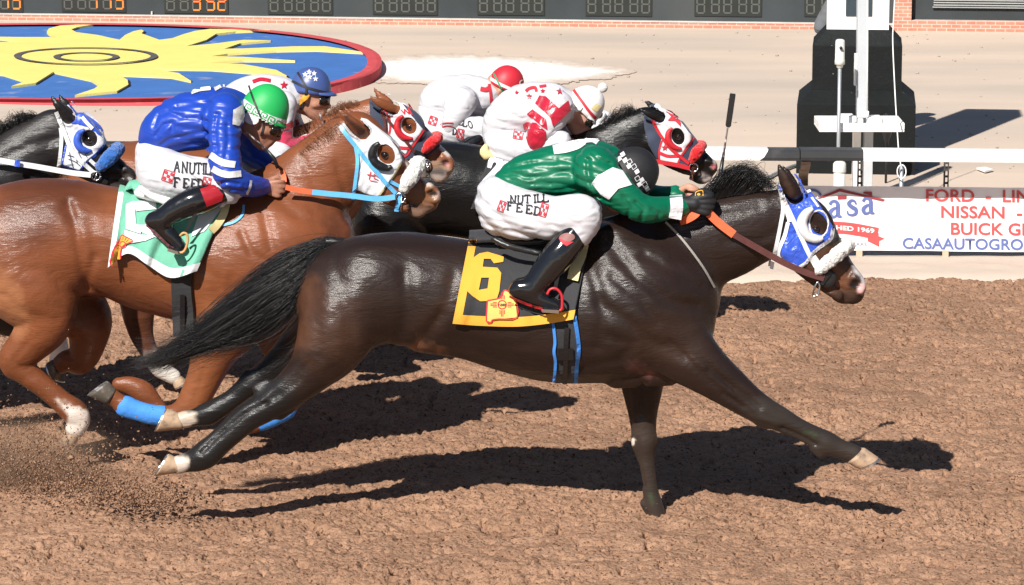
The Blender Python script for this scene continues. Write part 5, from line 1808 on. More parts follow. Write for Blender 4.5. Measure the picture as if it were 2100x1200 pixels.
def build_rider(Y0, label, spec):
    R = Rider()
    R.Y0 = Y0
    s = spec
    rp = lambda c: rows_px(c[0], Y0, c[1], c[2])
    c0 = s['torso'][0][0]
    R.root = thing('person', P(c0[0][0], c0[0][1], Y0), label, 'jockey', 'jockeys riding in the race')
    torso = [rp(c) for c in s['torso']]
    arms = [rp(c) for c in s['arms']]
    legs = [rp(c) for c in s['legs']]
    shins = [rp(c) for c in s['boots']]
    R.torso, R.arms, R.legs = torso, arms, legs
    hc = P(s['head'][0], s['head'][1], Y0 + s['head'][4] if len(s['head']) > 4 else Y0)
    hs = s['head'][3]
    hrows, d, u = head_rows(hc, s['head'][2], hs)
    R.hc, R.hd, R.hu, R.hs = hc, d, u, hs
    slim = lambda rows, k_=0.024: [(a, b, c, max(r - k_, .012), w_) for a, b, c, r, w_ in rows]
    sh = torso[0][-1]
    nb = hc - d * .03 * hs - u * .06 * hs
    neck = [(nb.x, nb.y, nb.z, .055 * hs, 1), ((nb.x + sh[0]) / 2, (nb.y + sh[1]) / 2, (nb.z + sh[2]) / 2, .056 * hs, 1), (sh[0], sh[1], sh[2], .06 * hs, 1)]
    hands = []
    for a, hdef in zip(arms, s['hands']):
        w_ = Vector(a[-1][:3])
        if hdef:
            hands += hand_rows(w_ + Vector(hdef.get('shift', (0, 0, 0))), 0, hdef.get('sgn', 1), hdef['ang'], s=hdef.get('s', 1.0))
    bodych = [slim(t) for t in torso] + [slim(t) for t in arms] + [slim(t, .026) for t in legs] + [slim(t, .014) for t in shins] + hrows + [neck]
    lo, hi = bounds(bodych + hands, .03)
    fd = Field(lo, hi, s.get('h', .007))
    for c in bodych:
        fd.chain(c, .016)
    hf = None
    for c in hands:
        fd.chain(c, .003, 4)
    V, Q = fd.mesh(1)
    R.body = obj('body', V, Q, s['skin'], R.root)
    # silks
    def jk(fd):
        fd.wrinkle(.003, (5, 7, 7), 3, False, .1)
        for q in s.get('jwr', [((.25, .1, 1), .052, .009, 3), ((-.2, .1, 1), .028, .0035, 23)]):
            fd.folds(*q)
        for pts, wd, dp in s.get('jgr', []):
            fd.groove([([(P(a, b, Y0 - .15).x, P(a, b, Y0 - .15).z) for a, b in pts], wd * MPP(400, Y0), dp)])
    R.jacket, _ = sdf_obj('jacket', torso + arms, s.get('h', .007), s['jmat'], R.root, .022, .03, 1, pre=jk)
    def bk(fd):
        fd.wrinkle(.003, (5, 7, 7), 6, False, .1)
        for q in s.get('bwr', [((.6, .1, 1), .075, .013, 6), ((.2, .1, 1), .034, .004, 26)]):
            fd.folds(*q)
    R.breeches, _ = sdf_obj('breeches', legs, s.get('h', .007), s.get('bmat', M['breeches']), R.root, .03, .03, 1, pre=bk)
    R.boots = []
    for b in s['boots']:
        o, _ = sdf_obj('boot', [rp(b)] + ([rp(x) for x in b[3]] if len(b) > 3 else []), s.get('h', .007), M['boot'], R.root, .012, .03, 1, wr=[(0.0012, (20, 20, 20), 2, False, .2)])
        R.boots.append(o)
    # helmet
    hm = s['helmet']
    c = P(hm[0], hm[1], Y0 + (s['head'][4] if len(s['head']) > 4 else 0))
    k = MPP(hm[1], Y0)
    a = rad(hm[4])
    hd, hu = Vector((math.cos(a), 0, -math.sin(a))), Vector((math.sin(a), 0, math.cos(a)))
    rings = []
    n = 32
    rx, rz = hm[2] * k, hm[3] * k
    lat = hm[5] if len(hm) > 5 else .86
    for t in np.linspace(0.03, 1.0, 14):
        th = t * (math.pi * 0.5)
        rr = math.sin(th) ** 0.92
        rings.append([c + hd * (rx * rr * math.cos(q)) + Vector((0, 1, 0)) * (rx * lat * rr * math.sin(q)) + hu * (rz * math.cos(th)) for q in np.linspace(0, 2 * math.pi, n + 1)[:-1]])
    rim = rings[-1]
    rings.append([p - hu * .012 for p in rim])
    rings.append([c + (p - c) * .93 - hu * .014 for p in rim])
    R.helmet = MB().ring_loft(rings, cap=True).build('helmet', s['hmat'], R.root, True)
    R.c, R.hmd, R.hmu, R.rx, R.rz, R.lat = c, hd, hu, rx, rz, lat
    if s.get('peak'):
        pk = []
        for q in np.linspace(-1.1, 1.1, 15):
            e = c + hd * rx * math.cos(q) * 1.01 + Vector((0, 1, 0)) * rx * lat * 1.01 * math.sin(q)
            o_ = (hd * math.cos(q) + Vector((0, 1, 0)) * math.sin(q)) * s['peak'] * max(0, math.cos(q * 1.4))
            pk.append((e, e + o_ - hu * .012))
        v = [p for a_, b_ in pk for p in (a_ + hu * .004, b_ + hu * .003, b_ - hu * .003, a_ - hu * .006)]
        f = []
        for i in range(14):
            for j in range(4):
                f.append((4 * i + j, 4 * i + (j + 1) % 4, 4 * i + 4 + (j + 1) % 4, 4 * i + 4 + j))
        obj('peak', v, f, s['hmat'], R.helmet)
    return R

def goggles(R, m, f=.082, h_=-.018, r=.028, band_m=None):
    d, u, c, s = R.hd, R.hu, R.hc, R.hs
    mb = MB()
    rr = []
    for q in np.linspace(-1.45, 1.45, 17):
        e = c + d * (.035 + .075 * math.cos(q * .8)) * s + Vector((0, 1, 0)) * .085 * s * math.sin(q * .85) + u * h_ * s
        o_ = (d * math.cos(q) + Vector((0, 1, 0)) * math.sin(q)).normalized()
        k = r * s * (1 if abs(q) < 1.1 else .75)
        rr.append([e + u * k - o_ * .012, e + u * k * .8 + o_ * .010, e - u * k * .8 + o_ * .010, e - u * k - o_ * .012])
    mb.ring_loft(rr)
    g = mb.build('goggles', m, R.root, True)
    return g

def wig(R, name, pts, wd, m, targets, th=.004, off=.003, mirror=False, parent=None):
    return strap(name, pts, wd, bvh_of(targets), m, parent or R.root, R.Y0, th, off, mirror)

def check_badge(x, y, w_, h_, rot, m_dots=None):
    """square badge with a checker of little squares: outline, squares"""
    c, s_ = math.cos(rad(rot)), math.sin(rad(rot))
    T = lambda a, b: (x + a * w_ * c - b * h_ * s_, y + a * w_ * s_ + b * h_ * c)
    o = band([T(-.5, -.5), T(.5, -.5)], 1.6), band([T(.5, -.5), T(.5, .5)], 1.6), band([T(.5, .5), T(-.5, .5)], 1.6), band([T(-.5, .5), T(-.5, -.5)], 1.6)
    q = []
    for i, j in ((-1, -1), (1, -1), (0, 0), (-1, 1), (1, 1)):
        q.append(flat_mesh([[T(i * .27 - .13, j * .27 - .13), T(i * .27 + .13, j * .27 - .13), T(i * .27 + .13, j * .27 + .13), T(i * .27 - .13, j * .27 + .13)]]))
    return merge2d(*o, *q)

def slab_text(s, size, bold=0.03, space=1.0):
    """capital letters with slab feet added"""
    v, f = text2d(s, 1, bold, space=space)
    return v, f

M['lettering'] = mat('print_black', (0.02, 0.02, 0.024), 0.6, 0.3, 0.05)
M['badge'] = mat('print_red', (0.50, 0.035, 0.05), 0.6, 0.3, 0.05)
M['p_white'] = mat('patch_white', (0.70, 0.69, 0.71), 0.4, 0.5, 0.03, 6, fold=0.3, fscale=10)

# letters with serifs, drawn as strokes on a 0..1 box (y down from the cap line)
GLY = {
    'A': [[(0.05, 1), (.5, 0), (.95, 1)], [(.22, .64), (.78, .64)], [(-.08, 1), (.25, 1)], [(.75, 1), (1.08, 1)]],
    'N': [[(.08, 1), (.08, 0), (.92, 1), (.92, 0)], [(-.1, 1), (.28, 1)], [(-.1, 0), (.15, 0)], [(.75, 0), (1.1, 0)]],
    'U': [[(.08, 0), (.08, .7), (.25, .97), (.5, 1), (.75, .97), (.92, .7), (.92, 0)], [(-.1, 0), (.28, 0)], [(.72, 0), (1.1, 0)]],
    'T': [[(.5, 0), (.5, 1)], [(0, .2), (0, 0), (1, 0), (1, .2)], [(.28, 1), (.72, 1)]],
    'I': [[(.5, 0), (.5, 1)], [(.25, 0), (.75, 0)], [(.25, 1), (.75, 1)]],
    'L': [[(.1, 0), (.1, 1), (.95, 1), (.95, .75)], [(-.1, 0), (.32, 0)], [(-.1, 1), (.1, 1)]],
    'O': [[(.5, 0), (.15, .15), (.02, .5), (.15, .85), (.5, 1), (.85, .85), (.98, .5), (.85, .15), (.5, 0)]],
    'F': [[(.1, 1), (.1, 0), (.92, 0), (.92, .22)], [(.1, .48), (.65, .48)], [(-.1, 1), (.35, 1)], [(-.1, 0), (.1, 0)]],
    'E': [[(.95, .78), (.95, 1), (.1, 1), (.1, 0), (.92, 0), (.92, .22)], [(.1, .48), (.65, .48)], [(-.1, 1), (.1, 1)], [(-.1, 0), (.1, 0)]],
    'D': [[(.1, 0), (.1, 1), (.55, 1), (.9, .8), (1, .5), (.9, .2), (.55, 0), (.1, 0)], [(-.12, 1), (.1, 1)], [(-.12, 0), (.1, 0)]],
}
def letters(s, pos, wd, ht, stroke, rot=0):
    """pos: pixel of each letter's top left corner"""
    out = []
    for ch, p in zip(s, pos):
        x, y = p[0], p[1]
        r_ = p[2] if len(p) > 2 else rot
        c, s_ = math.cos(rad(r_)), math.sin(rad(r_))
        for line in GLY[ch]:
            pts = [(x + a * wd * c - b * ht * s_, y + a * wd * s_ + b * ht * c) for a, b in line]
            for a, b in zip(pts[:-1], pts[1:]):
                out.append(band([a, b], stroke))
    return merge2d(*out)

# ------------------------------------------------------------------ rider in green
Y = Y6
R6 = build_rider(Y, 'jockey in green satin silks and a black cap crouched over the bay numbered 6', dict(
    h=.0065, skin=M['skin'], jmat=M['s_green'], hmat=M['cap_black'],
    torso=[([(1045, 378, 36), (1078, 366, 49), (1125, 357, 56), (1175, 352, 61), (1215, 345, 57), (1245, 335, 38)], 0, 1.15),
           ([(1222, 342, 44, -.15), (1222, 335, 44, .15)], 0, 1.0)],
    arms=[([(1222, 352, 44, -.17), (1250, 378, 40, -.20), (1282, 405, 33, -.22), (1308, 424, 30, -.22), (1335, 430, 28, -.20), (1362, 428, 25, -.17), (1392, 424, 22, -.14), (1402, 422, 20, -.13)], 0, 1.0),
          ([(1222, 342, 42, .17), (1265, 372, 35, .20), (1305, 402, 30, .21), (1345, 405, 25, .17), (1385, 400, 21, .12)], 0, 1.0)],
    hands=[dict(ang=3, sgn=1, shift=(.015, -.01, .012), s=1.05), dict(ang=5, sgn=-1, s=1.05)],
    legs=[([(1022, 405, 46), (1034, 424, 57), (1048, 436, 52)], 0, 1.75),
          ([(1040, 433, 52, -.08), (1085, 442, 50, -.15), (1135, 447, 44, -.21), (1178, 440, 42, -.25), (1193, 440, 41, -.265), (1196, 455, 36, -.27), (1190, 474, 30, -.275)], 0, 1.0),
          ([(1040, 432, 54, .08), (1085, 440, 54, .15), (1135, 446, 47, .21), (1178, 440, 42, .25), (1193, 440, 41, .265), (1190, 474, 30, .27)], 0, 1.0)],
    boots=[([(1181, 478, 28.5, -.28), (1165, 500, 31, -.29), (1142, 528, 33, -.30), (1118, 558, 29, -.305), (1100, 580, 26, -.31), (1088, 592, 27, -.31)], 0, .95,
            [([(1068, 592, 23, -.31), (1075, 603, 19, -.31), (1105, 612, 19, -.315), (1130, 622, 14, -.32), (1150, 631, 9, -.32)], 0, .95), ([(1052, 596, 10, -.31), (1060, 603, 10, -.31)], 0, 1.4)]),
           ([(1181, 478, 28.5, .28), (1165, 500, 31, .29), (1142, 528, 33, .30), (1118, 558, 29, .305), (1095, 585, 26, .31)], 0, .95,
            [([(1068, 592, 23, .31), (1105, 612, 19, .315), (1150, 631, 9, .32)], 0, .95)])],
    head=(1284, 366, 53, 1.0, -.02), helmet=(1289, 361, 55, 66, 51), peak=None,
    jgr=[([(1038, 358), (1075, 366), (1125, 362), (1170, 350)], 5, .009), ([(1042, 368), (1080, 380), (1130, 380)], 4, .009), ([(1050, 380), (1090, 392), (1150, 392), (1200, 385)], 5, .009), ([(1058, 395), (1110, 403), (1160, 402)], 4, .010), ([(1046, 350), (1085, 340), (1140, 335)], 5, .008), ([(1205, 325), (1206, 350), (1216, 378), (1232, 400)], 5, .013), ([(1212, 400), (1180, 398), (1150, 405)], 4, .010), ([(1275, 395), (1290, 418), (1285, 436)], 4, .009), ([(1300, 405), (1318, 420), (1312, 445)], 4, .010), ([(1335, 420), (1350, 432), (1345, 448)], 4, .008), ([(1215, 312), (1230, 322), (1250, 330)], 4, .008)]))
jb = bvh_of([R6.jacket])
decal('sleeve_patch', flat_mesh([[(1214, 375), (1226, 360), (1256, 344), (1276, 350), (1296, 380), (1268, 387), (1249, 409), (1232, 398)]]), jb, M['p_white'], R6.jacket, .006, 5)
dj = decal('back_number', merge2d(band([(1135, 308, 18), (1160, 303, 22), (1185, 296, 20), (1200, 291, 12)], 18), band([(1195, 291, 8), (1215, 286, 14), (1226, 293, 12)], 10)), jb, M['p_white'], R6.jacket, .006, 5)
strap('cuff', [(1386, 400), (1388, 425), (1384, 449)], 26, jb, M['p_white'], R6.jacket, None, .004, .003, False)
bb6 = bvh_of([R6.breeches])
decal('lettering', merge2d(letters('ANUTILLO'[1:7], [(1047, 402, 3), (1062, 402, 2), (1076, 401, 0), (1091, 401, -3), (1101, 400, -4), (1113, 400, -5)], 11, 15, 2.6),
                           letters('FEED', [(1041, 414, 4), (1060, 418, 4), (1080, 421, 4), (1097, 424, 8)], 12, 16, 3)), bb6, M['lettering'], R6.breeches, .006, 6)
for a_ in ((1029, 423, 13, 20, 20), (1115, 431, 15, 26, 18)):
    decal('feed_badge', check_badge(*a_), bb6, M['badge'], R6.breeches, .006, 6)
hb6 = bvh_of([R6.helmet])
dia, dio = [], []
for x, y, solid in ((1277, 317, 1), (1282, 329, 1), (1290, 341, 1), (1270, 326, 1), (1291, 332, 0), (1306, 352, 1), (1316, 369, 1), (1327, 387, 1), (1311, 378, 1), (1300, 342, 0), (1322, 378, 0), (1307, 366, 0)):
    q = [(x + 2, y - 6.2), (x + 5.8, y + 1), (x - 1.6, y + 6.2), (x - 5.6, y - 1)]
    if solid:
        dia.append(flat_mesh([q]))
    else:
        dio.append(merge2d(*[band([q[a], q[(a + 1) % 4]], 1) for a in range(4)]))
decal('diamond_pattern', merge2d(*dia, *dio), hb6, M['p_white'], R6.helmet, .004, 4)
# gloved hand, stirrup, whip
gl_, _ = sdf_obj('glove', [[(a, b, c, r + .0035, w_) for a, b, c, r, w_ in ch] for ch in hand_rows(Vector(R6.arms[0][-1][:3]) + Vector((.022, -.01, .012)), 0, 1, 3, s=1.08)], .0045, M['cap_black'], R6.root, .004, .02)
decal('glove_emblem', merge2d(band([(1426, 402), (1428, 394), (1440, 391), (1442, 402)], 1.6), disc2d(1433, 399, 3.4, 10, 2.4)), bvh_of([gl_]), M['c_gold'], gl_, .003, 4)
bt = bvh_of([R6.boots[0]])
decal('boot_patch', merge2d(ell2 := flat_mesh([ell_poly(1163, 487, 16, 9, -5)])), bt, mat('boot_patch', (.22, .09, .08), .6), R6.boots[0], .004, 5)
decal('boot_patch_edge', flat_mesh([[(1146, 488), (1160, 494), (1176, 496), (1162, 505), (1150, 497)]]), bt, M['badge'], R6.boots[0], .005, 5)
decal('boot_sole', band([(1042, 606, 5), (1060, 615, 6), (1100, 630, 6), (1148, 640, 5)], 6), bt, M['boot_red'], R6.boots[0], .005, 5)

def stirrup(H, pts, dy, m, leather, lm, tread=None, r=.006):
    for sg in (1, -1):
        Yv = H.Y0 + dy * sg
        o = MB().tube(cr([tuple(P(x, y, H.Y0 + dy)) for x, y in pts], 4), r, 8)
        o.v = [(a, 2 * H.Y0 - b if sg < 0 else b, c) for a, b, c in o.v]
        o = o.build('stirrup', m, H.root, True)
        q = cr([tuple(P(x, y, H.Y0 + dy + .03)) for x, y in leather], 4)
        rings = []
        for i in range(len(q)):
            p = Vector(q[i])
            if sg < 0:
                p.y = 2 * H.Y0 - p.y
            rings.append([p + Vector((.008, -.003, 0)), p + Vector((-.008, -.003, 0)), p + Vector((-.008, .003, 0)), p + Vector((.008, .003, 0))])
        MB().ring_loft(rings).build('stirrup_leather', lm, o)
        if tread:
            a, b = P(*tread[0], H.Y0 + dy), P(*tread[1], H.Y0 + dy)
            a.y = b.y = Yv
            u = (b - a).normalized(); n = Vector((0, 1, 0)); w_ = u.cross(n)
            MB().ring_loft([[q + n * .03 + w_ * .007, q - n * .03 + w_ * .007, q - n * .03 - w_ * .007, q + n * .03 - w_ * .007] for q in (a, b)]).build('tread', M['steel'], o)
stirrup(H6, [(1122, 604), (1128, 594), (1140, 592), (1151, 604), (1153, 622), (1150, 636), (1130, 639), (1110, 636)], -.36, M['l_red'], [(1138, 596), (1143, 570), (1152, 540), (1160, 512)], M['l_black'], ((1112, 635), (1146, 637)))

def whip(name, pts, Yv, label, flap=None):
    t = thing(name, P(*pts[0][:2], Yv), label, 'whip')
    MB().tube([P(a, b, Yv) for a, b, r in pts[:3]], [r * MPP(300, Yv) for a, b, r in pts[:3]], 10).build('handle', M['l_black'], t, True)
    MB().tube([P(a, b, Yv) for a, b, r in pts[2:]], [r * MPP(300, Yv) for a, b, r in pts[2:]], 8).build('shaft', mat('whip_shaft', (.10, .07, .07), .5, var2=((.5, .45, .45), 60, .5, .6)), t, True)
    if flap:
        a, b, wd_ = flap
        pa, pb = P(*a, Yv), P(*b, Yv)
        u = (pb - pa).normalized(); n = u.cross(Vector((0, 1, 0)))
        k = wd_ * MPP(300, Yv) / 2
        rings = []
        for tt, ws in ((0, .5), (.05, .95), (.5, 1), (.95, 1), (1, .9)):
            p = pa + (pb - pa) * tt
            rings.append([p + n * k * ws + Vector((0, -.004, 0)), p - n * k * ws + Vector((0, -.004, 0)), p - n * k * ws + Vector((0, .004, 0)), p + n * k * ws + Vector((0, .004, 0))])
        MB().ring_loft(rings).build('flap', M['l_black'], t)
    return t
whip('whip', [(1470, 400, 4), (1476, 365, 5), (1483, 322, 3.2), (1488, 290, 1.8), (1493, 258, 1.8)], Y6 + .05, 'black riding whip with a flat flap held upright by the green jockey', ((1493, 261), (1503, 192), 12))
# ================================================================== the chestnut with the mint cloth
CHE, CHD, CHL = (0.170, 0.054, 0.0215), (0.095, 0.030, 0.0135), (0.27, 0.11, 0.05)
Y5 = 15.85
ch5 = [
    ([(-70, 520, 92), (-20, 505, 112), (60, 490, 122), (130, 486, 120), (200, 494, 116), (270, 508, 118), (345, 525, 126), (425, 535, 136), (505, 530, 146), (575, 512, 140), (625, 500, 105), (660, 520, 66)], 0, .92, .03),
    ([(545, 470, 118), (600, 428, 104), (645, 380, 92), (685, 335, 78), (712, 300, 66), (730, 285, 58)], 0, .58, .05),
    ([(738, 288, 46), (762, 315, 53), (795, 350, 44), (828, 380, 34), (856, 400, 29), (877, 412, 24)], 0, .62, .02),
    ([(735, 340, 28), (765, 375, 24), (800, 404, 17), (830, 424, 12)], -.045, .8, .015), ([(735, 340, 28), (765, 375, 24), (800, 404, 17), (830, 424, 12)], .045, .8, .015),
    ([(880, 388, 14), (892, 398, 12), (893, 408, 12)], -.03, .9, .012), ([(880, 388, 14), (892, 398, 12), (893, 408, 12)], .03, .9, .012),
    ([(846, 428, 12), (857, 436, 12), (870, 432, 9)], 0, 1.1, .012),
    ([(775, 285, 14), (803, 310, 16), (812, 335, 11)], -.06, .7, .02), ([(775, 285, 14), (803, 310, 16), (812, 335, 11)], .06, .7, .02),
    ([(744, 271, 12, -.075), (733, 262, 14, -.095), (716, 246, 12, -.11), (701, 232, 8, -.11), (688, 220, 1.5, -.105)], -.085, .42, .006), ([(740, 262, 15), (728, 244, 13), (715, 230, 8), (704, 217, 2)], .06, .55, .012),
    ([(10, 520, 100, -.07), (55, 575, 96, -.11), (92, 625, 68, -.14), (88, 668, 54), (60, 705, 43), (32, 738, 34), (55, 765, 27), (90, 793, 23.5), (125, 822, 23), (152, 845, 27), (163, 862, 22), (155, 880, 21)], -.15, .85, .05),
    ([(60, 530, 90, .07), (120, 610, 72, .11), (178, 650, 52), (180, 700, 38), (165, 740, 28), (140, 738, 22), (128, 745, 20), (118, 752, 17)], .14, .85, .05),
    ([(540, 500, 80, -.09), (500, 590, 88, -.11), (462, 665, 70, -.14), (440, 715, 50), (425, 760, 38), (405, 805, 33), (388, 838, 31), (360, 850, 22), (320, 852, 18.5), (285, 844, 18.5), (258, 834, 21), (242, 822, 17), (228, 812, 17)], -.15, .8, .05),
    ([(560, 560, 90, .09), (572, 650, 66, .13), (584, 725, 40), (596, 776, 31), (602, 803, 26), (590, 832, 20), (570, 849, 18), (545, 858, 19), (522, 868, 20), (505, 875, 17)], .14, .8, .03),
    ([(332, 846, 17), (312, 824, 20), (292, 804, 23), (266, 791, 19), (244, 788, 14)], -.02, .8, .015),
    ([(690, 480, 30), (680, 530, 40), (640, 580, 40)], -.09, .9, .05), ([(690, 480, 30), (680, 530, 40), (640, 580, 40)], .09, .9, .05),
    ([(24, 715, 6), (10, 735, 11), (22, 762, 13)], -.15, .8, .02),
    ([(812, 325, 12), (848, 362, 9), (885, 388, 8)], 0, 1.6, .02),
]
gr5 = [
    ([(140, 415), (160, 470), (170, 530), (178, 590)], 10, .009), ([(135, 425), (150, 440), (190, 460), (200, 520)], 12, .004), ([(200, 520), (185, 560), (178, 585), (230, 640)], 9, .007),
    ([(60, 540), (110, 560), (150, 600)], 12, .004), ([(20, 600), (70, 640), (120, 650)], 10, .004), ([(60, 700), (30, 735), (70, 770)], 5, .004),
    ([(500, 470), (520, 510), (560, 530), (580, 560)], 8, .006), ([(545, 440), (560, 500), (600, 540)], 10, .006), ([(420, 540), (450, 560), (455, 640)], 10, .004), ([(480, 560), (470, 620), (450, 660)], 9, .004),
    ([(620, 330), (650, 400), (700, 470)], 9, .005), ([(690, 340), (705, 400), (712, 450)], 8, .006), ([(560, 400), (610, 440), (660, 470)], 10, .005),
    ([(425, 740), (410, 790), (396, 830)], 4, .003), ([(75, 770), (120, 810), (150, 835)], 4, .003),
    ([(828, 426), (850, 420), (880, 428)], 3, .006), ([(808, 375), (840, 410)], 6, .003), ([(750, 330), (735, 370), (755, 395)], 8, .004), ([(300, 660), (360, 670), (400, 680)], 9, .003),
]
pt5 = [
    ([(120, 400, 70), (60, 420, 80)], CHD, 90, None), ([(300, 560, 30), (400, 600, 40)], (0.20, .068, .027), 60, None), ([(0, 600, 40), (30, 660, 30)], CHL, 40, None),
    ([(180, 640, 40), (230, 660, 22), (330, 690, 20)], CHD, 40, None), ([(420, 700, 40), (400, 820, 40)], (.20, .068, .027), 40, None),  # first stroke paints the shade on the far thigh, on along the belly
    ([(560, 450, 50), (640, 420, 40)], (.19, .06, .024), 60, None), ([(700, 440, 20), (690, 500, 30)], CHD, 40, None),  # last stroke paints the dark shading down the front of the neck
    ([(850, 405, 24), (880, 410, 28)], (.22, .105, .055), 26, None), ([(852, 436, 12), (876, 431, 8)], (.17, .10, .07), 12, None), ([(836, 424, 1.5), (858, 421, 2), (884, 424, 3)], (.04, .028, .024), 5, None),
    ([(898, 398, 4), (900, 408, 3)], (.26, .19, .17), 6, None), ([(884, 398, 5), (889, 397, 6)], (.02, .012, .011), 6, None),  # pale rim, then the darkness of the nostril hole painted in
    ([(818, 322, 1.5), (852, 354, 2.5), (884, 380, 2)], (.5, .43, .38), 6, None), ([(740, 269, 7), (728, 258, 6), (708, 239, 3)], (.055, .024, .016), 7, -1),
    ([(122, 826, 5), (140, 838, 8), (165, 862, 26), (150, 890, 30)], (.62, .53, .46), 12, -1),
]
H5 = build_horse(Y5, 'chestnut horse with mint cloth, white hood and pale blue bridle', ch5, gr5, CHE, pt5, .009, carve=[([(880, 399, 6), (887, 397, 8), (892, 401, 6)], -.050, .8)])
hoof(H5, (176, 878), (146, 872), (152, 916), (126, 902), -.15, M['hoof'])
hoof(H5, (216, 828), (238, 798), (181, 812), (223, 783), -.15, M['hoof_dark'])
hoof(H5, (122, 770), (106, 738), (112, 782), (95, 745), .14, M['hoof_dark'])
hoof(H5, (500, 886), (508, 862), (470, 880), (484, 852), .14, M['hoof_dark'])
eye(H5, 790, 317, 9)
def bandage(H, pts, r0, dy, m):
    rows = rows_px(pts, H.Y0, dy, .85)
    o, _ = sdf_obj('bandage', [rows], .006, m, H.root, .01, .03, 1, wr=[(.0016, (60, 60, 60), 3, True, .1)])
    return o
bandage(H5, [(340, 853, 20.5), (310, 850, 20.5), (280, 842, 20.5), (258, 834, 22.5)], 0, -.15, M['bandage'])
bandage(H5, [(588, 840, 20), (574, 848, 20), (552, 857, 21), (536, 863, 21)], 0, .14, M['bandage'])

def bridle(H, hb, cheek, throat, nose, wd, m, par=None):
    br = strap('bridle', cheek, wd, hb, m, H.root, H.Y0, .006, .005)
    if throat:
        strap('throat_strap', throat, wd * .85, hb, m, br, H.Y0, .005, .005)
    if nose:
        strap('nose_strap', nose, wd * .85, hb, m, br, H.Y0, .005, .005)
    return br
def rings_(H, br, hb, ctr, r, extra=()):
    p, n, d = hit(hb, *ctr)
    if p is None:
        return H.Y0 - .08
    c = p - d * .014
    k = MPP(ctr[1], H.Y0)
    for sg in (1, -1):
        y = c.y if sg > 0 else 2 * H.Y0 - c.y
        MB().tube([Vector((c.x + r * k * math.cos(a), y, c.z + r * k * math.sin(a))) for a in np.linspace(0, 6.283, 17)], .0045, 8).build('bit_ring', M['steel'], br, True)
        for e in extra:
            MB().tube([P(x, yy, c.y) if sg > 0 else Vector((P(x, yy, c.y).x, 2 * H.Y0 - c.y, P(x, yy, c.y).z)) for x, yy in e], .004, 6).build('bit_shank', M['steel'], br, True)
    return c.y
def rein(H, br, line, Yh, Yb, wd, segs, far=True):
    pr = [P(x, y, Yh + (Yb - Yh) * i / (len(line) - 1)) for i, (x, y) in enumerate(line)]
    k = MPP(line[0][1], H.Y0)
    for i0, i1, nm, m in segs:
        ribbon(nm, pr[i0:i1 + 1], wd * k, .006, m, br)
        if far:
            ribbon(nm, [Vector((p.x, 2 * H.Y0 - p.y, p.z)) for p in pr[i0:i1 + 1]], wd * k, .006, m, br)

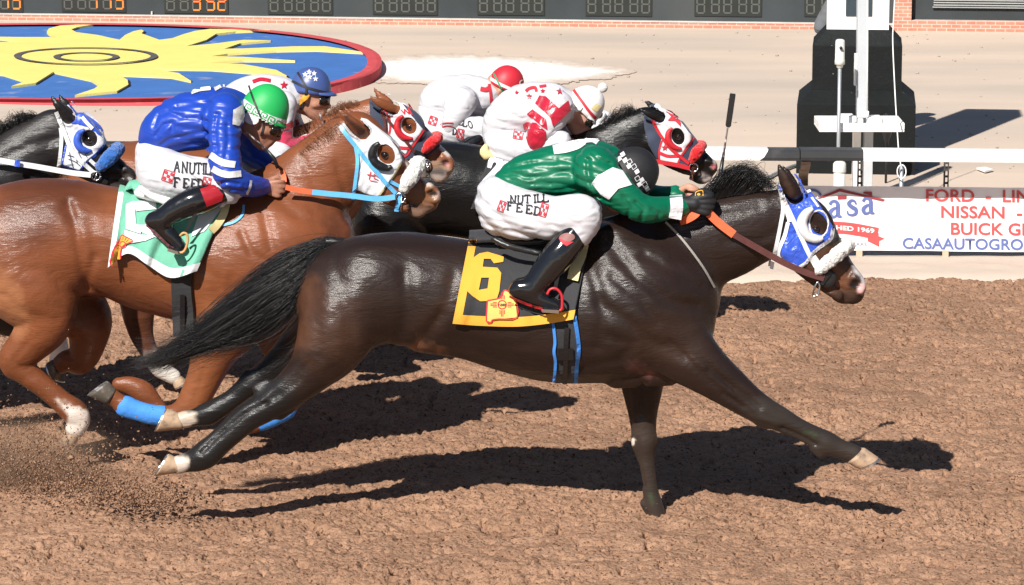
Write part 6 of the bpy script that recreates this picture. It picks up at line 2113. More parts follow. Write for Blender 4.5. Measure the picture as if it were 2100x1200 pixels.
def mk_tack5():
    H = H5
    Hd = hood(H, 'hood', [(700, 256), (726, 241), (752, 247), (776, 266), (800, 286), (817, 308), (825, 330), (812, 357), (794, 381), (777, 404), (750, 400), (728, 390), (736, 330), (726, 293)], M['c_white'], .011,
              [ell_poly(792, 317, 17, 22, -28), ear_poly((740, 268), (690, 221), 16)], wrk=(.0025, (16, 16, 16), 4, True, .3))
    hb = bvh_of([H.body, Hd])
    dw = lambda n, vf, m, off=.005: decal(n, vf, hb, m, Hd, off, 4, None, H.Y0)
    dw('trim', band([(822, 334), (810, 357), (792, 381), (776, 402)], 3), M['foam'])
    dw('emblem', merge2d(band([(753, 358), (768, 361)], 2.5), band([(760, 352), (757, 368)], 2), band([(766, 357), (779, 366)], 2), band([(766, 365), (776, 370)], 2), band([(758, 370), (774, 373)], 1.5)), M['badge'] if 'badge' in M else M['c_red'])
    eye_cups(H, Hd, hb, [(778, 293), (768, 302), (763, 317), (768, 332), (780, 341), (795, 345), (803, 341)], [4, 7.5, 9, 9, 9, 7, 4], M['l_black'])
    br = bridle(H, hb, [(697, 258), (712, 279), (729, 300), (755, 333), (774, 354), (790, 374), (812, 397)], [(729, 300), (733, 331), (729, 370), (724, 410)], [(798, 371), (815, 380), (831, 388)], 8.5, M['l_blue'])
    fleece(H, [(829, 386, 11, -.10), (838, 370, 16, -.105), (848, 354, 16.5, -.085), (856, 342, 16, -.05), (860, 336, 15, 0)], 0, M['fl_white'])
    Yb = rings_(H, br, hb, (821, 406), 10, [[(824, 398), (823, 420), (821, 434)]])
    strap('curb_strap', [(826, 390), (822, 402), (814, 425), (813, 434)], 9, hb, M['l_blue'], br, H.Y0, .005, .006)
    rein(H, br, [(586, 384), (612, 390), (640, 394), (680, 398), (723, 402), (773, 408), (810, 404)], H.Y0 - .215, Yb - .03, 11, [(0, 2, 'rein_grip', M['grip']), (2, 6, 'rein', M['l_blue'])])
    ribbon('rein', [P(578, 350, H.Y0 - .1), P(582, 362, H.Y0 - .14), P(583, 374, H.Y0 - .16)], .022, .006, M['grip'], br)
    strap('yoke_strap', [(500, 420), (497, 440), (480, 455), (456, 462)], 5, H.bvh, M['l_blue'], H.root, H.Y0, .005, .004)
    cl = cloth_sheet(H, 'saddle_cloth', [(243, 390), (300, 384), (380, 390), (472, 398)], [(221, 549), (262, 520), (305, 545), (350, 570), (404, 556)], M['c_green'], 56, 36, .012, .03, wave=.012, seed=2)
    cb = bvh_of([cl])
    dc = lambda n, vf, m, off=.0085: decal(n, vf, cb, m, cl, off, 5)
    sheet_strip(H, cl, 'border', [(0, .075, 0, 1), (0, 1, .88, 1)], M['c_white'])
    dc('number', merge2d(flat_mesh([[(272, 415), (320, 410), (321, 430), (279, 434)]]), flat_mesh([[(258, 420), (275, 413), (279, 460), (295, 466), (288, 480), (258, 470)]]), flat_mesh([[(284, 462), (310, 462), (330, 475), (325, 490), (293, 478)]]), flat_mesh([[(255, 472), (290, 482), (322, 484), (300, 494), (258, 500)]])), M['c_white'], .0095)
    st = [(250, 482), (262, 488), (272, 495), (250, 507), (245, 540), (226, 543), (234, 510)]
    dc('state_emblem', flat_mesh([st]), M['c_gold'], .0105)
    dc('emblem_lines', merge2d(band(st + st[:1], 2.2, 3), disc_ring(252, 502, 7, 2), *[band([(252 + 9 * math.cos(a), 502 + 9 * math.sin(a)), (252 + 16 * math.cos(a), 502 + 16 * math.sin(a))], 1.6) for a in np.linspace(2.2, 5.6, 9)]), M['c_red'], .0115)
    dc('panel', flat_mesh([[(420, 405), (468, 400), (452, 432), (420, 475), (392, 486)]]), M['c_white'], .0085)
    gb = girth_band(H, [(374, 530), (373, 580), (375, 640), (377, 690)], 44, M['c_black'], 'girth')
    gbb = bvh_of([H.body, gb])
    strap('girth_edge', [(393, 545), (394, 600), (398, 640), (399, 688)], 4, gbb, M['l_black'], gb, H.Y0, .007, .004)
    strap('girth_buckle', [(374, 605), (374, 640), (374, 685)], 10, gbb, M['l_black'], gb, H.Y0, .008, .004)
    sdf_obj('saddle', [rows_px([(290, 388, 14), (340, 398, 16), (400, 404, 16), (450, 400, 13)], H.Y0, 0, 5.2), rows_px([(288, 386, 7, -.22), (312, 402, 7, -.235), (340, 414, 7, -.245), (362, 420, 6, -.25)], H.Y0, 0, .8)], .009, M['l_white'], H.root, .02)
    strap('saddle_pad', [(464, 418), (458, 440), (446, 460), (433, 474)], 16, bvh_of([H.body, cl]), M['foam'], H.root, H.Y0, .022, .004)
mk_tack5()

def mk_mane5():
    H = H5
    cl = lambda pts, dy=0: [P(x, y, H.Y0 + dy) for x, y in pts]
    gm = [cl([(612, 312), (606, 300), (602, 290), (598, 286)], -.02), cl([(634, 286), (628, 270), (624, 262), (618, 258)], -.02), cl([(655, 262), (648, 246), (642, 238), (634, 236)], -.02), cl([(680, 244), (672, 230), (664, 224), (654, 224)], -.02), cl([(700, 240), (690, 228), (682, 222), (672, 222)], -.04)]
    hair('mane', gm, M['hair_chest'], H.root, 90, .0008, 10, .008, 8, short=.6)
    gm = [cl([(610, 312), (618, 322), (628, 332), (636, 342)], -.08), cl([(634, 282), (645, 292), (653, 304), (660, 316)], -.085), cl([(660, 258), (670, 266), (680, 278), (686, 290)], -.085), cl([(690, 246), (696, 254), (702, 264), (706, 276)], -.07)]
    hair('mane', gm, M['hair_chest'], H.root, 150, .0008, 8, .006, 9, short=.5)
    tl = [cl([(-140, 470), (-200, 500), (-280, 560), (-340, 640)], d) for d in (-.06, 0, .06)]
    hair('tail', tl, M['hair_chest'], H.root, 300, .002, 12, .03, 9)
mk_mane5()

# ------------------------------------------------------------------ rider in royal blue
R5 = build_rider(Y5, 'jockey in royal blue satin silks and a green cap, on the chestnut horse', dict(
    h=.0068, skin=M['skin_dark'], jmat=M['s_blue'], hmat=M['cap_green'], peak=.012,
    torso=[([(318, 285, 34), (338, 268, 48), (375, 252, 58), (420, 244, 60), (458, 232, 52), (482, 220, 34)], 0, 1.15), ([(460, 232, 42, -.15), (465, 226, 40, .15)], 0, 1.0)],
    arms=[([(458, 240, 40, -.17), (457, 285, 36, -.235), (461, 330, 34, -.295), (472, 362, 31, -.325), (500, 378, 26, -.285), (528, 383, 22, -.21), (541, 383, 18, -.17)], 0, 1.0),
          ([(470, 240, 34, .17), (492, 285, 29, .20), (520, 318, 25, .18), (556, 343, 17, .11)], 0, 1.0)],
    hands=[dict(ang=8, sgn=1, s=1.0), dict(ang=-5, sgn=-1, s=1.0)],
    legs=[([(312, 312, 34), (326, 338, 47), (338, 356, 47)], 0, 1.7),
          ([(330, 352, 48, -.08), (375, 362, 46, -.15), (425, 368, 43, -.20), (460, 374, 36, -.24), (472, 386, 30, -.255), (455, 398, 24, -.265)], 0, 1.0),
          ([(330, 352, 48, .08), (375, 362, 46, .15), (425, 368, 43, .20), (468, 340, 38, .24), (495, 335, 34, .25), (490, 370, 26, .26)], 0, 1.0)],
    boots=[([(455, 394, 24, -.28), (430, 403, 28, -.29), (400, 413, 30, -.30), (368, 427, 27.5, -.305), (346, 440, 24, -.31), (334, 449, 24, -.31)], 0, .9, [([(316, 451, 18, -.31), (330, 464, 18, -.31), (352, 487, 16, -.315), (371, 507, 11, -.32)], 0, .9), ([(306, 453, 9, -.31), (312, 460, 9, -.31)], 0, 1.4)]),
           ([(455, 394, 23, .28), (400, 412, 27.5, .30), (346, 438, 21, .31)], 0, .95, [([(318, 450, 17, .31), (352, 485, 13, .315), (372, 508, 9, .32)], 0, .95)])],
    head=(538, 240, 30, .98, -.02), helmet=(540, 232, 50, 62, 27),
    jgr=[([(314, 262), (322, 240), (345, 232), (372, 240)], 4, .009), ([(318, 280), (335, 258), (355, 252), (352, 270)], 4, .009), ([(330, 298), (350, 285), (395, 275), (430, 268)], 4, .009), ([(345, 305), (390, 298), (430, 292)], 4, .010), ([(360, 222), (395, 214), (425, 216)], 5, .008), ([(434, 210), (428, 240), (430, 280), (436, 312)], 5, .012), ([(450, 230), (446, 262), (452, 300)], 4, .010), ([(470, 245), (474, 280), (470, 310)], 4, .008), ([(440, 372), (470, 358), (496, 362)], 4, .012), ([(455, 392), (480, 374), (505, 376)], 4, .010), ([(475, 395), (500, 388), (520, 390)], 3, .008)]))
jb = bvh_of([R5.jacket])
silver = mat('braid_silver', (.62, .60, .58), .35, .5, .3, 30, bump=.4, bscale=120)
decal('sleeve_band', band([(431, 318), (455, 333), (482, 338)], 14), jb, silver, R5.jacket, .006, 5)
decal('sleeve_band', band([(436, 346), (462, 358), (494, 356)], 13), jb, silver, R5.jacket, .006, 5)
decal('back_number', merge2d(band([(392, 190), (410, 184), (432, 181)], 9), band([(440, 184), (455, 176), (470, 172)], 8)), jb, silver, R5.jacket, .006, 5)
decal('collar', flat_mesh([[(478, 226), (496, 215), (500, 240), (490, 258), (476, 255)]]), jb, silver, R5.jacket, .007, 5)
decal('cuff', band([(514, 370), (512, 384), (506, 398)], 5), jb, silver, R5.jacket, .006, 5)
bb = bvh_of([R5.breeches])
decal('lettering', merge2d(letters('ANUTILLO', [(358, 331, 3), (374, 333, 3), (389, 335, 2), (402, 335, 2), (412, 336, 0), (421, 336, 0), (431, 337, 0), (442, 337, 0)], 11, 21, 2.8), letters('FEED', [(358, 364, 4), (377, 366, 4), (393, 367, 4), (406, 367, 4)], 11, 18, 3)), bb, M['lettering'], R5.breeches, .006, 6)
for a_ in ((345, 361, 22, 22, 18), (424, 372, 16, 16, 10)):
    decal('feed_badge', check_badge(*a_), bb, M['badge'], R5.breeches, .006, 6)
hb = bvh_of([R5.helmet])
decal('cap_band', band([(495, 212), (520, 230), (552, 247), (586, 258)], 22), hb, M['p_white'], R5.helmet, .004, 4)
key = []
for i in range(5):
    x, y = 507 + i * 15.5, 212 + i * 8.6
    c_, s_ = math.cos(.5), math.sin(.5)
    T = lambda a, b: (x + a * c_ - b * s_, y + a * s_ + b * c_)
    key.append(merge2d(*[band([T(*p), T(*q)], 2) for p, q in (((0, 12), (0, 0)), ((0, 0), (12, 0)), ((12, 0), (12, 8)), ((12, 8), (5, 8)), ((5, 8), (5, 4.5)), ((0, 12), (15, 12)))]))
decal('key_pattern', merge2d(*key), hb, M['cap_green'], R5.helmet, .006, 4)
wig(R5, 'chin_strap', [(510, 175), (518, 200), (530, 230), (540, 255), (535, 280)], 4, M['strapb'], [R5.helmet, R5.body], parent=R5.helmet)
decal('ear_cover', flat_mesh([ell_poly(516, 242, 15, 13, 20)]), bvh_of([R5.body]), M['p_white'], R5.helmet, .012, 4)
goggles(R5, M['goggle'])
bt = bvh_of([R5.boots[0]])
decal('boot_top', flat_mesh([[(410, 388), (440, 378), (458, 400), (455, 412), (424, 424)]]), bt, M['boot_red'], R5.boots[0], .004, 5)
decal('boot_sole', band([(300, 462, 4), (318, 477, 5), (342, 500, 6), (366, 517, 5)], 5), bt, M['sole'], R5.boots[0], .005, 5)
stirrup(H5, [(369, 484), (376, 478), (384, 482), (384, 500), (374, 518), (348, 514)], -.37, mat('stirrup_gold', (.55, .28, .10), .4), [(378, 480), (388, 462), (400, 440), (410, 425)], M['l_black'], ((345, 510), (366, 517)))
whip('whip', [(570, 345, 4), (562, 325, 4), (545, 305, 2.4), (510, 275, 1.6), (496, 266, 1.5)], Y5 - .16, 'thin black whip held by the blue-silked jockey across his knee')
# ================================================================== chestnut with the red and navy hood
Y4 = 17.6
ch4 = [
    ([(205, 395, 78), (250, 388, 94), (310, 388, 100), (380, 395, 100), (450, 402, 104), (520, 402, 112), (590, 395, 114), (650, 385, 96), (690, 395, 58)], 0, .92, .03),
    ([(610, 360, 95), (660, 325, 80), (705, 292, 66), (745, 262, 54), (768, 248, 48)], 0, .58, .05),
    ([(772, 244, 38), (800, 258, 43), (830, 282, 39), (862, 308, 32), (888, 330, 27), (906, 345, 22)], 0, .62, .02),
    ([(775, 280, 24), (805, 310, 20), (845, 345, 14), (868, 358, 10)], -.045, .8, .015), ([(775, 280, 24), (805, 310, 20), (845, 345, 14), (868, 358, 10)], .045, .8, .015),
    ([(908, 326, 12), (920, 334, 12), (921, 344, 11)], -.03, .9, .012), ([(908, 326, 12), (920, 334, 12), (921, 344, 11)], .03, .9, .012),
    ([(890, 358, 10), (900, 366, 10), (912, 360, 8)], 0, 1.1, .012),
    ([(822, 228, 12), (850, 250, 13), (858, 272, 10)], -.058, .7, .02), ([(822, 228, 12), (850, 250, 13), (858, 272, 10)], .058, .7, .02),
    ([(810, 223, 9, -.065), (796, 219, 11, -.085), (779, 211, 10, -.10), (765, 202, 6.5, -.10), (751, 191, 1.5, -.095)], -.07, .42, .006), ([(796, 212, 11), (785, 202, 10), (775, 192, 7), (767, 179, 2)], .05, .55, .012),
    ([(250, 400, 80, -.07), (235, 470, 82, -.11), (258, 540, 60, -.13), (280, 600, 42), (284, 650, 32), (292, 690, 24), (308, 725, 19), (326, 752, 20), (342, 765, 17), (356, 773, 16)], -.10, .85, .04),
    ([(250, 420, 76, .07), (190, 500, 62, .12), (150, 560, 44), (120, 600, 30), (90, 640, 22), (60, 670, 20)], .14, .85, .04),
    ([(560, 420, 76, -.09), (600, 490, 64, -.12), (650, 540, 45), (690, 560, 32), (700, 600, 22), (670, 640, 18), (650, 640, 17)], -.14, .85, .04),
    ([(560, 430, 76, .09), (610, 500, 60, .12), (660, 550, 42), (690, 580, 30), (690, 620, 20), (660, 640, 17)], .14, .85, .04),
    ([(856, 262, 10), (892, 298, 8), (918, 322, 7)], 0, 1.6, .02),
]
pt4 = [([(860, 350, 26), (905, 355, 24)], (.30, .19, .13), 20, None), ([(884, 362, 10), (912, 364, 10)], (.38, .30, .26), 12, None), ([(868, 352, 6), (905, 352, 7)], (.12, .10, .09), 9, None),
       ([(900, 298, 3), (920, 316, 4)], (.6, .55, .5), 6, None), ([(914, 334, 7)], (.05, .02, .02), 6, None), ([(918, 339, 5)], (.45, .2, .19), 6, None),
       ([(300, 722, 30), (330, 755, 34), (360, 775, 34)], (.66, .6, .54), 10, -1), ([(245, 560, 60), (290, 690, 50)], (.10, .035, .018), 50, -1)]
H4 = build_horse(Y4, 'chestnut horse in a white, red and navy hood with a red nose roll', ch4, [([(640, 300), (700, 330), (720, 360)], 9, .005), ([(872, 355), (900, 350), (915, 352)], 3, .005)], (.18, .058, .023), pt4, .011,
                 carve=[([(909, 336, 6), (915, 335, 6), (918, 338, 4)], -.05, .8)])
hoof(H4, (372, 771), (352, 784), (385, 782), (358, 797), -.10, M['hoof'])
eye(H4, 840, 260, 8)
def mk_tack4():
    H = H4
    na = hood(H, 'hood', [(756, 208), (762, 277), (785, 300), (820, 318), (832, 330), (874, 326), (903, 303), (876, 262), (850, 225), (812, 203), (785, 200)], M['c_navy'], .009, [ell_poly(839, 259, 15, 18, -20), ear_poly((803, 221), (753, 192), 13)])
    wh = hood(H, 'hood_cover', [(782, 216), (793, 240), (797, 285), (812, 303), (832, 318), (868, 266), (850, 244), (828, 217), (808, 200), (788, 198)], M['c_white'], .0125, [ell_poly(839, 259, 15, 18, -20), ear_poly((803, 221), (753, 192), 14)], parent=na)
    hb = bvh_of([H.body, na, wh])
    dw = lambda n, vf, m, off=.004: decal(n, vf, hb, m, wh, off, 4, None, H.Y0)
    dw('trim', band([(783, 226), (797, 240), (800, 262), (797, 288), (814, 306), (831, 320), (845, 302), (869, 267)], 4), M['c_red'])
    dw('trim', band([(800, 288), (817, 302), (842, 304)], 6), M['c_red'], .005)
    dw('emblem', merge2d(*[band(q, 2.6) for q in ([(822, 225), (830, 234)], [(830, 234), (829, 224)], [(829, 224), (839, 234)], [(839, 234), (836, 220)], [(836, 220), (845, 236)])]), M['badge'])
    eye_cups(H, wh, hb, [(826, 237), (817, 247), (814, 262), (820, 275), (832, 283), (846, 284)], [3, 6, 7, 7, 6, 3], M['l_red'])
    br = bridle(H, hb, [(780, 224), (793, 243), (812, 266), (830, 287), (851, 313)], [(781, 228), (790, 255), (788, 285), (780, 305)], None, 6, M['l_brown'])
    strap('nose_strap', [(851, 311), (862, 316), (873, 322), (876, 334)], 8, hb, M['l_black'], br, H.Y0, .006, .006)
    fleece(H, [(872, 308, 8, -.085), (880, 298, 11, -.09), (890, 289, 11, -.07), (897, 283, 10, -.03), (898, 281, 10, 0)], 0, M['fl_red'])
    rings_(H, br, hb, (874, 335), 8, [[(878, 330), (873, 345), (872, 360)]])
    hair('mane', [[P(x, y, H.Y0 - .03) for x, y in q] for q in ([(655, 270), (645, 262), (640, 262), (630, 270)], [(690, 245), (682, 232), (676, 230), (668, 236)], [(715, 228), (706, 217), (700, 216), (690, 222)], [(742, 222), (735, 212), (728, 213), (718, 220)])], M['hair_chest'], H.root, 300, .0012, 8, .01, 4)
    hair('tail', [[P(x, y, H.Y0 + d) for x, y in ((185, 340), (140, 350), (80, 390), (20, 430))] for d in (-.05, 0, .05)], M['hair_chest'], H.root, 200, .002, 10, .02, 4)
mk_tack4()
R4 = build_rider(Y4, 'jockey with pink sleeves and a blue cap marked with white stars', dict(
    h=.008, skin=M['skin'], jmat=M['s_white'], hmat=M['cap_blue'], peak=.03,
    torso=[([(468, 230, 30), (488, 210, 40), (525, 200, 46), (565, 198, 44), (595, 200, 32)], 0, 1.15)],
    arms=[([(580, 215, 30, -.17), (574, 252, 28, -.20), (576, 288, 26, -.20), (600, 302, 21, -.17), (628, 290, 15, -.12)], 0, 1.0), ([(585, 215, 28, .17), (600, 260, 24, .2), (625, 285, 15, .12)], 0, 1.0)],
    hands=[dict(ang=-5, sgn=1), dict(ang=-5, sgn=-1)],
    legs=[([(462, 262, 30), (472, 285, 42), (480, 300, 40)], 0, 1.7), ([(475, 292, 40, -.08), (515, 300, 38, -.15), (552, 306, 32, -.2), (572, 312, 28, -.22), (560, 335, 22, -.24)], 0, 1), ([(475, 292, 40, .08), (515, 300, 38, .15), (572, 312, 28, .22), (560, 335, 22, .24)], 0, 1)],
    boots=[([(562, 332, 20, -.25), (535, 365, 23, -.27), (505, 395, 18, -.28)], 0, .95, [([(490, 405, 13, -.28), (530, 425, 9, -.28)], 0, .95)]), ([(562, 332, 20, .25), (535, 365, 23, .27), (505, 395, 18, .28)], 0, .95, [([(490, 405, 13, .28), (530, 425, 9, .28)], 0, .95)])],
    head=(634, 193, 8, .93, 0), helmet=(637, 184, 42, 47, 7)))
jb = bvh_of([R4.jacket])
dd = lambda n, vf, m, off=.006: decal(n, vf, jb, m, R4.jacket, off, 5)
dd('sleeve', flat_mesh([[(548, 268), (556, 264), (575, 270), (600, 268), (612, 282), (640, 275), (640, 325), (560, 326), (552, 300)]]), M['s_pink'])
dd('sleeve_hoop', band([(552, 258), (580, 262), (612, 250)], 12), M['s_red'])
dd('back_number', merge2d(band([(518, 168), (535, 163), (555, 166)], 7), star2d(582, 175, 9), star2d(572, 190, 7), star2d(540, 190, 6)), M['s_red'])
hb = bvh_of([R4.helmet])
decal('cap_stars', merge2d(*[star2d(x, y, 6.2) for x, y in ((626, 153), (634, 148), (644, 151), (635, 158), (647, 162))]), hb, M['p_white'], R4.helmet, .004, 3)
decal('cap_band', band([(598, 166), (625, 178), (652, 186), (676, 192)], 5), hb, M['strapb'], R4.helmet, .004, 4)
wig(R4, 'chin_strap', [(610, 148), (620, 165), (628, 183), (624, 205), (617, 225)], 4.5, M['strapb'], [R4.helmet, R4.body], parent=R4.helmet)
decal('chin_harness', merge2d(band([(600, 180), (604, 200), (614, 210)], 8), band([(612, 212), (626, 200), (633, 190)], 9)), bvh_of([R4.body]), M['c_gold'], R4.helmet, .010, 4)
g = goggles(R4, M['goggle'])
decal('goggle_badge', disc2d(646, 202, 5, 12), bvh_of([g]), M['c_yell'], g, .003, 3)
wt = whip('whip', [(676, 284, 3), (668, 262, 3), (664, 255, 2.4), (658, 243, 2.2), (655, 231, 2.2)], Y4 - .1, 'short brown stick held in the teeth of the blue-capped jockey')

# ================================================================== black horse with the starred red and white hood
BLH = (0.0065, 0.006, 0.006)
Y2 = 18.9
ch2 = [
    ([(770, 395, 66), (805, 388, 88), (860, 385, 96), (930, 388, 97), (1000, 398, 98), (1070, 405, 104), (1140, 402, 110), (1205, 392, 108), (1262, 372, 80)], 0, .92, .03),
    ([(1175, 370, 90), (1225, 340, 76), (1270, 305, 62), (1305, 278, 52), (1325, 264, 45)], 0, .58, .05),
    ([(1332, 260, 36), (1356, 272, 40), (1385, 294, 36), (1412, 318, 29), (1436, 334, 24), (1452, 345, 19)], 0, .62, .02),
    ([(1335, 290, 22), (1360, 318, 18), (1395, 342, 13), (1420, 352, 10)], -.045, .8, .015), ([(1335, 290, 22), (1360, 318, 18), (1395, 342, 13), (1420, 352, 10)], .045, .8, .015),
    ([(1448, 332, 10), (1460, 338, 10.5), (1462, 346, 10)], -.028, .9, .012), ([(1448, 332, 10), (1460, 338, 10.5), (1462, 346, 10)], .028, .9, .012),
    ([(1425, 362, 11), (1438, 369, 10), (1452, 366, 8)], 0, 1.1, .012),
    ([(1372, 248, 11), (1398, 268, 12), (1405, 288, 9)], -.055, .7, .02), ([(1372, 248, 11), (1398, 268, 12), (1405, 288, 9)], .055, .7, .02),
    ([(1357, 242, 8, -.06), (1345, 239, 10, -.08), (1331, 234, 9, -.095), (1319, 227, 6, -.095), (1308, 219, 1.5, -.09)], -.06, .42, .006), ([(1345, 226, 9), (1337, 219, 8), (1330, 212, 6), (1321, 207, 2)], .045, .55, .012),
    ([(810, 400, 72, -.07), (790, 460, 72, -.11), (830, 520, 50, -.13), (850, 570, 34), (870, 610, 26), (885, 650, 19), (895, 690, 18)], -.12, .85, .04),
    ([(810, 410, 72, .07), (800, 480, 66, .12), (850, 540, 42), (880, 590, 28), (900, 640, 20), (905, 680, 18)], .14, .85, .04),
    ([(1150, 420, 70, -.09), (1180, 490, 58, -.12), (1230, 540, 40), (1265, 570, 28), (1250, 610, 20), (1220, 625, 17)], -.14, .85, .04),
    ([(1150, 430, 70, .09), (1190, 500, 56, .12), (1240, 550, 38), (1270, 590, 26), (1250, 630, 19), (1225, 640, 16)], .14, .85, .04),
]
pt2 = [([(1450, 372, 7), (1458, 368, 6)], (.45, .38, .35), 7, None), ([(1464, 342, 5)], (.35, .10, .10), 5, None), ([(1468, 330, 5)], (.35, .33, .32), 6, None), ([(1440, 358, 4), (1452, 361, 4)], (.25, .2, .19), 7, None)]
H2 = build_horse(Y2, 'black horse in a red-starred white hood with a red nose roll', ch2, [([(1240, 300), (1290, 320), (1310, 340)], 8, .005), ([(1422, 356), (1442, 354), (1458, 356)], 3, .006)], BLH, pt2, .011,
                 carve=[([(1450, 342, 5), (1457, 341, 6), (1461, 344, 4)], -.047, .8)])
eye(H2, 1391, 281, 7)
def mk_tack2():
    H = H2
    na = hood(H, 'hood', [(1320, 232), (1321, 262), (1330, 298), (1346, 326), (1385, 345), (1420, 340), (1450, 316), (1432, 292), (1400, 252), (1368, 226), (1340, 218)], M['c_navy'], .009, [ell_poly(1391, 281, 13, 18, -15), ear_poly((1351, 240), (1310, 220), 11)])
    wh = hood(H, 'hood_cover', [(1338, 224), (1344, 254), (1352, 276), (1353, 330), (1388, 338), (1404, 310), (1422, 283), (1398, 252), (1370, 228), (1350, 218)], M['c_white'], .0125, [ell_poly(1391, 281, 13, 18, -15), ear_poly((1351, 240), (1310, 220), 12), [(1344, 262), (1352, 268), (1357, 284), (1350, 305)]], parent=na)
    hb = bvh_of([H.body, na, wh])
    dw = lambda n, vf, m, off=.004: decal(n, vf, hb, m, wh, off, 4, None, H.Y0)
    dw('trim', merge2d(band([(1338, 248), (1350, 270), (1362, 290), (1374, 304), (1398, 322)], 4), band([(1357, 288), (1352, 308), (1352, 330)], 3.5), band([(1423, 282), (1408, 304), (1397, 320), (1389, 337)], 4)), M['c_red'])
    dw('red_stripe', band([(1352, 313), (1370, 320), (1395, 320)], 6), M['c_red'], .005)
    dw('red_star', merge2d(star2d(1363, 303, 7.5)), M['badge'], .006)
    dw('large_star', flat_mesh([[(1364, 228), (1378, 235), (1386, 238), (1396, 252), (1396, 260), (1384, 248), (1369, 247), (1376, 239)]]), M['badge'], .006)
    eye_cups(H, wh, hb, [(1378, 263), (1371, 272), (1370, 286), (1377, 298), (1388, 304), (1397, 305)], [3, 5.5, 6.5, 6.5, 5, 3], M['l_red'])
    br = bridle(H, hb, [(1338, 247), (1352, 273), (1372, 301), (1392, 319), (1413, 336)], None, None, 6, M['l_red'])
    fleece(H, [(1420, 327, 8, -.08), (1426, 316, 11, -.085), (1433, 307, 11, -.065), (1438, 301, 10, -.03), (1440, 299, 10, 0)], 0, M['fl_red'])
    Yb = rings_(H, br, hb, (1422, 344), 9, [[(1418, 350), (1420, 365)]])
    strap('curb_strap', [(1426, 336), (1422, 350), (1418, 370)], 8, hb, M['l_brown'], br, H.Y0, .007, .007)
    rein(H, br, [(1160, 290), (1225, 303), (1290, 318), (1351, 332), (1385, 338), (1414, 345)], H.Y0 - .17, Yb - .01, 9, [(0, 2, 'rein_grip', M['foam']), (2, 5, 'rein', M['l_red'])])
    g = lambda q, d=-.03: [P(x, y, H.Y0 + d) for x, y in q]
    rows = rows_px([(1215, 300, 10), (1245, 278, 20), (1280, 255, 20), (1300, 240, 10)], H.Y0, 0, .5)
    lo, hi = bounds([rows], .03); fd = Field(lo, hi, .009); fd.chain(rows, .01); fd.wrinkle(.004, (30, 20, 14), 3, True, .3)
    hair('mane', [g(q) for q in ([(1228, 300), (1225, 275), (1235, 255), (1252, 250)], [(1255, 280), (1252, 250), (1258, 235), (1275, 228)], [(1280, 262), (1282, 240), (1285, 226), (1276, 219)], [(1298, 248), (1300, 232), (1298, 224), (1290, 220)])], M['hair_black'], H.root, 450, .0011, 10, .012, 4, core=fd.mesh(1))
    hair('tail', [g(q, d) for q, d in (([(752, 372), (735, 395), (728, 430), (716, 470)], -.04), ([(756, 378), (745, 410), (748, 445), (735, 480)], 0), ([(760, 384), (765, 410), (775, 440), (770, 478)], .03))], M['hair_black'], H.root, 500, .0016, 12, .02, 4)
    cl = cloth_sheet(H, 'saddle_cloth', [(1004, 318), (1050, 322), (1100, 322), (1150, 318)], [(966, 428), (1020, 432), (1080, 432), (1130, 428)], M['c_black'], 36, 24, .012, .02, wave=.008)
    cb = bvh_of([cl])
    decal('number', merge2d(band([(1003, 345, 8), (1008, 330, 12), (1019, 327, 15), (1026, 338, 15), (1014, 355, 15), (995, 375, 15), (988, 392, 15)], 12), band([(984, 393), (1030, 396)], 14)), cb, M['c_white'], cl, .0085, 5)
    decal('panel', flat_mesh([[(1034, 328), (1055, 326), (1054, 348), (1034, 352)]]), cb, M['c_white'], cl, .0085, 5)
    sdf_obj('saddle', [rows_px([(1000, 308, 12), (1040, 318, 13), (1090, 320, 13), (1140, 314, 11)], H.Y0, 0, 4.6), rows_px([(996, 300, 6), (992, 312, 9), (997, 322, 8)], H.Y0, -.14, .8)], .010, M['foam'], H.root, .02)
mk_tack2()
R2 = build_rider(Y2, 'jockey in white silks with red stars and hoops and a white bobble cap', dict(
    h=.0085, jwr=[((.3, .1, 1), .055, .0055, 5), ((-.2, .1, 1), .03, .0035, 25)], skin=M['skin_fair'], jmat=M['s_white'], hmat=M['cap_white'], peak=.01,
    torso=[([(1018, 268, 30), (1035, 245, 42), (1075, 226, 53), (1120, 217, 48), (1150, 218, 38), (1168, 216, 26)], 0, 1.15)],
    arms=[([(1142, 220, 36, -.17), (1125, 250, 31, -.20), (1104, 280, 27, -.21), (1110, 303, 23, -.19), (1150, 306, 17, -.13)], 0, 1.0), ([(1145, 225, 32, .17), (1135, 265, 28, .2), (1170, 290, 16, .12)], 0, 1.0)],
    hands=[dict(ang=0, sgn=1), dict(ang=0, sgn=-1)],
    legs=[([(1020, 280, 30), (1030, 295, 36), (1036, 302, 35)], 0, 1.7), ([(1032, 298, 35, -.08), (1075, 304, 34, -.15), (1120, 300, 28, -.2), (1150, 290, 22, -.23), (1140, 310, 18, -.24)], 0, 1), ([(1032, 298, 35, .08), (1075, 304, 34, .15), (1120, 300, 28, .2), (1150, 290, 22, .23), (1140, 310, 18, .24)], 0, 1)],
    boots=[([(1140, 308, 17, -.25), (1115, 340, 20, -.27), (1090, 370, 16, -.28)], 0, .95, [([(1075, 380, 11, -.28), (1110, 398, 8, -.28)], 0, .95)]), ([(1140, 308, 17, .25), (1115, 340, 20, .27), (1090, 370, 16, .28)], 0, .95, [([(1075, 380, 11, .28), (1110, 398, 8, .28)], 0, .95)])],
    head=(1189, 225, 40, .93, 0), helmet=(1194, 221, 40, 50, 46)))
jb = bvh_of([R2.jacket])
dd = lambda n, vf, m, off=.006: decal(n, vf, jb, m, R2.jacket, off, 5)
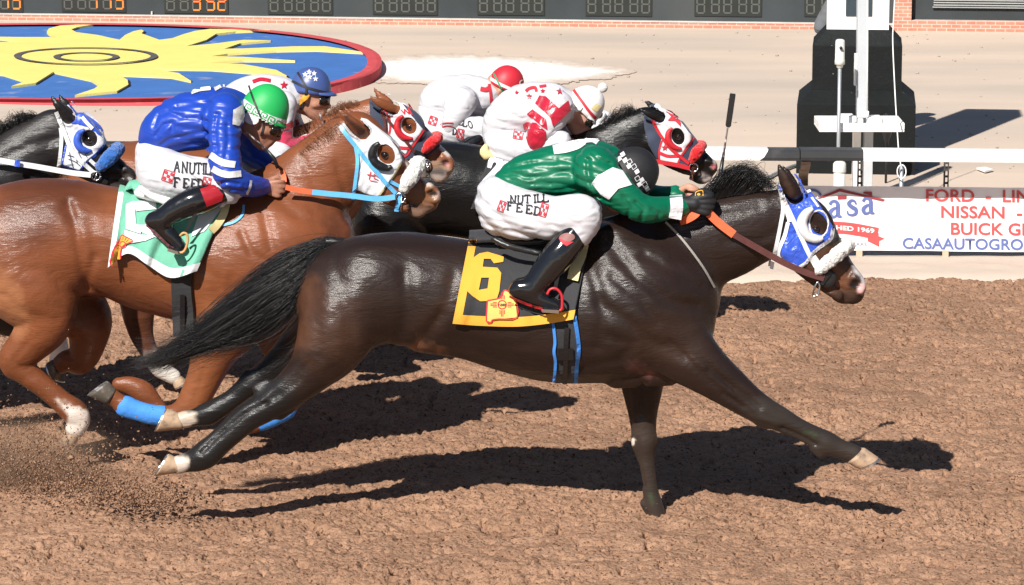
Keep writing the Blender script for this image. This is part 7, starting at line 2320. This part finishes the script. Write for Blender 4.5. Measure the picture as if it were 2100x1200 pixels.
dd('sleeve_hoop', flat_mesh([[(1106, 196), (1120, 198), (1146, 222), (1165, 206), (1170, 226), (1150, 246), (1134, 260), (1128, 240), (1097, 212)]]), M['s_red'])
dd('sleeve_hoop', flat_mesh([[(1092, 224), (1120, 245), (1122, 266), (1112, 260), (1080, 234)]]), M['s_red'])
dd('sleeve_end', flat_mesh([[(1072, 255), (1080, 250), (1100, 252), (1119, 269), (1121, 288), (1134, 298), (1130, 316), (1096, 318), (1083, 296)]]), M['s_red'])
dd('silk_stars', merge2d(star2d(1085, 198, 7), star2d(1113, 187, 6), star2d(1060, 190, 5), star2d(1148, 188, 8)), M['s_red'])
dd('back_number', merge2d(band([(1078, 188), (1085, 182), (1097, 180), (1100, 188)], 6), band([(1106, 178), (1120, 176)], 5)), M['badge'])
decal('feed_badge', check_badge(1063, 276, 19, 19, 10), bvh_of([R2.breeches]), M['badge'], R2.breeches, .006, 6)
hb = bvh_of([R2.helmet])
decal('cap_band', band([(1176, 184), (1192, 206), (1208, 228), (1222, 243)], 6), hb, M['badge'], R2.helmet, .004, 4)
decal('cap_patch', flat_mesh([[(1212, 222), (1222, 212), (1233, 218), (1224, 230)]]), hb, M['foam'], R2.helmet, .004, 4)
v, f = ellipsoid(tuple(P(1236, 180, Y2)), (.028, .028, .028), 16, 12)
obj('bobble', v, f, M['fl_white'], R2.helmet)
decal('ear_cover', flat_mesh([[(1168, 198), (1182, 200), (1195, 220), (1190, 228), (1172, 230)]]), bvh_of([R2.body, R2.helmet]), M['cap_white'], R2.helmet, .010, 4)
goggles(R2, M['goggle'])

# ================================================================== hidden black horse in a white hood, rider in white
Y3 = 20.0
ch3 = [
    ([(690, 390, 70), (740, 370, 85), (810, 372, 90), (880, 378, 92), (950, 382, 98), (1020, 380, 102), (1080, 370, 98), (1125, 355, 70)], 0, .92, .03),
    ([(1050, 350, 82), (1100, 320, 68), (1145, 292, 56), (1180, 272, 48), (1200, 264, 42)], 0, .58, .05),
    ([(1208, 258, 34), (1230, 270, 38), (1256, 290, 33), (1280, 312, 26), (1302, 326, 22), (1316, 335, 16)], 0, .62, .02),
    ([(1228, 236, 10), (1214, 226, 10), (1202, 216, 7), (1192, 206, 2)], -.06, .55, .012), ([(1222, 234, 10), (1212, 222, 9), (1205, 212, 2)], .05, .55, .012),
    ([(720, 400, 66, -.07), (730, 470, 62, -.12), (770, 530, 38), (790, 580, 24), (800, 640, 18)], -.14, .85, .04), ([(720, 400, 66, .07), (740, 470, 62, .12), (780, 540, 36), (800, 600, 22)], .14, .85, .04),
    ([(1000, 400, 66, -.09), (1040, 480, 50, -.12), (1090, 530, 32), (1080, 570, 20), (1050, 590, 16)], -.14, .85, .04), ([(1000, 400, 66, .09), (1050, 480, 50, .12), (1100, 540, 30), (1080, 590, 18)], .14, .85, .04),
]
H3 = build_horse(Y3, 'black horse in a white hood, mostly hidden by the star-silked jockey', ch3, [], (.022, .02, .02), [], .012)
hd3 = hood(H3, 'hood', [(1205, 225), (1212, 300), (1262, 318), (1285, 286), (1258, 240), (1232, 216)], M['c_white'], .012, [ell_poly(1252, 268, 12, 16, -15), ell_poly(1226, 236, 11, 9, 20)])
decal('trim', merge2d(band([(1246, 262), (1258, 252)], 10), band([(1218, 280), (1232, 286)], 3)), bvh_of([H3.body, hd3]), M['badge'], hd3, .004, 4, None, Y3)
g3 = lambda q, d=-.03: [P(x, y, Y3 + d) for x, y in q]
hair('mane', [g3(q) for q in ([(1120, 275), (1120, 262), (1125, 255), (1135, 252)], [(1150, 258), (1155, 245), (1162, 240), (1172, 240)], [(1185, 240), (1190, 230), (1196, 228), (1205, 230)])], mat('hair_grey', (.05, .05, .052), .5), H3.root, 300, .0012, 8, .01, 4)
sdf_obj('saddle', [rows_px([(880, 296, 10), (930, 304, 12), (990, 300, 10)], Y3, 0, 4.4)], .012, M['l_black'], H3.root, .02)
R3 = build_rider(Y3, 'jockey in plain white silks and a red cap, farthest back in the pack', dict(
    h=.0085, jwr=[((.3, .1, 1), .055, .0055, 5), ((-.2, .1, 1), .03, .0035, 25)], skin=M['skin'], jmat=M['s_white'], hmat=M['cap_red'], peak=.012,
    torso=[([(884, 222, 24), (896, 205, 36), (930, 198, 45), (966, 200, 45), (992, 198, 36), (1006, 194, 24)], 0, 1.15)],
    arms=[([(945, 208, 34, -.17), (934, 235, 26, -.20), (925, 258, 20, -.19), (920, 272, 15, -.16)], 0, 1.0), ([(985, 215, 30, .17), (995, 245, 22, .2), (1000, 262, 14, .14)], 0, 1.0)],
    hands=[dict(ang=60, sgn=1), dict(ang=30, sgn=-1)],
    legs=[([(880, 232, 24), (884, 252, 34), (890, 268, 34)], 0, 1.7), ([(888, 264, 34, -.08), (930, 266, 32, -.15), (968, 265, 27, -.2), (992, 266, 22, -.22), (985, 285, 17, -.23)], 0, 1), ([(888, 264, 34, .08), (930, 266, 32, .15), (968, 265, 27, .2), (985, 285, 17, .23)], 0, 1)],
    boots=[([(985, 283, 16, -.24), (955, 305, 18, -.26), (930, 330, 15, -.27)], 0, .95, [([(915, 340, 10, -.27), (945, 356, 8, -.27)], 0, .95)]), ([(985, 283, 16, .24), (955, 305, 18, .26), (930, 330, 15, .27)], 0, .95, [([(915, 340, 10, .27), (945, 356, 8, .27)], 0, .95)])],
    head=(1031, 183, 28, .93, 0), helmet=(1036, 177, 37, 44, 24)))
jb = bvh_of([R3.jacket])
decal('collar', band([(985, 182), (996, 184), (1004, 180)], 9), jb, M['badge'], R3.jacket, .006, 5)
decal('cuff_stripe', merge2d(band([(900, 256), (915, 252), (930, 252)], 2), band([(902, 262), (915, 258), (930, 258)], 2)), jb, M['badge'], R3.jacket, .006, 5)
wig(R3, 'collar', [(1003, 172), (1006, 190), (1008, 212)], 6, M['badge'], [R3.jacket, R3.body], parent=R3.jacket)
bb = bvh_of([R3.breeches])
decal('lettering', merge2d(letters('TILLO', [(926, 236, 6), (934, 238, 6), (942, 241, 6), (951, 244, 6), (958, 250, -20)], 8, 15, 2.2), letters('D', [(929, 263, 4)], 8, 12, 2.2)), bb, M['lettering'], R3.breeches, .006, 6)
decal('feed_badge', merge2d(check_badge(888, 248, 16, 16, 18)), bb, M['badge'], R3.breeches, .006, 6)
decal('feed_badge', merge2d(check_badge(944, 274, 13, 18, 10)), bb, M['badge'], R3.breeches, .006, 6)
hb = bvh_of([R3.helmet])
decal('cap_band', band([(1004, 160), (1024, 172), (1046, 182), (1064, 190)], 6), hb, M['p_white'], R3.helmet, .004, 4)
decal('cap_emblem', band([(1071, 164), (1066, 168), (1067, 175), (1071, 176)], 2), hb, M['p_white'], R3.helmet, .004, 4)
g = goggles(R3, M['goggle'])
wig(R3, 'chin_strap', [(1012, 150), (1020, 166), (1028, 182), (1032, 192)], 3.5, mat('strap_green', (.02, .25, .11), .5), [R3.helmet, R3.body], parent=R3.helmet)

# ================================================================== black horse at the far left
YF = 16.7
chf = [
    ([(-470, 470, 80), (-420, 455, 104), (-350, 448, 112), (-270, 455, 112), (-190, 465, 118), (-110, 468, 124), (-40, 455, 122), (10, 445, 88)], 0, .92, .03),
    ([(-60, 420, 108), (0, 378, 92), (45, 338, 78), (82, 302, 64), (110, 276, 53)], 0, .58, .05),
    ([(120, 270, 42), (146, 285, 47), (175, 308, 42), (205, 332, 34), (232, 350, 29), (254, 364, 22)], 0, .62, .02),
    ([(122, 305, 26), (150, 332, 22), (185, 358, 15), (212, 374, 11)], -.045, .8, .015), ([(122, 305, 26), (150, 332, 22), (185, 358, 15), (212, 374, 11)], .045, .8, .015),
    ([(256, 350, 12), (267, 358, 12), (267, 368, 12)], -.03, .9, .012), ([(256, 350, 12), (267, 358, 12), (267, 368, 12)], .03, .9, .012),
    ([(228, 380, 12), (242, 386, 11), (254, 380, 9)], 0, 1.1, .012),
    ([(165, 250, 13), (190, 270, 14), (200, 292, 10)], -.06, .7, .02), ([(165, 250, 13), (190, 270, 14), (200, 292, 10)], .06, .7, .02),
    ([(141, 242, 12, -.07), (132, 232, 13, -.085), (120, 218, 11, -.10), (111, 206, 7, -.10), (104, 194, 1.5, -.095)], -.062, .42, .006), ([(140, 226, 12), (132, 214, 11), (125, 203, 7), (120, 192, 2)], .055, .55, .012),
    ([(-90, 470, 86, -.09), (-60, 560, 72, -.12), (-10, 630, 50), (40, 660, 34), (85, 672, 26), (112, 690, 20), (122, 715, 20), (118, 742, 18)], -.12, .85, .04),
    ([(-90, 480, 86, .09), (-110, 560, 66, .12), (-120, 640, 44), (-130, 700, 30), (-160, 740, 21), (-190, 750, 18)], .14, .85, .04),
    ([(-400, 470, 90, -.07), (-430, 560, 76, -.12), (-480, 640, 50), (-540, 690, 34), (-600, 740, 24), (-650, 780, 20)], -.14, .85, .04), ([(-400, 480, 88, .07), (-440, 570, 70, .12), (-500, 650, 44), (-560, 700, 30), (-620, 760, 20)], .14, .85, .04),
]
ptf = [([(262, 360, 9), (268, 366, 7)], (.06, .05, .048), 10, None), ([(225, 378, 8), (250, 384, 9)], (.04, .033, .03), 12, None), ([(90, 690, 22), (124, 700, 26), (120, 760, 30)], (.66, .62, .58), 10, -1)]
HF = build_horse(YF, 'black horse in a blue and white hood with blue nose roll, leftmost of the pack', chf, [([(0, 330), (60, 300), (110, 290)], 8, .006), ([(20, 390), (70, 360), (100, 345)], 9, .005), ([(215, 372), (240, 370), (258, 374)], 3, .006), ([(190, 340), (215, 362)], 6, .003)], (.017, .0145, .0145), ptf, .011,
                 carve=[([(254, 360, 6), (262, 360, 7), (267, 364, 5)], -.05, .8)])
hoof(HF, (130, 752), (106, 748), (134, 782), (104, 772), -.12, M['hoof_dark'])
eye(HF, 184, 286, 8)
def mk_tackf():
    H = HF
    wh = hood(H, 'hood', [(113, 226), (120, 245), (134, 270), (136, 300), (125, 338), (164, 352), (178, 332), (198, 316), (213, 300), (214, 286), (202, 272), (184, 250), (164, 228), (148, 215), (134, 214)], M['c_white'], .011, [ell_poly(183, 285, 16, 18, -15), ear_poly((138, 239), (105, 196), 15)], wrk=(.0025, (16, 16, 16), 4, True, .3))
    bl = hood(H, 'hood_cover', [(134, 214), (120, 240), (136, 256), (160, 257), (180, 262), (205, 280), (214, 288), (202, 270), (184, 248), (164, 226), (148, 213)], M['c_blue'], .0135, [ear_poly((138, 239), (105, 196), 16)], parent=wh)
    hb = bvh_of([H.body, wh, bl])
    dw = lambda n, vf, m, off=.004: decal(n, vf, hb, m, wh, off, 4, None, H.Y0)
    dw('trim', merge2d(band([(213, 298), (197, 316), (177, 333), (164, 351)], 5), band([(126, 338), (144, 345), (163, 351)], 4), band([(136, 296), (131, 316), (126, 338)], 4)), M['c_blue'])
    dw('emblem', merge2d(*[band(q, 1.4) for q in ([(138, 318), (152, 322), (166, 332)], [(140, 326), (154, 332), (164, 340)], [(142, 312), (146, 330), (150, 344)], [(154, 316), (158, 334)], [(160, 312), (180, 316)], [(160, 312), (166, 324)], [(172, 312), (178, 322)], [(134, 340), (150, 336)])]), M['c_navy'], .005)
    decal('cover_patch', band([(168, 240), (178, 252), (190, 264)], 7), hb, M['c_white'], bl, .006, 4, None, H.Y0)
    eye_cups(H, wh, hb, [(173, 266), (162, 275), (158, 290), (164, 303), (175, 309), (187, 309)], [3, 7, 8, 8, 7, 3], mat('cup_blue', (.04, .10, .48), .4))
    br = bridle(H, hb, [(115, 230), (124, 252), (132, 272), (142, 298), (154, 318), (170, 334), (194, 356)], [(124, 262), (126, 285), (124, 312), (120, 343)], [(184, 328), (194, 337), (204, 344)], 8.5, M['l_white'])
    fleece(H, [(206, 342, 11, -.09), (218, 330, 15, -.095), (230, 318, 15, -.075), (238, 310, 14, -.04), (241, 307, 14, 0)], 0, M['fl_blue'])
    Yb = rings_(H, br, hb, (197, 361), 9, [[(200, 352), (194, 368), (199, 372)]])
    rein(H, br, [(-120, 308), (-60, 318), (0, 329), (38, 336), (76, 342), (115, 349), (150, 355), (186, 359)], H.Y0 - .19, Yb - .02, 11, [(0, 7, 'rein', M['l_white'])])
    ribbon('rein_tape', [P(30, 334.5, H.Y0 - .178), P(41, 336.3, H.Y0 - .175)], 13 * MPP(335, YF), .009, M['c_blue'], br)
    g = lambda q, d=-.02: [P(x, y, H.Y0 + d) for x, y in q]
    rows = rows_px([(-70, 330, 16), (-20, 295, 18), (25, 268, 16), (70, 244, 10)], H.Y0, 0, .5)
    lo, hi = bounds([rows], .03); fd = Field(lo, hi, .009); fd.chain(rows, .01); fd.wrinkle(.004, (30, 20, 14), 3, True, .3)
    hair('mane', [g(q) for q in ([(-60, 320), (-70, 300), (-72, 290), (-60, 285)], [(-10, 290), (-8, 270), (-6, 260), (4, 262)], [(20, 270), (14, 258), (10, 254), (8, 262)], [(45, 255), (40, 240), (36, 236), (30, 244)], [(80, 240), (70, 236), (60, 238), (50, 246)])], M['hair_black'], H.root, 450, .0011, 10, .012, 4, core=fd.mesh(1))
mk_tackf()

# ================================================================== photographer behind the tower
PY_ = 27.2
ph = thing('person', P(1765, 300, PY_), 'photographer in a grey sweatshirt leaning out behind the tower, only one arm showing', 'photographer')
k = MPP(150, PY_)
px_ = lambda pts, dy=0, w_=1.0: rows_px(pts, PY_, dy, w_)
body_ch = [px_([(1766, 60, 30), (1764, 20, 36), (1762, -20, 40)], 0, .7), px_([(1762, -60, 13), (1758, -80, 13)], 0, 1), px_([(1755, -100, 25), (1750, -90, 22)], 0, .9),
           px_([(1752, 70, 20), (1750, 180, 15), (1750, 285, 11), (1738, 290, 9)], -.08, 1), px_([(1780, 70, 20), (1782, 180, 15), (1784, 285, 11), (1770, 290, 9)], .08, 1), px_([(1738, -30, 14), (1702, 20, 12), (1680, 57, 11), (1692, 42, 9), (1700, 31, 7)], -.1, 1)]
hw = Vector(body_ch[-1][-1][:3])
sdf_obj('body', body_ch + hand_rows(hw, 0, 1, -72, s=1.0), .011, M['skin'], ph, .02, .05)
sdf_obj('sweatshirt', [px_([(1766, 66, 34), (1764, 20, 42), (1762, -25, 44)], 0, .72), px_([(1738, -30, 20), (1703, 20, 17), (1684, 56, 15), (1693, 44, 12.5), (1700, 35, 9)], -.1, 1)], .010, mat('sweatshirt_grey', (.12, .128, .137), .9, .2, .08, fold=.4, fscale=14), ph, .02, .05, 1, wr=[(.005, (12, 12, 12), 3, True, .2)])
sdf_obj('jeans', [px_([(1752, 66, 24), (1750, 180, 19), (1750, 268, 15)], -.08, 1), px_([(1780, 66, 24), (1782, 180, 19), (1784, 268, 15)], .08, 1)], .011, mat('denim', (.05, .07, .12), .9), ph, .02, .05)
cmr = thing('camera', P(1716, 14, PY_ - .1), 'black camera in the hand of the photographer beside the tower', 'camera')
a, b = P(1712, 22, PY_ - .14), P(1735, 4, PY_ - .02)
MB().box(tuple(a), tuple(b), .008).build('camera_body', M['blk'], cmr, True)
c_ = (a + b) / 2
MB().tube([(c_.x, a.y - .001, c_.z), (c_.x, a.y - .03, c_.z), (c_.x, a.y - .09, c_.z)], [.03, .034, .036], 16).build('lens', M['blk'], cmr, True)

# ================================================================== dirt thrown up by the hooves
rng = np.random.default_rng(12)
V, F_ = [], []
base_t = np.array([(1, 1, 1), (1, -1, -1), (-1, 1, -1), (-1, -1, 1)], float) / 1.7
base_f = [(0, 1, 2), (0, 3, 1), (0, 2, 3), (1, 3, 2)]
def spray(n, cx, cy, sx, sy, Yc, sY, smin, smax, skew=0.0):
    for _ in range(n):
        x, y = rng.normal(cx, sx), rng.normal(cy, sy)
        y += skew * (x - cx)
        p = P(x, y, Yc + rng.normal(0, sY))
        if p.z < -0.02:
            p.z = abs(p.z) * .3
        s_ = smin + (smax - smin) * rng.random() ** 4
        q = rng.normal(0, 1, (3, 3)); q, _r = np.linalg.qr(q)
        n0 = len(V)
        V.extend((np.array(p) + (base_t * s_ * rng.uniform(.6, 1.3, 3)) @ q).tolist())
        F_.extend([(a_ + n0, b_ + n0, c2 + n0) for a_, b_, c2 in base_f])
spray(8000, 30, 935, 75, 45, 15.35, .25, .0010, .008)
spray(3500, 120, 965, 80, 32, 15.2, .2, .0010, .009)
spray(2200, 230, 1010, 60, 18, 14.9, .15, .0010, .011)
spray(1300, 330, 1022, 50, 13, 14.75, .12, .0010, .012)
spray(500, 60, 860, 90, 60, 15.5, .3, .0010, .006)
spray(220, 260, 880, 120, 60, 15.3, .3, .001, .005)
spray(120, 300, 740, 160, 60, 16.6, .5, .001, .005)
spray(60, 1345, 1045, 35, 9, 14.95, .05, .0015, .007)
spray(60, 150, 960, 130, 50, 15.2, .3, .008, .020)
tag(obj('flying_dirt', V, np.array(F_), M['dirt'], None, False), 'spray of loose brown dirt thrown up behind the hooves', 'dirt', kind='stuff')

# soft dust hanging behind the hooves
def dust(name, c, r, dens, seed, label):
    v, f = ellipsoid((0, 0, 0), (1, 1, 1), 24, 16)
    m = bpy.data.materials.new('dust')
    m.use_nodes = True
    t = m.node_tree
    N, L = t.nodes, t.links
    N.remove(N['Principled BSDF'])
    pv = N.new('ShaderNodeVolumePrincipled')
    pv.inputs['Color'].default_value = (0.62, 0.42, 0.29, 1)
    pv.inputs['Anisotropy'].default_value = 0.1
    tc = N.new('ShaderNodeTexCoord')
    ln = N.new('ShaderNodeVectorMath'); ln.operation = 'LENGTH'
    L.new(tc.outputs['Object'], ln.inputs[0])
    fo = N.new('ShaderNodeMapRange'); fo.inputs['From Min'].default_value, fo.inputs['From Max'].default_value = 0.95, 0.1
    fo.inputs['To Min'].default_value, fo.inputs['To Max'].default_value = 0, 1
    L.new(ln.outputs['Value'], fo.inputs['Value'])
    no = N.new('ShaderNodeTexNoise'); no.inputs['Scale'].default_value = 2.6; no.inputs['Detail'].default_value = 5; no.noise_dimensions = '4D'; no.inputs['W'].default_value = seed
    L.new(tc.outputs['Object'], no.inputs['Vector'])
    nr = N.new('ShaderNodeMapRange'); nr.inputs['From Min'].default_value, nr.inputs['From Max'].default_value = 0.38, 0.75
    L.new(no.outputs['Fac'], nr.inputs['Value'])
    a = N.new('ShaderNodeMath'); a.operation = 'MULTIPLY'; L.new(fo.outputs[0], a.inputs[0]); L.new(nr.outputs[0], a.inputs[1])
    b = N.new('ShaderNodeMath'); b.operation = 'MULTIPLY'; L.new(a.outputs[0], b.inputs[0]); b.inputs[1].default_value = dens
    L.new(b.outputs[0], pv.inputs['Density'])
    L.new(pv.outputs[0], N['Material Output'].inputs['Volume'])
    o = obj(name, v, f, m)
    o.location = c; o.scale = r
    return tag(o, label, 'dust', kind='stuff')
c = P(20, 935, 15.45)
dust('dust_cloud', (c.x, 15.45, c.z), (.62, .34, .20), 9.0, 1.3, 'soft brown dust cloud hanging behind the hooves at the left')
